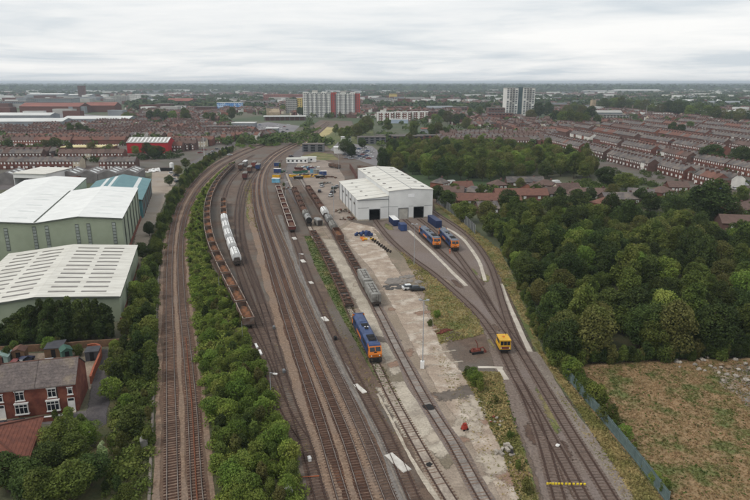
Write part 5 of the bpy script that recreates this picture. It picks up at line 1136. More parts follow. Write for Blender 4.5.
# dark oily patches in two tracks, spare rail in the four-foot of the embankment line
sheet('oil_stain', [(421.5, 406), (430, 404.5), (436, 407), (434, 410.5), (426, 411)], .115, M_black, jag=.25, seed=41); sheet('oil_stain', [(425.5, 464), (430, 462.5), (433, 465), (430, 467.5), (426.5, 467)], .115, M_black, jag=.2, seed=42)
P = TRK['L2']; i0 = 0; i1 = int(np.argmax(P.s > 78)); tag(obj('spare_rail', rail_mesh(P, 0.0, i0, i1, False)), 'orange rusted spare rail lying between the running rails of the embankment line', 'rail')
bpy.data.objects['spare_rail'].data.materials[0] = mat('fresh_rust', (126, 76, 52), (100, 62, 46), scale=1.5); bpy.data.objects['spare_rail'].data.materials[1] = MATS['fresh_rust']
bpy.data.objects['spare_rail'].location.z = .01
o = empty('clearance_marker', 'row of yellow painted marks across the near depot tracks', 'track marking'); M_ym = mat('yellow_mark', (236, 208, 60), (216, 188, 50), scale=2)
for x in [547.5, 550.3, 553, 556, 559, 562, 566, 569.5, 573.5, 577.5, 581, 584.5]:
    q = G(x, 484.8 + .06 * (x - 547) / 4); MB().box(-.15, .15, -.07, .07, .07, .32).build('marker_block', M_ym, o, (q.x, q.y, 0))
q = G(309, 478); MB().box(-1.5, 1.5, -.06, .06, .1, .18).build('bar', mat('faded_orange', (176, 98, 62), (150, 84, 56), scale=1), tag(obj('warning_board', None, None, (q.x, q.y, .1), .1), 'orange bar lying across the near left siding', 'board'))
q = G(557.5, 446.5); tag(MB().lump((0, 0, .2), (.35, .3, .25), 4).build('white_stone', M_frame, None, (q.x, q.y, .05)), 'white stone between the near depot tracks', 'stone')
# ---- works yard stacks behind the wagons
rr = random.Random(5)
M_green = mat('green_paint', (54, 104, 82), (44, 88, 70), scale=.6, objvar=.15); M_cyan = mat('cyan_paint', (120, 176, 200), (96, 150, 178), scale=.6, objvar=.1)
stk = [(297.5, 173.5, M_green, 'long green skip in the works yard'), (303.5, 172.5, M_green, 'second green skip in the works yard'), (311, 170, M_bluep, 'blue crate stack behind the green skips'), (313.5, 172.8, M_cyan, 'pale blue crate stack in the works yard'),
       (294, 177, M_yel, 'yellow skip nearest the access road'), (306, 177.5, M_yel, 'yellow skip in the middle of the works yard'), (323, 175, M_bluep, 'tall blue container near the wagon rows'), (317, 173.5, M_greyw, 'grey crate stack beside the blue ones'), (299, 169.5, M_maroon, 'maroon crate stack behind the skips'),
       (277.3, 166, M_bluep, 'blue cabin at the far head of the maroon wagons'), (277.5, 172.5, M_bluep, 'second blue cabin by the far maroon wagons'), (276.5, 178.5, M_yel, 'yellow cabin by the far maroon wagons'), (276, 182.5, M_cyan, 'pale cyan cabin right behind the maroon wagons'), (320, 178, M_black, 'black skip below the blue container'), (298.5, 179, M_black, 'black skip in front of the yellow ones')]
for i, (x, y, m, lab) in enumerate(stk):
    p = G(x, y); o = empty('skip' if 'skip' in lab else 'crate_stack' if 'crate' in lab else 'cabin', lab, 'skip' if 'skip' in lab else 'crates' if 'crate' in lab else 'cabin', (p.x, p.y, 0), rr.uniform(-.3, .3))
    if 'skip' in lab:
        w = MB(); w.taper((-2.4, 2.4, -.9, .9), (-3, 3, -1.1, 1.1), 0, 1.4); w.build('bin', m, o); MB().box(-3.05, 3.05, -1.15, 1.15, 1.402, 1.5).build('rim', m, o); MB().lump((0, 0, 1.5), (2.4, .8, .6), i, rough=.3).build('contents', rr.choice([M_brownw, M_greyw, M_maroon]), o)
    else:
        for a in range(2):
            for c in range(2): MB().box(-2.2 + a * 2.25, -.05 + a * 2.25, -1.1, 1.1, .02 + c * 1.25, 1.2 + c * 1.25).build('crate' if 'crate' in lab else 'panel', m, o)
        MB().box(-2.3, 2.35, -1.2, 1.2, 2.47, 2.6).build('roof', M_greyw if i % 2 else M_wwhite, o)
for i, (x, y, n_, sp_, ml, lab) in enumerate(((302, 175.5, 16, 4.5, [M_green, M_bluep, M_brownw, M_greyw], 'mixed scrap heap between the green skips and the yellow ones'), (314, 176.5, 16, 4.2, [M_cont, M_greyw, M_wrust, M_yel], 'mixed scrap heap left of the tall blue container'), (328, 178, 14, 4.0, [M_wrust, M_brownw, M_greyw], 'rusty scrap heap right of the tall blue container'),
        (309, 167.5, 14, 5.0, [M_wwhite, M_cyan, M_greyw, M_maroon], 'pale scrap heap before the shorter site cabin'), (326, 184, 12, 3.2, [M_greyw, M_black, M_wrust], 'dark scrap heap beside the parked cars of the works yard'), (344, 212, 16, 3.4, [M_cblock, M_brownw, M_dirt], 'rubble heap against the left wall of the white shed'), (347, 219, 12, 2.6, [M_cblock, M_brownw], 'small rubble heap at the near left corner of the shed'),
        (288, 189, 10, 2.6, [M_wrust, M_greyw], 'scrap lying beside the far maroon wagons'), (283, 172, 8, 2.4, [M_green, M_greyw], 'green and grey junk by the blue cabins'))):
    heap('scrap_heap', lab, 'scrap heap', x, y, n_, sp_, ml, .8, 60 + i, 'box' if i < 5 else 'lump', 1.6)
# white prefabricated cabins
for i, (x, y, L_, lab) in enumerate(((297, 163.4, 15, 'long white flat-roofed site cabin behind the works yard'), (308.5, 162.2, 11, 'shorter white site cabin at the right of the long one'))):
    p = G(x, y); o = empty('site_cabin', lab, 'cabin', (p.x, p.y, 0), .05); MB().box(-L_ / 2, L_ / 2, 0, 7, .2, 3.2).build('wall', M_wwhite, o); MB().box(-L_ / 2 - .2, L_ / 2 + .2, -.2, 7.2, 3.202, 3.45).build('roof', mat('cabin_roof', (206, 206, 196), (190, 190, 182), scale=.4), o)
    for k in range(int(L_ / 3)): MB().box(-L_ / 2 + .8 + 3 * k, -L_ / 2 + 2.2 + 3 * k, -.05, -.002, 1.3, 2.4).build('window', M_glass, o)
    MB().box(-L_ / 2 + .1, L_ / 2 - .1, .1, 6.9, 0, .2).build('base', M_under, o)
# ------------------------------------------------------------------ trees and shrubs
def leaf_mat(name, a, b_, c, objvar=.22): return mat(name, a, b_, scale=.55, detail=5, rough=.75, objvar=objvar, huevar=.014, col3=c, scale3=.16, lo3=.48, hi3=.66, transl=.22, spec=.15)
LM = [leaf_mat('leaf_mid', (96, 109, 50), (69, 82, 37), (112, 119, 60), .3), leaf_mat('leaf_dark', (70, 84, 42), (50, 63, 32), (80, 92, 45), .28), leaf_mat('leaf_olive', (112, 110, 62), (86, 87, 47), (98, 105, 53), .28), leaf_mat('leaf_fresh', (114, 133, 57), (85, 104, 43), (128, 136, 67), .25)]
M_bark = mat('bark', (86, 74, 62), (66, 56, 48), scale=4, bump=.5, objvar=.1)
def crown_mesh(seed, n, leaf, rx, h0, h1, lobes, m, ragged=.2, cone=0.0):
    """leaf-clump faces spread over many overlapping lobes: uneven outline, gaps, clumps"""
    r = np.random.default_rng(seed); zc = (h0 + h1) / 2; hz = (h1 - h0) / 2
    t = r.uniform(0, 2 * np.pi, lobes); u = r.uniform(-1, 1, lobes); rad = np.sqrt(1 - u * u) * r.uniform(.35, .86, lobes)
    if cone: rad *= (1 - cone * (u + 1) / 2)
    C = np.stack([rx * rad * np.cos(t), rx * rad * np.sin(t), zc + hz * .72 * u], 1); R = rx * r.uniform(.20, .44, lobes) * (1 - cone * .5 * (u + 1) / 2)
    C = np.vstack([C, [[0, 0, zc]]]); R = np.append(R, min(rx, hz) * .58)
    k = r.choice(len(R), n * 3, p=R ** 2 / (R ** 2).sum()); d = r.normal(0, 1, (n * 3, 3)); d[:, 2] = d[:, 2] + .25; d /= np.linalg.norm(d, axis=1)[:, None]
    P = C[k] + d * (R[k] * r.uniform(1 - ragged * 1.6, 1 + ragged, n * 3))[:, None]
    inside = np.zeros(len(P), bool)
    for c, q in zip(C, R): inside |= np.linalg.norm(P - c, axis=1) < q * .72
    ok = (~inside) & (P[:, 2] > h0 * .6); P = P[ok][:n]; d = d[ok][:n]; n = len(P)
    nr = d * .8 + r.normal(0, .55, (n, 3)); nr /= np.linalg.norm(nr, axis=1)[:, None]
    a = np.cross(nr, r.normal(0, 1, (n, 3))); a /= np.linalg.norm(a, axis=1)[:, None]; b_ = np.cross(nr, a)
    s = leaf * r.uniform(.55, 1.35, n)[:, None]; e_ = r.uniform(.5, .9, (n, 1))
    V = np.stack([P - a * s * .5 - b_ * s * .2, P + b_ * -s * .5 * e_, P + a * s * .55 + b_ * s * .15, P + b_ * s * .5 + nr * s * .12], 1).reshape(-1, 3)
    return big_mesh('crown', V, np.arange(4 * n).reshape(-1, 4), m)
def trunk_mesh(seed, h, r0, top, spread):
    rr = random.Random(seed); w = MB(); w.tube([(0, 0, -.1), (rr.uniform(-.1, .1), rr.uniform(-.1, .1), h * .5), (rr.uniform(-.2, .2), rr.uniform(-.2, .2), top)], r0, 7, r1=r0 * .3)
    for k in range(5):
        t = 6.28 * k / 5 + rr.uniform(-.4, .4); z0 = h * rr.uniform(.5, .8); w.tube([(0, 0, z0), (spread * .45 * math.cos(t), spread * .45 * math.sin(t), z0 + (top - z0) * .5), (spread * .75 * math.cos(t), spread * .75 * math.sin(t), z0 + (top - z0) * .9)], r0 * .42, 5, r1=r0 * .12)
    return w.mesh('trunk', M_bark)
TREES = []
for i in range(10):
    m = [LM[0], LM[1], LM[0], LM[2], LM[1], LM[3], LM[0], LM[2], LM[1], LM[0]][i]; tall = [0, 0, 1, 0, 0, 0, 1, 0, 0, 1][i]
    TREES.append((crown_mesh(100 + i, 6200, .36, 3.5 if not tall else 2.9, 1.3, 10.0 if not tall else 11.5, 30 + 2 * i, m, ragged=.28), trunk_mesh(200 + i, 4.5, .24, 8.5, 2.6)))
SHRUBS = []
for i in range(8):
    m = [LM[0], LM[1], LM[3], LM[2], LM[0], LM[1], LM[3], LM[0]][i]
    SHRUBS.append((crown_mesh(300 + i, 2600, .2, 1.65 if i % 2 == 0 else 1.1, .1, 2.9 + .25 * (i % 3) + .9 * (i % 2), 20 + i % 4, m, ragged=.38, cone=.45 if i % 2 else .1), trunk_mesh(400 + i, 1.2, .07, 2.2, 1.0)))
CONES = [(crown_mesh(500 + i, 4800, .24, 1.75, .05, 7.5, 34, LM[1], ragged=.3, cone=.6), trunk_mesh(520 + i, 4, .16, 6.4, .8)) for i in range(3)]
def plant(name, label, cat, x, y, proto, s, group=None, sz=None, rz=None):
    c, t = proto; o = empty(name, label, cat, (x, y, 0), random.uniform(0, 6.28) if rz is None else rz, group); sz = sz or s; o.scale = (s, s, sz)
    obj('crown', c, o); obj('trunk', t, o); return o
RT_ = random.Random(21)
def wood(poly, sp, hts, names, group, words, rowname, alongname, kinds, clip=None, maxn=999, skipf=None, scf=None):
    """trees in loose ranks inside a pixel polygon on the ground; labels give rank and place along it"""
    W3 = [G(*p) for p in poly]; x0, x1 = min(p.x for p in W3), max(p.x for p in W3); y0, y1 = min(p.y for p in W3), max(p.y for p in W3); pl = [(p.x, p.y) for p in W3]
    rank = 0; n = 0; y = y0 + sp * .3
    while y < y1:
        x = x0 + sp * .5 * (rank % 2); k = 0
        while x < x1:
            xx, yy = x + RT_.uniform(-.34, .34) * sp, y + RT_.uniform(-.34, .34) * sp
            px, py = PX((xx, yy, 0))
            if inpoly(xx, yy, pl) and -25 < px < 775 and n < maxn and not (skipf and skipf(px, py)):
                i = RT_.choice(kinds); s = RT_.uniform(*hts) * (scf(px, py) if scf else 1)
                plant(names, '%s %s, %s from %s, %s rank %s' % (words[i % len(words)], names.replace('_', ' '), nth(k), alongname, nth(rank), rowname), 'tree' if 'tree' in names else 'shrub', xx, yy, (TREES if 'tree' in names else SHRUBS)[i % (10 if 'tree' in names else 8)], s, group, sz=s * RT_.uniform(.75, 1.15)); n += 1; k += 1
            x += sp
        y += sp * .92; rank += 1
    return n
TW = ['mid-green', 'dark green', 'tall mid-green', 'olive', 'dark', 'fresh green', 'tall green', 'yellowish olive', 'deep green', 'tall leafy']
# the big wood on the right
wood([(494, 236), (510, 260), (526, 298), (540, 335), (560, 364), (610, 362), (660, 359), (760, 355), (860, 355), (900, 252), (750, 246), (640, 230), (560, 224), (500, 222)], 6.7, (.66, 1.25), 'wood_tree', 'trees of the big wood beside the depot', TW, 'behind the field', 'the railway', [0, 1, 2, 3, 4, 5, 6, 7, 8, 9, 1, 4, 8])
EDGE = [(500, 246), (508, 262), (516, 280), (523, 298), (530, 316), (537, 334), (545, 350), (556, 364), (570, 367), (584, 366), (598, 366), (612, 365), (626, 364.5), (640, 364), (654, 363.5), (668, 363), (682, 362), (696, 361), (710, 360.5), (724, 360), (738, 359), (752, 358)]
k = 0
for (xa_, ya_), (xb_, yb_) in zip(EDGE[:-1], EDGE[1:]):
    for t in (0, .33, .67):
        p = G(xa_ + (xb_ - xa_) * t + RT_.uniform(-1.5, 1.5), ya_ + (yb_ - ya_) * t - RT_.uniform(0, 3)); s_ = RT_.uniform(.8, 1.35)
        plant('edge_shrub', '%s shrub at the foot of the big wood, %s from the depot' % (['leafy', 'dark', 'fresh green', 'olive'][k % 4], nth(k)), 'shrub', p.x, p.y, SHRUBS[(1, 5, 0, 3, 1, 7)[k % 6]], s_, 'shrubs along the edge of the big wood'); k += 1
# the middle wood behind the white shed
wood([(382, 172), (408, 174), (430, 180), (470, 184), (520, 181), (556, 178), (592, 184), (604, 172), (566, 162), (520, 154), (462, 150), (402, 151), (378, 160)], 9.6, (1.0, 1.42), 'grove_tree', 'trees of the middle wood behind the white shed', TW, 'behind the bungalows', 'the white shed', [0, 5, 2, 1, 6, 9, 3, 7, 5, 0])
# shrub strip between the embankment line and the rusty train
wood([(216, 512), (209, 420), (201, 345), (195, 300), (190, 262), (189, 232), (193, 210), (203, 192), (216, 177), (232, 164), (236, 164), (222, 176), (211, 190), (205, 206), (203, 224), (206, 246), (215, 268), (226, 288), (239, 314), (248, 336), (259, 370), (272, 398), (284, 432), (294, 462), (300, 500), (302, 512)], 2.95, (.95, 1.5), 'strip_shrub', 'shrubs of the strip between the lines', ['leafy', 'dark', 'fresh green', 'olive', 'bushy', 'dense dark', 'bright', 'full'], 'of the strip', 'the left line', [0, 1, 2, 2, 6, 6, 7, 0, 3, 2], scf=lambda x, y: .45 if y < 270 else .45 + .4 * min(1, (y - 270) / 120))
# left embankment
wood([(128, 350), (124, 338), (140, 300), (150, 258), (160, 224), (172, 200), (190, 174), (212, 158), (232, 148), (234, 151), (213, 162), (192, 181), (174, 209), (160, 244), (157, 290), (157, 345), (157, 400), (146, 380), (130, 380)], 3.4, (1.0, 1.7), 'embankment_shrub', 'shrubs of the left embankment', ['leafy', 'dark', 'fresh green', 'olive', 'bushy', 'dense dark', 'bright', 'full'], 'up the bank', 'the warehouses', [0, 1, 5, 1, 4, 7, 0, 3], skipf=lambda x, y: y < 172 and RT_.random() < .35)
wood([(100, 508), (112, 440), (114, 400), (128, 392), (146, 400), (152, 440), (152, 508)], 3.5, (.55, .95), 'verge_shrub', 'low shrubs at the bottom of the left embankment', ['leafy', 'dark', 'fresh green', 'olive', 'bushy', 'dense dark', 'bright', 'full'], 'up the lower bank', 'the lane', [0, 2, 3, 7, 3, 6, 1, 0], skipf=lambda x, y: RT_.random() < .22)
# trees singled out by their look
def tree_at(label, px, py, k, s, sz=None, name='broadleaf_tree', protos=None, group=None):
    p = G(px, py); return plant(name, label, 'tree' if 'tree' in name else 'shrub', p.x, p.y, (protos or TREES)[k], s, group, sz)
tree_at('round bushy tree standing out at the near corner of the wood', 563, 363, 4, 1.05, .95)
tree_at('huge dark round tree beyond the wood by the brick terraces', 708, 222, 1, 2.55, 1.75)
tree_at('large dark tree standing among the terraces beside the playing field', 711, 166, 4, 2.3, 1.5); tree_at('dark tree at the right edge beside the playing field', 741, 166, 1, 2.1, 1.35)
tree_at('round green bush-like tree behind the grey palisade fence', 464, 222, 0, 1.35, .95); tree_at('dark tree against the right end of the white shed', 437, 202, 1, 1.1, .8); tree_at('small tree by the shed fence and bungalows', 447, 208, 4, 1.2, .85)
tree_at('olive tree between the bungalows and the fence', 486, 224, 3, 1.3, .95); tree_at('leafy tree behind the fence end', 492, 236, 0, 1.2, .95); tree_at('dark tree beside the long red-roofed bungalow', 508, 212, 8, 1.4, 1.0)
tree_at('dark tree between bungalows beside the slate roof', 577, 208, 4, 1.25, .9); tree_at('dark bush-like tree in a bungalow garden', 650, 213, 1, 1.3, .9); tree_at('second dark garden tree left of the huge one', 673, 217, 8, 1.5, .95); tree_at('tree at the middle wood\'s right end', 605, 186, 4, 1.6, 1.1); tree_at('broad tree before the red terraces', 625, 190, 0, 1.6, 1.0)
for k, (x, y, i, s, sz, lab) in enumerate(((62, 452, 0, .78, .62, 'leafy tree in front of the terrace beside the lane'), (78, 470, 2, .82, .55, 'leafy tree below the lane in the bottom left'), (52, 480, 1, .8, .6, 'dark tree right of the red hipped roof'), (30, 500, 1, .85, .6, 'dark tree below the red hipped roof'), (70, 500, 0, .9, .62, 'bushy tree at the bottom edge left of the pale shrub'),
        (8, 492, 4, .8, .6, 'dark tree in the bottom left corner'), (90, 446, 5, .6, .45, 'small fresh green tree at the end of the lane'), (92, 486, 8, .7, .5, 'dark small tree at the bottom beside the pale flowering shrub'), (45, 508, 6, .8, .55, 'tree cut by the bottom edge below the red roof'))): tree_at(lab, x, y, i, s, sz)
tree_at('round dark shrub on the embankment by the pale cabinet', 133, 436, 1, 2.1, 1.5, 'round_shrub', SHRUBS)
p = G(104, 466); pale_leaf = leaf_mat('leaf_flowering', (198, 204, 168), (112, 136, 72), (140, 160, 96)); plant('flowering_shrub', 'tall pale flowering shrub at the end of the dark lane', 'shrub', p.x, p.y, (crown_mesh(611, 1500, .26, 1.0, .2, 4.6, 12, pale_leaf, ragged=.35, cone=.4), SHRUBS[0][1]), 1.0)
hx = [(10, 343, 5.4), (18, 341, 5.8), (27, 339, 6.8), (36, 340, 7.6), (45, 338.5, 8.4), (54, 338, 8.6), (63, 339, 8.4), (72, 338, 8.8), (81, 338, 8.4), (90, 337.5, 8.6), (99, 337.5, 8.2), (107, 337, 7.4), (48, 342, 6.8), (66, 342, 7), (84, 341, 6.8), (30, 343, 5), (2, 345, 4.4), (-6, 345, 5)]
for k, (x, y, h) in enumerate(hx): tree_at('dark conical hedge tree, %s along the front of the near warehouse' % nth(k), x, y, k % 3, 1.3, h / 6.1, 'hedge_tree', CONES, 'hedge in front of the near warehouse')
for k, (x, y, s) in enumerate(((14, 352, .8), (42, 349, 1.0), (50, 350, .9), (58, 348.5, .8), (78, 356, .8), (8, 362, .9), (115, 352, .9), (112, 362, .8), (111, 375, 1.1), (118, 385, 1.3), (112, 398, 1.2), (121, 366, 1.2), (128, 372, 1.3), (126, 356, 1.2), (70, 418, .7), (56, 421, .6), (82, 424, .6))):
    tree_at(['green garden shrub, %s among those behind the terrace', 'leafy shrub by the lane, %s among those beside the terrace'][k > 5] % nth(k), x, y, k % 8, s, None, 'garden_shrub', SHRUBS, 'shrubs round the near terrace')
fs = [(566, 374, 1.2), (571, 380, 1.3), (577, 388, .9), (583, 393, 1.0), (590, 400, 1.2), (595, 406, 1.3), (600, 410, 1.0), (608, 424, 1.1), (614, 430, .6), (624, 440, .8), (634, 452, .5), (556, 366, 1.4), (645, 470, .5), (655, 484, .6), (664, 496, .8), (580, 382, .8)]
for k, (x, y, s) in enumerate(fs): tree_at('green shrub at the blue-green fence, %s from the wood' % nth(k), x, y, (0, 2, 7, 4)[k % 4], s, None, 'fence_shrub', SHRUBS, 'shrubs along the field fence')
ys = [(472, 381, .9), (476, 386, .9), (480, 392, .8), (468, 376, .6), (526, 494, .8), (430, 326, .5), (437, 318, .6), (518, 470, .5), (510, 438, .4), (496, 404, .5), (524, 300, .9), (519, 282, .9), (512, 262, 1.0), (530, 318, .9), (536, 336, .8), (506, 252, 1.0), (278, 178, .8), (280, 168, .9), (284, 186, .6), (289, 222, .5), (286, 212, .5)]
for k, (x, y, s) in enumerate(ys): tree_at('small green bush, %s of those scattered in the yards' % nth(k), x, y, (0, 2, 7, 4, 3)[k % 5], s, None, 'yard_bush', SHRUBS, 'bushes scattered in the yards')
for k in range(24): tree_at('dark shrub at the foot of the warehouse hedge, %s from the left' % nth(k), -6 + 5.1 * k, 345 - .26 * k + RT_.uniform(-1, 1), (1, 5)[k % 2], RT_.uniform(.9, 1.3), None, 'hedge_shrub', SHRUBS, 'shrubs under the hedge')
# trees scattered through the town
town = [(38, 154, 1.3), (46, 152, 1.5), (56, 152, 1.6), (10, 150, 1.2), (22, 156, 1.5), (30, 157, 1.4), (72, 138, 1.8), (80, 137, 2.0), (88, 138, 1.7), (94, 139, 1.4), (128, 122.5, 2.0), (134, 122, 1.8), (151, 122, 2.2), (158, 122.5, 2.6), (166, 123, 2.6), (172, 123, 2.2), (186, 124, 2.6), (60, 158, 1.0), (71, 155, 1.3),
        (92, 153, 1.2), (106, 155, 1.2), (110, 154, 1.0), (148, 157, 1.6), (154, 159, 1.4), (160, 158, 1.4), (136, 155, 1.0), (207, 124, 2.2), (213, 122, 1.8), (232, 121, 2.4), (243, 145, .9), (252, 141, .9), (262, 139, .9), (300, 116, 2.4), (304, 116.5, 2.2), (275, 117, 1.6), (283, 113, 2.2), (336, 135, 1.6), (342, 140, 1.7), (348, 142, 1.8), (356, 139, 2.2), (362, 136, 2.4), (366, 134, 2.4), (345, 154, 1.5), (352, 158, 1.7), (362, 149, 1.4),
        (369, 131, 2.2), (388, 133, 2.0), (414, 138, 2.0), (432, 138, 1.9), (438, 138, 2.0), (444, 137.5, 1.8), (448, 124, 2.6), (442, 121, 2.2), (456, 126, 2.4), (462, 124, 2.2), (436, 126, 2.0), (470, 120, 2.2), (480, 118, 2.4), (487, 114, 2.6), (466, 130, 1.9), (472, 136, 1.7), (530, 122, 2.6), (538, 118, 3.0), (548, 116, 3.0), (556, 124, 2.6), (562, 126, 2.6), (570, 127, 2.8), (578, 128, 2.8), (586, 127, 2.6), (566, 118, 3.2), (574, 114, 3.4), (582, 118, 3.0), (590, 121, 2.8), (596, 126, 2.0),
        (604, 112, 3.4), (612, 111, 3.4), (620, 112, 3.6), (628, 112, 3.4), (636, 113, 3.2), (644, 114, 3.4), (652, 116, 3.0), (660, 117, 3.0), (668, 117, 3.4), (676, 117.5, 3.6), (684, 117, 3.8), (690, 119, 3.4), (698, 119, 3.2), (706, 121, 3.0), (714, 122, 2.8), (722, 122, 2.8), (730, 124, 3.0), (738, 125, 3.0), (746, 125, 2.8), (672, 133, 1.8), (680, 136, 1.6), (690, 131, 1.8), (602, 155, 1.2), (640, 150, 1.0), (662, 145, 1.2), (520, 190, 1.0), (535, 196, 1.0), (612, 200, 1.0), (640, 204, 1.1), (560, 200, .9), (590, 202, 1.0), (455, 196, 1.0), (480, 200, .9), (740, 206, 1.2), (726, 212, 1.1), (733, 222, 1.2),
        (186, 168, .9), (178, 176, .9), (170, 186, .9), (150, 236, .8), (143, 260, .8), (138, 300, .8), (133, 330, .7)]
for k, (x, y, s) in enumerate(town):
    p = G(x, y); s2 = s * RT_.uniform(.75, .95); zone = 'left of the railway' if x < 290 else 'in the town centre' if x < 480 else 'among the right-hand streets'
    near = 'near' if y > 150 else 'middle-distance' if y > 125 else 'far'
    plant('town_tree', '%s %s tree %s, %s from the left among the town trees' % (near, TW[k % 10], zone, nth(sorted(range(len(town)), key=lambda j: town[j][0]).index(k))), 'tree', p.x, p.y, TREES[(k * 7) % 10], s2, 'trees scattered through the town', sz=s2 * .85)
# ground cover: tufts of weeds and grass as real blades
def tufts(name, label, polys, n, size, m, seed, keep=None):
    r = np.random.default_rng(seed); pts = []
    for poly, k in polys:
        W3 = [G(*p) for p in poly]; pl = [(p.x, p.y) for p in W3]; x0, x1 = min(p[0] for p in pl), max(p[0] for p in pl); y0, y1 = min(p[1] for p in pl), max(p[1] for p in pl); c = 0; tries = 0
        while c < k and tries < k * 12:
            tries += 1; x, y = r.uniform(x0, x1), r.uniform(y0, y1)
            if inpoly(x, y, pl): pts.append((x, y)); c += 1
    P = np.array(pts); nb = 5; Q = np.repeat(P, nb, 0); q = len(Q); Q = Q + r.normal(0, size * .5, (q, 2)); t = r.uniform(0, 2 * np.pi, q); s = size * r.uniform(.4, 1.3, q); d = np.stack([np.cos(t), np.sin(t)], 1); lean = r.normal(0, .35, (q, 2))
    V = np.zeros((q, 4, 3)); V[:, 0, :2] = Q - d * s[:, None] * .5; V[:, 1, :2] = Q + d * s[:, None] * .5; V[:, 2, :2] = Q + d * s[:, None] * .35 + lean * s[:, None]; V[:, 3, :2] = Q - d * s[:, None] * .35 + lean * s[:, None]
    V[:, 2:, 2] = (s * r.uniform(.4, .9, q))[:, None]; V[:, :2, 2] = .02
    o = obj(name, big_mesh(name, V.reshape(-1, 3), np.arange(4 * q).reshape(-1, 4), m)); return stuff(o, label, 'weeds')
M_wdry = mat('weed_dry', (176, 158, 110), (146, 130, 88), scale=.4, detail=5, col3=(126, 124, 74), scale3=.15, transl=.15, spec=.1); M_wgreen = mat('weed_green', (80, 98, 46), (62, 80, 36), scale=.4, detail=5, col3=(104, 106, 60), scale3=.15, transl=.15, spec=.1)
M_wbrown = mat('weed_brown', (168, 140, 106), (138, 116, 84), scale=.4, detail=5, col3=(104, 106, 62), scale3=.16, transl=.15, spec=.1)
FIELD = [(560, 368), (660, 362), (780, 360), (860, 430), (860, 510), (668, 510), (640, 470), (610, 434)]
tufts('rough_grass', 'brown rough grass of the field in the bottom right', [(FIELD, 15000)], 0, .2, M_wbrown, 1)
tufts('green_weeds', 'low green weeds scattered in the rough field', [(FIELD, 1300), ([(304, 236), (311, 236), (330, 268), (350, 300), (372, 345), (398, 395), (404, 412), (392, 402), (352, 335), (316, 268)], 1500), ([(462, 372), (478, 372), (506, 392), (524, 450), (544, 520), (526, 520), (500, 446)], 700)], 0, .24, M_wgreen, 2)
tufts('dry_weeds', 'dry yellow weeds on the waste ground of the depot', [([(400, 250), (440, 282), (478, 318), (484, 334), (440, 345), (428, 300)], 2600), ([(462, 372), (500, 372), (512, 420), (544, 520), (526, 520), (500, 446)], 2200), ([(532, 340), (588, 408), (668, 510), (642, 510), (575, 405)], 3000), ([(436, 204), (470, 226), (500, 250), (534, 330), (548, 362), (512, 300), (486, 252)], 2200), ([(244, 186), (251, 178), (254, 216), (260, 235), (247, 218)], 400)], 0, .28, M_wdry, 3)
tufts('embankment_weeds', 'mixed weeds between the shrubs beside the embankment line', [([(100, 508), (112, 420), (124, 360), (140, 300), (160, 224), (154, 290), (151, 400), (150, 508)], 2600), ([(220, 512), (211, 420), (201, 330), (193, 270), (203, 246), (233, 314), (256, 370), (284, 432), (308, 508)], 2200)], 0, .28, M_wgreen, 4)
tufts('lineside_weeds', 'sparse weeds growing between the tracks of the sidings', [([(262, 345), (278, 345), (296, 410), (312, 460), (300, 450), (284, 415)], 120), ([(316, 300), (326, 300), (372, 380), (400, 440), (392, 440), (352, 372)], 320), ([(430, 345), (446, 356), (500, 460), (520, 505), (505, 505), (470, 440)], 320), ([(548, 380), (566, 400), (640, 505), (628, 505)], 260)], 0, .16, M_wdry, 5)
# ------------------------------------------------------------------ town houses
HM = [mat('town_brick_red', (118, 74, 62), (98, 64, 56), scale=.5, detail=6, objvar=.15), mat('town_brick_brown', (104, 78, 70), (88, 66, 60), scale=.5, detail=6, objvar=.15), mat('town_render_cream', (198, 186, 164), (176, 164, 146), scale=.3, detail=6, objvar=.08), mat('town_render_white', (222, 218, 210), (200, 196, 190), scale=.3, detail=6, objvar=.05), mat('town_brick_orange', (140, 90, 72), (120, 78, 64), scale=.5, detail=6, objvar=.12)]
RM = [M_slate, mat('town_tile_brown', (104, 84, 76), (88, 72, 66), scale=.8, detail=7, objvar=.2), mat('town_tile_red', (120, 84, 71), (101, 72, 63), scale=.8, detail=7, objvar=.2)]
HWD, HDP, HEV, HRG = 4.8, 8.0, 5.3, 7.9
def house_parts():
    P = {}
    P['wall'] = MB().prism([(0, 0), (HDP, 0), (HDP, HEV), (HDP / 2, HRG), (0, HEV)], 0, HWD - .004, 'x')
    r = MB()
    for e_, k in (((-.3, HEV - .15), 1), ((HDP + .3, HEV - .15), 0)):
        p4 = [(0, e_[0], e_[1]), (HWD - .006, e_[0], e_[1]), (HWD - .006, HDP / 2, HRG + .12), (0, HDP / 2, HRG + .12)]; quad(r, *(p4 if k else p4[::-1]), .14)
    P['roof'] = r
    P['chimney'] = MB().box(-.4, .4, HDP / 2 - .8, HDP / 2 + .8, HRG - .7, HRG + 1.1)
    P['window'] = MB().box(-.48, .48, -.06, -.003, 0, 1.3); P['pane'] = MB().box(-.42, .42, -.09, -.062, .12, 1.28)
    P['bay'] = MB().taper((-.95, .95, -.6, -.003), (-.95, .95, -.6, -.003), 0, 2.3); P['bay_pane'] = MB().box(-.8, .8, -.66, -.603, .8, 2.1); P['door'] = MB().box(-.45, .45, -.06, -.003, 0, 2.1)
    P['extension'] = MB().box(.2, 2.75, HDP + .003, HDP + 5.6, 0, 4.6); P['extension_roof'] = MB().prism([(.05, 4.602), (2.9, 4.602), (.1, 5.9)], HDP - 1.0, HDP + 5.8, 'y')
    P['rear_window'] = MB().box(-.5, .5, HDP + 5.603, HDP + 5.66, 0, 1.3); P['rear_window2'] = MB().box(-.5, .5, HDP + .003, HDP + .06, 0, 1.4)
    return P
HP = house_parts(); HMESH = {}
def hm(part, m):
    k = (part, m.name)
    if k not in HMESH: HMESH[k] = HP[part].mesh(part, m)
    return HMESH[k]
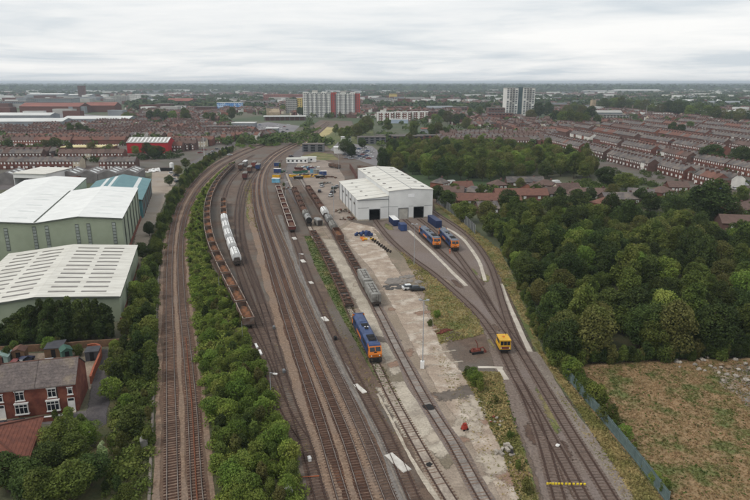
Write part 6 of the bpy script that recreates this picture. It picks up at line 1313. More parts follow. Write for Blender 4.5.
def house_thing(label, x, y, rz, wi, ri, group, rr, name='terraced_house'):
    o = empty(name, label, 'house', (x, y, 0), rz, group)
    obj('wall', hm('wall', HM[wi]), o); rf = obj('roof', hm('roof', RM[ri]), o); obj('chimney', hm('chimney', HM[1]), rf)
    for wx, wz in ((1.2, 3.5), (3.4, 3.5)): obj('window', hm('window', M_frame), o, (wx, 0, wz))
    bw_ = obj('bay_window', hm('bay', HM[wi]), o, (3.3, 0, .1)); obj('pane', hm('bay_pane', M_frame), bw_); obj('door', hm('door', M_frame if rr.random() < .5 else M_brickdark), o, (1.1, 0, .1))
    obj('extension', hm('extension', HM[wi if wi < 2 else 1]), o)
    obj('extension_roof', hm('extension_roof', RM[ri]), o)
    for wz in (1.0, 3.0): obj('rear_window', hm('rear_window', M_frame), o, (1.5, 0, wz))
    obj('rear_window', hm('rear_window2', M_frame), o, (3.8, 0, 3.2))
    return o
class Mass:
    """many small buildings or trees joined into one mesh"""
    def __init__(s): s.v = []; s.f = []; s.m = []; s.n = 0
    def add(s, mb, x, y, rz, mi, sc=1.0):
        c, n = math.cos(rz) * sc, math.sin(rz) * sc; V = np.array(mb.v); W_ = np.empty_like(V); W_[:, 0] = x + V[:, 0] * c - V[:, 1] * n; W_[:, 1] = y + V[:, 0] * n + V[:, 1] * c; W_[:, 2] = V[:, 2] * sc
        s.v.append(W_); s.f += [tuple(i + s.n for i in f) for f in mb.f]; s.m += [mi] * len(mb.f); s.n += len(V)
    def build(s, name, label, cat, mats):
        me = bpy.data.meshes.new(name); me.from_pydata(np.concatenate(s.v).tolist(), [], s.f)
        for m in mats: me.materials.append(m)
        me.polygons.foreach_set('material_index', s.m); me.update(); return stuff(obj(name, me), label, cat)
MASS_M = HM + RM + [M_frame]
def mass_house(ms, x, y, rz, wi, ri, win=True):
    ms.add(HP['wall'], x, y, rz, wi); ms.add(HP['roof'], x, y, rz, 5 + ri); ms.add(HP['chimney'], x, y, rz, 1)
    if win:
        c, n = math.cos(rz), math.sin(rz)
        for wx in (1.2, 3.4): ms.add(HP['window'], x + wx * c, y + wx * n, rz, 8)   # ground-floor windows
        ms.add(HP['rear_window2'], x + 3.8 * c, y + 3.8 * n, rz, 8)
    ms.add(HP['extension'], x, y, rz, wi); ms.add(HP['extension_roof'], x, y, rz, 5 + ri)
RH = random.Random(31); cand = []
def terrace_rows(poly, base, d, nrows, pitch, faces, L0, L1, tag_, gapp=.06, wp=(0, 0, 0, 0, 0, 1, 1, 4, 4, 0, 1, 3), rp=(0, 0, 0, 0, 1, 1, 2), first_name='first'):
    """parallel rows: base point, unit direction d along the rows, rows stepping sideways by pitch"""
    d = Vector((d[0], d[1], 0)).normalized(); sd_ = Vector((d.y, -d.x, 0))
    for r in range(nrows):
        face = faces[r % len(faces)]; o0 = base + sd_ * sum(pitch[k % len(pitch)] for k in range(r)); k = 0; s = L0 + RH.uniform(0, 4); jog = 0; wi = RH.choice(wp); ri = RH.choice(rp); run = RH.randint(5, 14)
        while s < L1:
            run -= 1
            if run <= 0: run = RH.randint(5, 13); wi = RH.choice(wp); ri = RH.choice(rp); s += RH.choice((0, 0, 5, 8, 13)); jog = RH.uniform(-2.2, 2.2)
            p = o0 + d * s + sd_ * jog; px, py = PX((p.x, p.y, 0))
            if -12 < px < 762 and inpoly(px, py, poly):
                rz = math.atan2(d.y, d.x) if face > 0 else math.atan2(d.y, d.x) + math.pi
                q = p if face > 0 else p + d * HWD
                w2 = wi if RH.random() < .8 else RH.choice(wp); cand.append((p.y, q.x, q.y, rz, w2, ri if RH.random() < .85 else RH.choice(rp), tag_, r, k)); k += 1
            s += HWD
RPOLY = [(552, 153), (575, 158), (600, 166), (640, 176), (666, 178), (690, 186), (730, 196), (780, 206), (780, 176), (740, 172), (712, 163), (720, 156), (780, 156), (780, 131), (740, 129), (690, 124), (640, 124), (600, 129), (566, 131), (545, 134), (538, 142)]
a0 = Vector((130, 400, 0)); terrace_rows(RPOLY, a0, (-.1, 1), 20, [17, 30], [-1, 1], -80, 420, 'right', rp=(0, 0, 0, 0, 0, 0, 1, 2))
LPOLY = [(-20, 171), (60, 170), (120, 169), (151, 168), (152, 158), (124, 154), (124, 148), (112, 146), (60, 146), (60, 152), (40, 155), (-20, 156)]
terrace_rows([(-20, 172), (150, 169), (151, 164), (-20, 164)], G(-20, 169.5), (1, .02), 1, [10], [1], 0, 120, 'left front', wp=(1, 1, 2, 2, 0), rp=(0, 1, 0))
terrace_rows([(-20, 163), (56, 162), (58, 152), (-20, 152)], G(-20, 160.5), (1, .03), 2, [-22, -24], [1, -1], 0, 140, 'left second', wp=(1, 0, 2, 1), rp=(0, 1))
terrace_rows([(58, 163.5), (128, 162.5), (128, 155), (58, 156)], G(58, 160.5), (1, .03), 1, [10], [1], 0, 90, 'left second', wp=(1, 0, 2, 1), rp=(0, 1))
terrace_rows([(-20, 150), (124, 146), (126, 133), (-20, 135)], G(-20, 146), (1, .02), 5, [-22, -14], [1, -1], 0, 330, 'left middle', wp=(1, 0, 0, 2, 4), rp=(0, 0, 1, 2))
terrace_rows([(168, 154), (236, 141), (236, 124), (180, 124), (126, 127), (126, 133), (168, 138)], G(90, 152), (1, .03), 9, [-24, -15], [1, -1], 0, 420, 'left far', wp=(1, 0, 0, 1, 2, 4), rp=(0, 0, 1, 2))
terrace_rows([(430, 147), (520, 150), (548, 142), (552, 132), (520, 126), (470, 128), (440, 138)], G(420, 147), (1, .06), 6, [-24, -15], [1, -1], 0, 300, 'middle', wp=(0, 0, 1, 4), rp=(0, 1, 0))
cand.sort(key=lambda c: c[0])
nm = {'right': 'in the streets right of the wood', 'left front': 'in the terrace behind the workshop', 'left second': 'in the terrace behind the white barn', 'left middle': 'in the terraces round the cream roof', 'left far': 'in the terraces behind the red shed', 'middle': 'in the streets behind the middle wood'}
WN = ['red-brick', 'brown-brick', 'cream rendered', 'white rendered', 'orange-brick']; RN = ['slate', 'brown tiled', 'red tiled']
ms = Mass(); RH2 = random.Random(3); cnt = {}
for n_, (yy, x, y, rz, wi, ri, tg, r, k) in enumerate(cand):
    if n_ < 300: house_thing('%s %s-roofed house, %s along %s row %s' % (WN[wi], RN[ri].replace(' tiled', '-tile'), nth(k), nth(r), nm[tg].replace('in the ', 'of the ')), x, y, rz, wi, ri, 'terraced houses ' + nm[tg], RH2)
    else: mass_house(ms, x, y, rz, wi, ri, yy < 700)
# looser housing farther out
r = np.random.default_rng(8); k = 0; GREEN = []
def dens(x, y): return .5 + .5 * math.sin(x * .0041 + 1.3) * math.cos(y * .0033 + .4) + .25 * math.sin(x * .011 + y * .007)
BLOCK = [[(318, 140), (376, 150), (380, 120), (310, 118)], [(0, 131), (60, 128), (130, 123), (130, 96), (-60, 96), (-60, 131)], [(236, 137), (300, 137), (306, 116), (236, 116)], [(400, 152), (560, 160), (560, 150), (400, 140)]]
for _ in range(40000):
    y = 620 + 2600 * r.random() ** 1.5; x = r.uniform(-.66, .66) * y
    px, py = PX((x, y, 0))
    if dens(x, y) < .2 or any(inpoly(px, py, b) for b in BLOCK) or inpoly(px, py, RPOLY): continue
    if 376 < px < 436 and 118 < py < 140: continue
    rz = round(r.uniform(0, 2)) * math.pi / 2 + (.1 if math.sin(x * .003) > 0 else -.35)
    for j in range(int(r.integers(2, 7))):
        mass_house(ms, x + j * HWD * math.cos(rz), y + j * HWD * math.sin(rz), rz, int(r.choice((0, 0, 1, 1, 2, 4, 3))), int(r.choice((0, 0, 1, 1, 2))), False); k += 1
    if k > 11000: break
ms.build('far_houses', 'mass of small brick houses spreading into the distance', 'houses', MASS_M)
# bungalows between the two woods
def bungalow(label, px, py, w, d, rz, ri, wi, eave=2.7, ridge=5.2, hip=False, name='bungalow'):
    p = G(px, py); o = empty(name, label, 'house', (p.x, p.y, 0), rz, 'bungalows between the woods')
    MB().prism([(-d / 2, 0), (d / 2, 0), (d / 2, eave), (0, ridge), (-d / 2, eave)], -w / 2, w / 2, 'x').build('wall', HM[wi], o) if not hip else MB().box(-w / 2, w / 2, -d / 2, d / 2, 0, eave).build('wall', HM[wi], o)
    if hip:
        a = max(.4, w / 2 - d / 2); z = ridge; e_ = .4
        V = [(-w / 2 - e_, -d / 2 - e_, eave), (w / 2 + e_, -d / 2 - e_, eave), (w / 2 + e_, d / 2 + e_, eave), (-w / 2 - e_, d / 2 + e_, eave), (-a, 0, z), (a, 0, z)]
        MB().add([(v[0], v[1], v[2] + .02) for v in V], [(0, 1, 5, 4), (1, 2, 5), (2, 3, 4, 5), (3, 0, 4), (3, 2, 1, 0)]).build('roof', RM[ri], o)
    else:
        for k_ in (1, 0):
            w_ = MB(); sy = -1 if k_ else 1; p4 = [(-w / 2 - .3, sy * (d / 2 + .4), eave - .15), (w / 2 + .3, sy * (d / 2 + .4), eave - .15), (w / 2 + .3, 0, ridge + .1), (-w / 2 - .3, 0, ridge + .1)]; quad(w_, *(p4 if k_ else p4[::-1]), .14); w_.build('roof', RM[ri], o)
    for x in (-w * .3, w * .05, w * .33): MB().box(x - .7, x + .7, -d / 2 - .05, -d / 2 - .003, .9, 2.2).build('window', M_frame, o)
    MB().box(-w * .12 - .45, -w * .12 + .45, -d / 2 - .05, -d / 2 - .003, 0, 2.0).build('door', M_frame, o)
    MB().box(w * .25 - .4, w * .25 + .4, -.4, .4, ridge - .3, ridge + .8).build('chimney', HM[1], o)
    return o
bl = [(440, 187, 9, 8, .9, 0, 4, 'orange-gabled house just right of the white shed'), (452, 196, 14, 8, -.2, 1, 1, 'brown-roofed house behind the fence trees'), (462, 191, 12, 8, .2, 2, 0, 'red-brown roofed house below the middle wood'), (474, 196, 13, 8, -.5, 0, 1, 'slate-roofed house right of the red-brown roofs'), (487, 204, 36, 9, .02, 2, 0, 'long red-roofed bungalow terrace behind the wood\'s left end'), (486, 213, 11, 8, .2, 0, 1, 'dark slate bungalow with white gable by the fence'),
      (497, 189, 10, 8, .3, 1, 1, 'brown house under the middle wood trees'), (520, 199, 30, 9, .0, 2, 0, 'second long red-roofed bungalow terrace'), (531, 193, 10, 9, .8, 1, 4, 'orange-walled brown-roofed house behind the second long terrace'), (545, 189, 13, 9, -.3, 1, 1, 'brown hip-roofed bungalow in the estate middle'), (553, 197, 15, 9, .3, 1, 1, 'brown bungalow before the red shrubs'), (566, 193, 14, 9, .1, 1, 2, 'broad brown-roofed bungalow with pale gable'), (590, 198, 28, 9, -.05, 1, 2, 'long brown-roofed bungalow row with cream walls'),
      (620, 203, 22, 9, .1, 0, 1, 'slate-roofed bungalow row before the terraces'), (640, 199, 14, 9, -.4, 0, 2, 'slate bungalow with white walls'), (660, 196, 13, 8, .6, 1, 0, 'brown-roofed brick bungalow left of the huge tree'), (676, 191, 12, 8, -.1, 1, 0, 'small brick house beneath the big red gable'), (735, 214, 14, 9, .4, 1, 0, 'brown bungalow at the right edge'), (748, 205, 13, 9, .3, 1, 1, 'brown-roofed house right of the huge tree'), (743, 228, 22, 10, -.2, 1, 1, 'wide brown roof at the right edge of the wood'), (524, 186, 24, 8, .0, 0, 1, 'grey low roof before the middle wood'), (604, 208, 12, 8, .5, 2, 4, 'red-roofed bungalow at the wood\'s upper edge')]
for i, (x, y, w, d, rz, ri, wi, lab) in enumerate(bl): bungalow(lab, x, y, w * .85, d, rz, ri, wi, hip=(i % 3 == 0))
# parked cars and vans far off
cc = [(226, 226, 226), (40, 42, 46), (150, 152, 156), (70, 90, 130), (130, 46, 42), (200, 200, 196), (84, 88, 92)]; rc = random.Random(14); nc = 0
def car_field(x0, x1, y0, y1, n, where, rz):
    global nc
    for i in range(n):
        t = i / max(1, n - 1); x = x0 + (x1 - x0) * t; y = rc.uniform(y0, y1) if y1 - y0 < 4 else y0 + (y1 - y0) * ((i * .618) % 1); col = rc.choice(cc); cn = {226: 'white', 40: 'black', 150: 'silver', 70: 'blue', 130: 'red', 200: 'pale', 84: 'grey'}[col[0]]
        car('%s car %s, %s from its left end' % (cn, where, nth(i)), x, y, rz + rc.uniform(-.1, .1), col, 'cars ' + where, small=True, z=.08); nc += 1
car_field(344, 372, 148, 160, 34, 'in the car park right of the works yard', .2); car_field(242, 290, 125, 138, 36, 'in the station car park', .3); car_field(712, 748, 182.5, 190, 14, 'parked along the terrace street', 1.4); car_field(6, 46, 176, 184, 12, 'parked before the white barn', .2); car_field(196, 230, 149, 156, 9, 'on the back street behind the tall mast', .5); car_field(172, 178, 174, 184, 4, 'parked at the edge of the pale dirt yard', .9)
car_field(500, 600, 186, 199, 9, 'parked between the bungalows', .4)
for i, (x, y, lab) in enumerate(((556.5, 184, 'white van parked behind the brown bungalows'), (528, 185, 'white van near the grey low roof'), (577, 190, 'white van by the broad brown bungalow'), (478, 205, 'white van beside the long red roof'), (452, 184, 'white van under the middle wood'))): car(lab, x, y, .3, (232, 232, 230), kind='van', small=True)
# white bags and black skips on the pale dirt yard
heap('bag_row', 'row of white bags at the back of the pale dirt yard', 'bags', 150, 171.5, 16, 5.5, [M_wwhite], 1.1, 31, 'lump', .6); heap('bag_row', 'white bags beside the black skips in the dirt yard', 'bags', 157, 170.5, 10, 3.5, [M_wwhite], 1.2, 32, 'lump', .9)
for x, lab in ((163.5, 'left black skip in the pale dirt yard'), (169.5, 'right black skip in the pale dirt yard')):
    p = G(x, 171); o = empty('skip', lab, 'skip', (p.x, p.y, 0), .1); MB().taper((-1.6, 1.6, -.9, .9), (-2, 2, -1.1, 1.1), 0, 2.0).build('bin', M_black, o); MB().box(-2.05, 2.05, -1.15, 1.15, 2.002, 2.1).build('rim', M_black, o)
p = G(172, 169.5); o = empty('silo', 'white tank standing behind the black skips', 'tank', (p.x, p.y, 0)); MB().cyl((0, 0), 1.4, 0, 4.2, 'z', 14).build('barrel', M_wwhite, o); MB().cyl((0, 0), 1.4, 4.2, 4.8, 'z', 14, r1=.4).build('lid', M_wwhite, o)

# ------------------------------------------------------------------ landmarks of the town
def block(name, label, cat, px, py, w, d, h, rz, mw, mr, floors=0, cols=0, parapet=.6, winm=None, gable=False, ridge=3, win_h=1.4, sidew=True):
    """building with its front centre at the pixel; windows of far buildings are built and joined"""
    p = G(px, py); o = empty(name, label, cat, (p.x, p.y, 0), rz)
    if gable:
        MB().prism([(0, 0), (d, 0), (d, h), (d / 2, h + ridge), (0, h)], -w / 2, w / 2, 'x').build('wall', mw, o)
        for k_ in (1, 0):
            w_ = MB(); e_ = -.4 if k_ else d + .4; p4 = [(-w / 2 - .3, e_, h - .1), (w / 2 + .3, e_, h - .1), (w / 2 + .3, d / 2, h + ridge + .1), (-w / 2 - .3, d / 2, h + ridge + .1)]; quad(w_, *(p4 if k_ else p4[::-1]), .2); w_.build('roof', mr, o)
    else:
        MB().box(-w / 2, w / 2, 0, d, 0, h).build('wall', mw, o); MB().box(-w / 2 - .2, w / 2 + .2, -.2, d + .2, h + .002, h + parapet).build('roof', mr, o)
    if floors and cols:
        m = MB(); fh = h / floors; cw_ = w / cols
        for f in range(floors):
            for c in range(cols): x = -w / 2 + (c + .5) * cw_; m.box(x - cw_ * .3, x + cw_ * .3, -.12, -.01, f * fh + fh * .35, f * fh + fh * .35 + win_h)
        stuff(m.build('windows', winm or M_glass, o))
    return o
M_cl = mat('tower_white', (222, 220, 214), (206, 204, 198), scale=.1); M_tr = mat('tower_red', (176, 74, 62), (156, 66, 56), scale=.1); M_tg = mat('tower_grey', (168, 166, 160), (150, 148, 144), scale=.1); M_ty = mat('tower_yellow', (206, 182, 110), (188, 166, 100), scale=.1)
M_wgrey2 = mat('warehouse_grey', (136, 140, 142), (118, 122, 126), scale=.05); M_wroof = mat('warehouse_roof_white', (216, 216, 212), (196, 196, 192), scale=.03, detail=6)
M_redshed = mat('shed_red', (178, 36, 44), (156, 32, 40), scale=.2, wave=('X', 2, .3)); M_mallred = mat('mall_roof_red', (142, 92, 80), (124, 82, 74), scale=.03)
# slab blocks by the station
def slab(label, px, w, h, red, py=117.2):
    p = G(px, py); o = empty('tower_block', label, 'tower block', (p.x, p.y, 0), -.04); d = 15
    n = 6; cw_ = w / n
    for k in range(n):
        m = M_tr if (red and k in (0, n - 1)) else M_cl; off = -.9 if k % 2 == 0 else .0
        MB().box(-w / 2 + k * cw_, -w / 2 + (k + 1) * cw_ - .02, off, d, 0, h + (1.2 if k % 2 == 0 else 0)).build('bay', m, o)
        wm = MB(); fl = 14
        for f in range(fl):
            for c in range(2): x = -w / 2 + k * cw_ + cw_ * (.3 + .42 * c); wm.box(x - 1.0, x + 1.0, off - .1, off - .01, 1.2 + f * h / fl, 1.2 + f * h / fl + 1.5)
        stuff(wm.build('windows', mat('tower_glass', (92, 96, 102), (70, 74, 80), scale=.3, rough=.2), o))
        if k: MB().box(-w / 2 + k * cw_ - .7, -w / 2 + k * cw_ + .7, -1.0, -.95, 0, h - 1).build('recess_strip', mat('tower_recess', (96, 98, 102), (80, 82, 86), scale=.2), o)
    MB().box(-w * .18, w * .02, 4, 10, h + 1.2, h + 4).build('plant_room', M_tg, o); return o
slab('white slab tower block, left one of the pair behind the station', 317.2, 45, 39, False); slab('white slab tower block with red ends, right one of the pair', 345.6, 46.5, 38, True)
block('apartment_block', 'white mid-rise block with a yellow end left of the slab towers', 'building', 292, 113, 22, 14, 24, 0, M_tg, M_tg, 7, 7); block('apartment_block', 'yellow block just left of the slab towers', 'building', 299.6, 113, 9, 12, 26, 0, M_ty, M_ty, 7, 2)
block('shopping_centre', 'long red-brown flat building on the skyline left of the towers', 'building', 284, 101.5, 122, 40, 20, 0, M_mallred, M_mallred, 3, 20)
block('office_building', 'blue and white clad office building in the left town centre', 'building', 229, 110, 50, 20, 14.5, -.05, mat('blue_clad', (84, 140, 200), (190, 210, 228), scale=.16, detail=2, lo=.42, hi=.58), M_wroof, 4, 12, winm=mat('blue_glass', (54, 96, 150), (40, 76, 124), scale=.2))
# church with tower
p = G(274.5, 117.2); o = empty('church', 'pale stone church with a pointed tower beside the station', 'church', (p.x, p.y, 0), .3); M_st = mat('church_stone', (176, 158, 132), (152, 136, 114), scale=.2)
MB().prism([(0, 0), (11, 0), (11, 8), (5.5, 13.5), (0, 8)], -9, 9, 'x').build('nave', M_st, o); MB().box(-12, -7, 2, 7, 0, 15).build('tower', M_st, o); MB().taper((-12.2, -6.8, 1.8, 7.2), (-9.6, -9.4, 4.4, 4.6), 15, 24).build('spire', M_slate, o); MB().box(-6, 6, -2.5, -.003, 0, 5).build('aisle', M_st, o)
# station canopy bridge
p = G(285, 120.5); o = empty('station_canopy', 'long low white station canopy in front of the towers', 'canopy', (p.x, p.y, 0), .08); MB().box(-32, 32, 0, 9, 5.5, 7.2).build('roof', M_wwhite, o); MB().box(-31, 31, 3, 8, 0, 5.5).build('wall', M_brickdark, o)
for k in range(9): MB().box(-30 + 7.4 * k, -29.4 + 7.4 * k, .4, 1, 0, 5.5).build('column', M_steel, o)
# twin tower block
p = G(519.5, 116.5); o = empty('tower_block', 'pale twin tower block with a dark core rising on the right', 'tower block', (p.x, p.y, 0), .12)
for x0 in (-24.5, 4.5):
    MB().box(x0, x0 + 20, 0, 18, 0, 46).build('wing', M_cl, o); wm = MB()
    for f in range(16):
        for c in range(4):
            if (f + c) % 9: wm.box(x0 + 1 + c * 4.8, x0 + 4.4 + c * 4.8, -.12, -.01, 1.2 + f * 2.86, 2.9 + f * 2.86)
    stuff(wm.build('windows', MATS['tower_glass'], o)); ba = MB()
    for f in range(16): ba.box(x0 + 6, x0 + 14, -1.1, -.13, .4 + f * 2.86, 1.5 + f * 2.86)
    stuff(ba.build('balconies', M_tg, o)); MB().box(x0 - .2, x0 + 20.2, -.2, 18.2, 46.002, 47).build('roof', M_tg, o)
MB().box(-4.5, 4.5, 4, 14, 0, 48).build('core', mat('core_teal', (92, 108, 112), (76, 92, 96), scale=.1), o)
# apartment row
for i in range(3):
    o = block('apartment_row', ['left', 'middle', 'right'][i] + ' part of the long white-topped brick apartment row beyond the sidings', 'building', 385 + 17.4 * i, 121.2 - .3 * i, 25, 12, 12.5, -.05, HM[0], M_wroof, 4, 7, winm=M_frame)
    for k in range(3): MB().box(-12 + k * 9, -9.4 + k * 9, -1.2, -.003, 0, 13.6).build('stair_bay', M_cl, o)
block('retail_unit', 'low pale blue-white building in front of the apartment row', 'building', 396, 123.2, 34, 12, 5, 0, mat('pale_blue', (176, 186, 200), (158, 170, 186), scale=.1), M_wroof)
block('warehouse', 'bright red shed with a ribbed white roof behind the terraces', 'warehouse', 148, 153.2, 33.5, 18, 8.5, .0, M_redshed, M_tg, gable=True, ridge=3.6)
o = [x for x in bpy.data.objects if x.get('label', '').startswith('bright red shed')][0]
for k in range(11): w_ = MB(); x = -15.5 + k * 3.1; quad(w_, (x, .6, 9.1), (x + 1.3, .6, 9.1), (x + 1.3, 8.4, 12.1), (x, 8.4, 12.1), .12); w_.build('rooflight', M_wwhite, o)
block('flat_roofed_unit', 'low building with a long cream flat roof before the red shed', 'building', 86, 153, 40, 16, 4.5, .03, M_brickdark, mat('cream_roof', (214, 200, 150), (196, 182, 138), scale=.1))
big = [(24, 128, 95, 40, 8, 'retail', M_wroof, 'widest white-roofed retail shed at the left edge'), (96, 124, 92, 34, 7, 'retail', M_wroof, 'long white-roofed retail shed right of the widest one'), (22, 121.5, 84, 30, 9, 'retail', M_wroof, 'white-fronted retail shed behind the widest one'), (50, 113, 118, 40, 12, 'mall', M_mallred, 'long shopping hall with a red-brown roof on the left'), (100, 112, 60, 30, 12, 'mall', M_mallred, 'smaller red-roofed hall right of the shopping hall'), (12, 108, 70, 40, 14, 'office', M_wgrey2, 'grey slab store left behind the red-brown hall'), (50, 105.5, 110, 50, 16, 'office', M_wgrey2, 'wide grey store behind the red-brown hall'),
       (45, 97.5, 130, 60, 12, 'retail', M_wroof, 'long white warehouse before the skyline on the left'), (80, 98.5, 80, 40, 12, 'retail', M_wroof, 'white warehouse beside the distant tower'), (110, 106, 30, 25, 16, 'tower', M_tg, 'pale mid-rise building left of the town centre'), (122, 104, 26, 20, 20, 'tower', M_tg, 'pale taller building in the left town centre'), (134, 103, 30, 20, 22, 'tower', M_cl, 'whitish blocks of the left town centre'), (165, 110, 36, 22, 12, 'office', M_brickdark, 'brown office building behind the tall trees'), (180, 106, 60, 24, 12, 'mall', M_mallred, 'reddish low hall behind the town centre'), (196, 104, 40, 22, 14, 'office', M_brickdark, 'brown block left of the blue office'), (205, 113, 36, 18, 11, 'office', M_brickdark, 'brown row just left of the blue office'), (250, 108, 50, 26, 14, 'office', M_tg, 'grey office right of the blue one'), (262, 106, 40, 22, 12, 'office', M_tg, 'grey-brown blocks beside the skyline hall'),
       (150, 118, 24, 14, 9, 'office', M_cl, 'pale gabled house block before the tall trees'), (180, 112, 18, 14, 12, 'office', M_cl, 'white house block beside the poplars'), (243, 128, 30, 16, 6, 'retail', M_wroof, 'white-roofed low unit left of the station car park'), (272, 133, 14, 12, 5, 'retail', M_wroof, 'small white shed in the station car park'), (226, 134, 44, 12, 8, 'office', HM[4], 'orange-brick long building in the left terraces'),
       (702, 104.5, 110, 60, 9, 'retail', M_wroof, 'long white warehouse far out on the right'), (738, 107, 120, 50, 10, 'retail', M_wgrey2, 'grey-blue warehouse at the far right'), (728, 117.5, 90, 40, 8, 'retail', M_wroof, 'white warehouse behind the right-hand tree belt'), (748, 118.5, 60, 30, 8, 'retail', M_wroof, 'second white warehouse at the right edge'), (657, 108, 60, 30, 8, 'retail', M_wroof, 'pale warehouse behind the right-hand trees'), (672, 110, 50, 26, 8, 'retail', M_tg, 'grey warehouse behind the right-hand trees'), (638, 93, 240, 60, 14, 'retail', M_wroof, 'string of white warehouses near the right skyline'), (600, 93.5, 160, 60, 12, 'retail', M_tg, 'pale warehouses left of the white string on the skyline'), (616, 120, 40, 20, 7, 'office', M_tg, 'pale low building before the right-hand trees'), (608, 117.5, 44, 22, 8, 'retail', M_tg, 'grey-roofed hall by the church tower'), (545, 112, 26, 120, 7, 'office', M_brickdark, 'long row along the road beside the twin tower'),
       (497, 116.5, 30, 16, 14, 'office', HM[1], 'brown brick block left of the twin tower'), (500, 121, 36, 16, 11, 'office', HM[0], 'brick flats in front of the twin tower'), (432, 118, 26, 14, 10, 'office', HM[0], 'brick block at the right end of the apartment row'), (440, 112, 50, 20, 8, 'retail', M_wgrey2, 'blue-grey roofed school beyond the trees'), (456, 112, 44, 20, 9, 'office', HM[1], 'brown school block beyond the trees'), (380, 104, 60, 24, 14, 'office', M_tg, 'pale blocks behind the right slab tower'), (393, 100, 26, 20, 20, 'office', M_ty, 'yellowish far building behind the slab towers'), (372.5, 88.5, 40, 30, 40, 'tower', M_cl, 'pale tower on the skyline behind the slab towers'), (81.8, 98.5, 21, 18, 43, 'tower', M_brickdark, 'lone brown tower block on the left skyline'),
       (428, 133.5, 14, 12, 5, 'retail', HM[4], 'small orange-roofed hut on the waste land'), (392, 142, 30, 10, 6, 'office', HM[1], 'brown terrace-like building behind the car park'), (408, 143, 30, 10, 6, 'office', HM[1], 'second brown building behind the car park'), (430, 142, 24, 10, 6, 'office', HM[0], 'brick row beside the dark trees'), (313, 152, 18, 10, 6, 'office', mat('grey_shed', (112, 112, 114), (96, 96, 98), scale=.1), 'dark grey shed beyond the white cabins'), (341, 153.5, 11, 9, 4.5, 'retail', M_wwhite, 'white flat-roofed hut among trees behind the yard'), (346, 141.5, 10, 6, 4, 'retail', M_wwhite, 'small white hut behind the trees'), (372, 144, 26, 12, 6, 'office', mat('grey_shed', (112, 112, 114)), 'grey low roof behind the car park')]
for (x, y, w, d, h, kind, m, lab) in big:
    fl, co = {'retail': (0, 0), 'mall': (0, 0), 'office': (3, max(3, int(w / 5))), 'tower': (max(4, int(h / 3)), max(3, int(w / 4)))}[kind]
    wallm = {'retail': M_wgrey2 if m is not M_wwhite else M_wwhite, 'mall': M_brickdark, 'office': m, 'tower': m}[kind]
    block('warehouse' if kind == 'retail' else 'hall' if kind == 'mall' else 'office_block', lab, 'warehouse' if kind == 'retail' else 'building', x, y, w, d, h, RH.uniform(-.1, .1), wallm, m if kind != 'office' else RM[0], fl, co, gable=(kind in ('retail', 'mall') and w > 30), ridge=3 if kind == 'retail' else 6)
p = G(593.5, 111.5); o = empty('church_tower', 'grey church tower between the right-hand trees', 'church', (p.x, p.y, 0), .2); MB().box(-4, 4, 0, 8, 0, 22).build('tower', M_st, o); MB().box(4, 22, 0, 9, 0, 9).build('nave', M_st, o); MB().prism([(-.3, 9), (9.3, 9), (4.5, 14)], 4, 22.3, 'x').build('roof', M_slate, o)
for x, z in ((-3.7, 22), (3.1, 22)): MB().taper((x - .3, x + .9, .1, 1.2), (x + .2, x + .4, .5, .7), z, z + 3).build('pinnacle', M_st, o)
mast('tall slim mast behind the right-hand terraces', 645.5, 119.5, 24, 'none', .35); mast('slim mast beside the right-hand trees', 570.5, 111, 18, 'none', .35)
# long brick and stone sheds right of wagons: old platform wall behind the shed
wallpath('retaining_wall', 'brown retaining wall beside the track behind the white shed', [(350, 168), (354, 174), (357, 181)], 3.0, .5, M_brickdark)
for i, (x, y, rz, lab) in enumerate(((334.5, 168, 2.2, 'rusty wagon standing alone behind the works yard'), (364, 170.5, 2.3, 'brown wagon behind the white shed'))):
    o = copy_tree(ow); o.location = (*G(x, y)[:2], 0.03); o.rotation_euler = (0, 0, rz); o['label'] = lab; o['group'] = 'wagons behind the shed'

# ------------------------------------------------------------------ far woodland and fields
def far_trees(name, label, n, y0, y1, size, nq, q, flat, m, seed, pw, thr, skip=True):
    r = np.random.default_rng(seed); P = []
    while len(P) < n:
        y = y0 + (y1 - y0) * r.random() ** pw; x = r.uniform(-.68, .68) * y
        if dens(x, y) > thr + r.normal(0, .12): continue
        if skip:
            px, py = PX((x, y, 0))
            if any(inpoly(px, py, b) for b in BLOCK) or inpoly(px, py, RPOLY) or (390 < px < 470 and 126 < py < 142 and r.random() < .7): continue
        P.append((x, y))
    P = np.array(P); S = size * r.uniform(.6, 1.3, n); N_ = n * nq; C = np.repeat(P, nq, 0); s = np.repeat(S, nq)
    d = r.normal(0, 1, (N_, 3)); d[:, 2] = np.abs(d[:, 2]) + .1; d /= np.linalg.norm(d, axis=1)[:, None]; rad = r.uniform(.65, 1.08, N_)
    Q = np.stack([C[:, 0] + d[:, 0] * s * rad, C[:, 1] + d[:, 1] * s * rad, s * flat * (.25 + d[:, 2] * rad)], 1)
    nr = d + r.normal(0, .4, (N_, 3)); nr /= np.linalg.norm(nr, axis=1)[:, None]; a = np.cross(nr, r.normal(0, 1, (N_, 3))); a /= np.linalg.norm(a, axis=1)[:, None]; b_ = np.cross(nr, a); e_ = (s * q * r.uniform(.6, 1.3, N_))[:, None]
    V = np.stack([Q - a * e_, Q - b_ * e_, Q + a * e_, Q + b_ * e_], 1).reshape(-1, 3)
    return stuff(obj(name, big_mesh(name, V, np.arange(4 * N_).reshape(-1, 4), m)), label, 'trees')
M_far = [leaf_mat('far_leaf_mid', (84, 98, 48), (62, 76, 38), (98, 106, 56), 0), leaf_mat('far_leaf_dark', (68, 84, 46), (50, 64, 36), (80, 92, 50), 0)]
for mm in M_far:
    for nd in mm.node_tree.nodes:
        if nd.type == 'TEX_NOISE': nd.inputs['Scale'].default_value *= .12
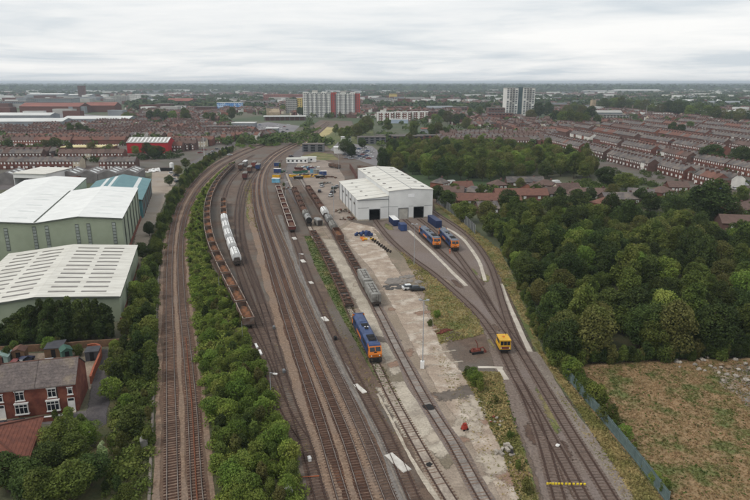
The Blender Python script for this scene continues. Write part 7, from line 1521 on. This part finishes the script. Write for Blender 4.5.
far_trees('town_greenery', 'green gardens and trees scattered through the distant houses', 2400, 560, 2200, 4.6, 46, .26, 1.15, M_far[0], 1, 1.3, .75)
far_trees('far_woodland', 'belt of distant woods beyond the town', 4200, 1300, 5200, 11, 34, .30, .85, M_far[1], 2, 1.4, .62)
far_trees('skyline_woodland', 'blue-green woods running along the skyline', 5200, 4200, 15000, 40, 16, .42, .42, M_far[1], 3, 1.2, .9, False)
def garden_trees(name, label, poly, n, size, m, seed, avoid=()):
    r = np.random.default_rng(seed); W3 = [G(*q) for q in poly]; pl = [(q.x, q.y) for q in W3]; P = []
    x0, x1 = min(q[0] for q in pl), max(q[0] for q in pl); y0, y1 = min(q[1] for q in pl), max(q[1] for q in pl)
    while len(P) < n:
        x, y = r.uniform(x0, x1), r.uniform(y0, y1)
        if inpoly(x, y, pl): P.append((x, y))
    P = np.array(P); nq = 150; S = size * r.uniform(.4, 1.3, n); C = np.repeat(P, nq, 0); s = np.repeat(S, nq); N_ = n * nq
    d = r.normal(0, 1, (N_, 3)); d[:, 2] = np.abs(d[:, 2]) + .05; d /= np.linalg.norm(d, axis=1)[:, None]; rad = r.uniform(.6, 1.1, N_)
    Q = np.stack([C[:, 0] + d[:, 0] * s * rad * 1.2, C[:, 1] + d[:, 1] * s * rad * 1.2, s * (.15 + d[:, 2] * rad)], 1); nr = d + r.normal(0, .5, (N_, 3)); nr /= np.linalg.norm(nr, axis=1)[:, None]
    a = np.cross(nr, r.normal(0, 1, (N_, 3))); a /= np.linalg.norm(a, axis=1)[:, None]; b_ = np.cross(nr, a); e_ = (s * .14 * r.uniform(.6, 1.3, N_))[:, None]
    V = np.stack([Q - a * e_, Q - b_ * e_, Q + a * e_, Q + b_ * e_], 1).reshape(-1, 3); return stuff(obj(name, big_mesh(name, V, np.arange(4 * N_).reshape(-1, 4), m)), label, 'shrubs')
garden_trees('garden_greenery', 'hedges and garden bushes filling the gaps between the bungalows', [(432, 190), (470, 214), (500, 222), (560, 224), (640, 228), (760, 244), (780, 212), (700, 192), (640, 182), (600, 176), (560, 186), (480, 190)], 420, 2.6, LM[0], 5)
garden_trees('town_bushes', 'bushes in the back yards of the right-hand terraces', [(556, 158), (640, 184), (740, 206), (780, 176), (740, 128), (600, 130), (540, 138)], 620, 2.5, LM[1], 6)
garden_trees('lineside_bushes', 'bushes along the far lineside beyond the old stock', [(236, 143), (262, 140), (300, 132), (322, 128), (300, 142), (262, 148), (240, 152)], 90, 2.2, LM[3], 7)
garden_trees('strip_undergrowth', 'low leafy undergrowth filling the shrub strip between the lines', [(216, 512), (207, 420), (199, 345), (193, 300), (188, 262), (188, 232), (192, 210), (202, 192), (216, 176), (230, 165), (222, 176), (211, 190), (205, 206), (202, 224), (204, 246), (212, 268), (223, 288), (235, 314), (246, 336), (258, 370), (272, 398), (284, 432), (296, 462), (304, 512)], 900, 1.15, LM[3], 15)
garden_trees('embankment_undergrowth', 'low leafy undergrowth on the left embankment', [(104, 508), (114, 420), (126, 370), (140, 300), (150, 258), (160, 224), (172, 200), (190, 174), (212, 158), (213, 162), (192, 181), (174, 209), (160, 244), (156, 290), (154, 345), (151, 400), (150, 508)], 650, 1.15, LM[0], 16)
garden_trees('town_bushes', 'bushes round the red shed and the terrace behind the workshop', [(-10, 164), (60, 163), (126, 162), (184, 160), (182, 152), (168, 154), (126, 156), (60, 157), (-10, 158)], 110, 2.6, LM[1], 17)
fr = np.random.default_rng(4)
for i, (x, y, w, d, col) in enumerate(((735, 97, 900, 500, (190, 172, 120)), (690, 92.5, 1500, 500, (170, 156, 112)), (705, 95.5, 500, 260, (120, 130, 84)), (200, 89, 2500, 700, (128, 132, 88)), (420, 90.5, 1200, 420, (134, 136, 92)), (560, 89.5, 1700, 600, (150, 146, 104)), (60, 90, 1400, 500, (124, 132, 84)), (650, 88, 2400, 800, (140, 142, 100)))):
    p = G(x, y); sheet('far_field', [(p.x - w / 2, p.y - d / 2), (p.x + w / 2, p.y - d / 2 + 40), (p.x + w / 2 - 60, p.y + d / 2), (p.x - w / 2 + 90, p.y + d / 2)], .5, mat('farmland_%d' % i, col, tuple(int(v * .88) for v in col), scale=.004), world=True)
# pale roofs far out
ms = Mass(); wb = MB().box(-1, 1, -1, 1, 0, 1)
for i_ in range(640):
    y = (1800 + 6500 * fr.random() ** 1.4) if i_ < 420 else (980 + 1500 * fr.random()); x = fr.uniform(-.64, .64) * y
    if y < 1500 and dens(x, y) < .35: continue
    q_ = 1 if i_ < 420 else .5; V = MB().box(-fr.uniform(12, 45) * q_, fr.uniform(12, 45) * q_, 0, fr.uniform(15, 40) * q_, 0, fr.uniform(7, 13)); ms.add(V, x, y, fr.uniform(-.3, .3), int(fr.choice((0, 0, 1, 2, 3))))
ms.build('far_works', 'distant pale sheds and works dotted among the woods', 'buildings', [M_wroof, M_wgrey2, M_brickdark, M_tg])
# ------------------------------------------------------------------ air
hz = MB().box(-26000, 26000, -400, 26000, -1.2, 78).build('haze', None)
hz.data.materials.clear(); hm_ = bpy.data.materials.new('air'); hm_.use_nodes = True; t = hm_.node_tree
for n in list(t.nodes):
    if n.type != 'OUTPUT_MATERIAL': t.nodes.remove(n)
v = t.nodes.new('ShaderNodeVolumePrincipled'); v.inputs['Color'].default_value = (.80, .90, 1.0, 1); v.inputs['Density'].default_value = 1.1e-4; v.inputs['Anisotropy'].default_value = 0.1
t.links.new(v.outputs[0], [n for n in t.nodes if n.type == 'OUTPUT_MATERIAL'][0].inputs['Volume']); hz.data.materials.append(hm_); stuff(hz, 'thin pale haze lying over the whole town and plain', 'haze')
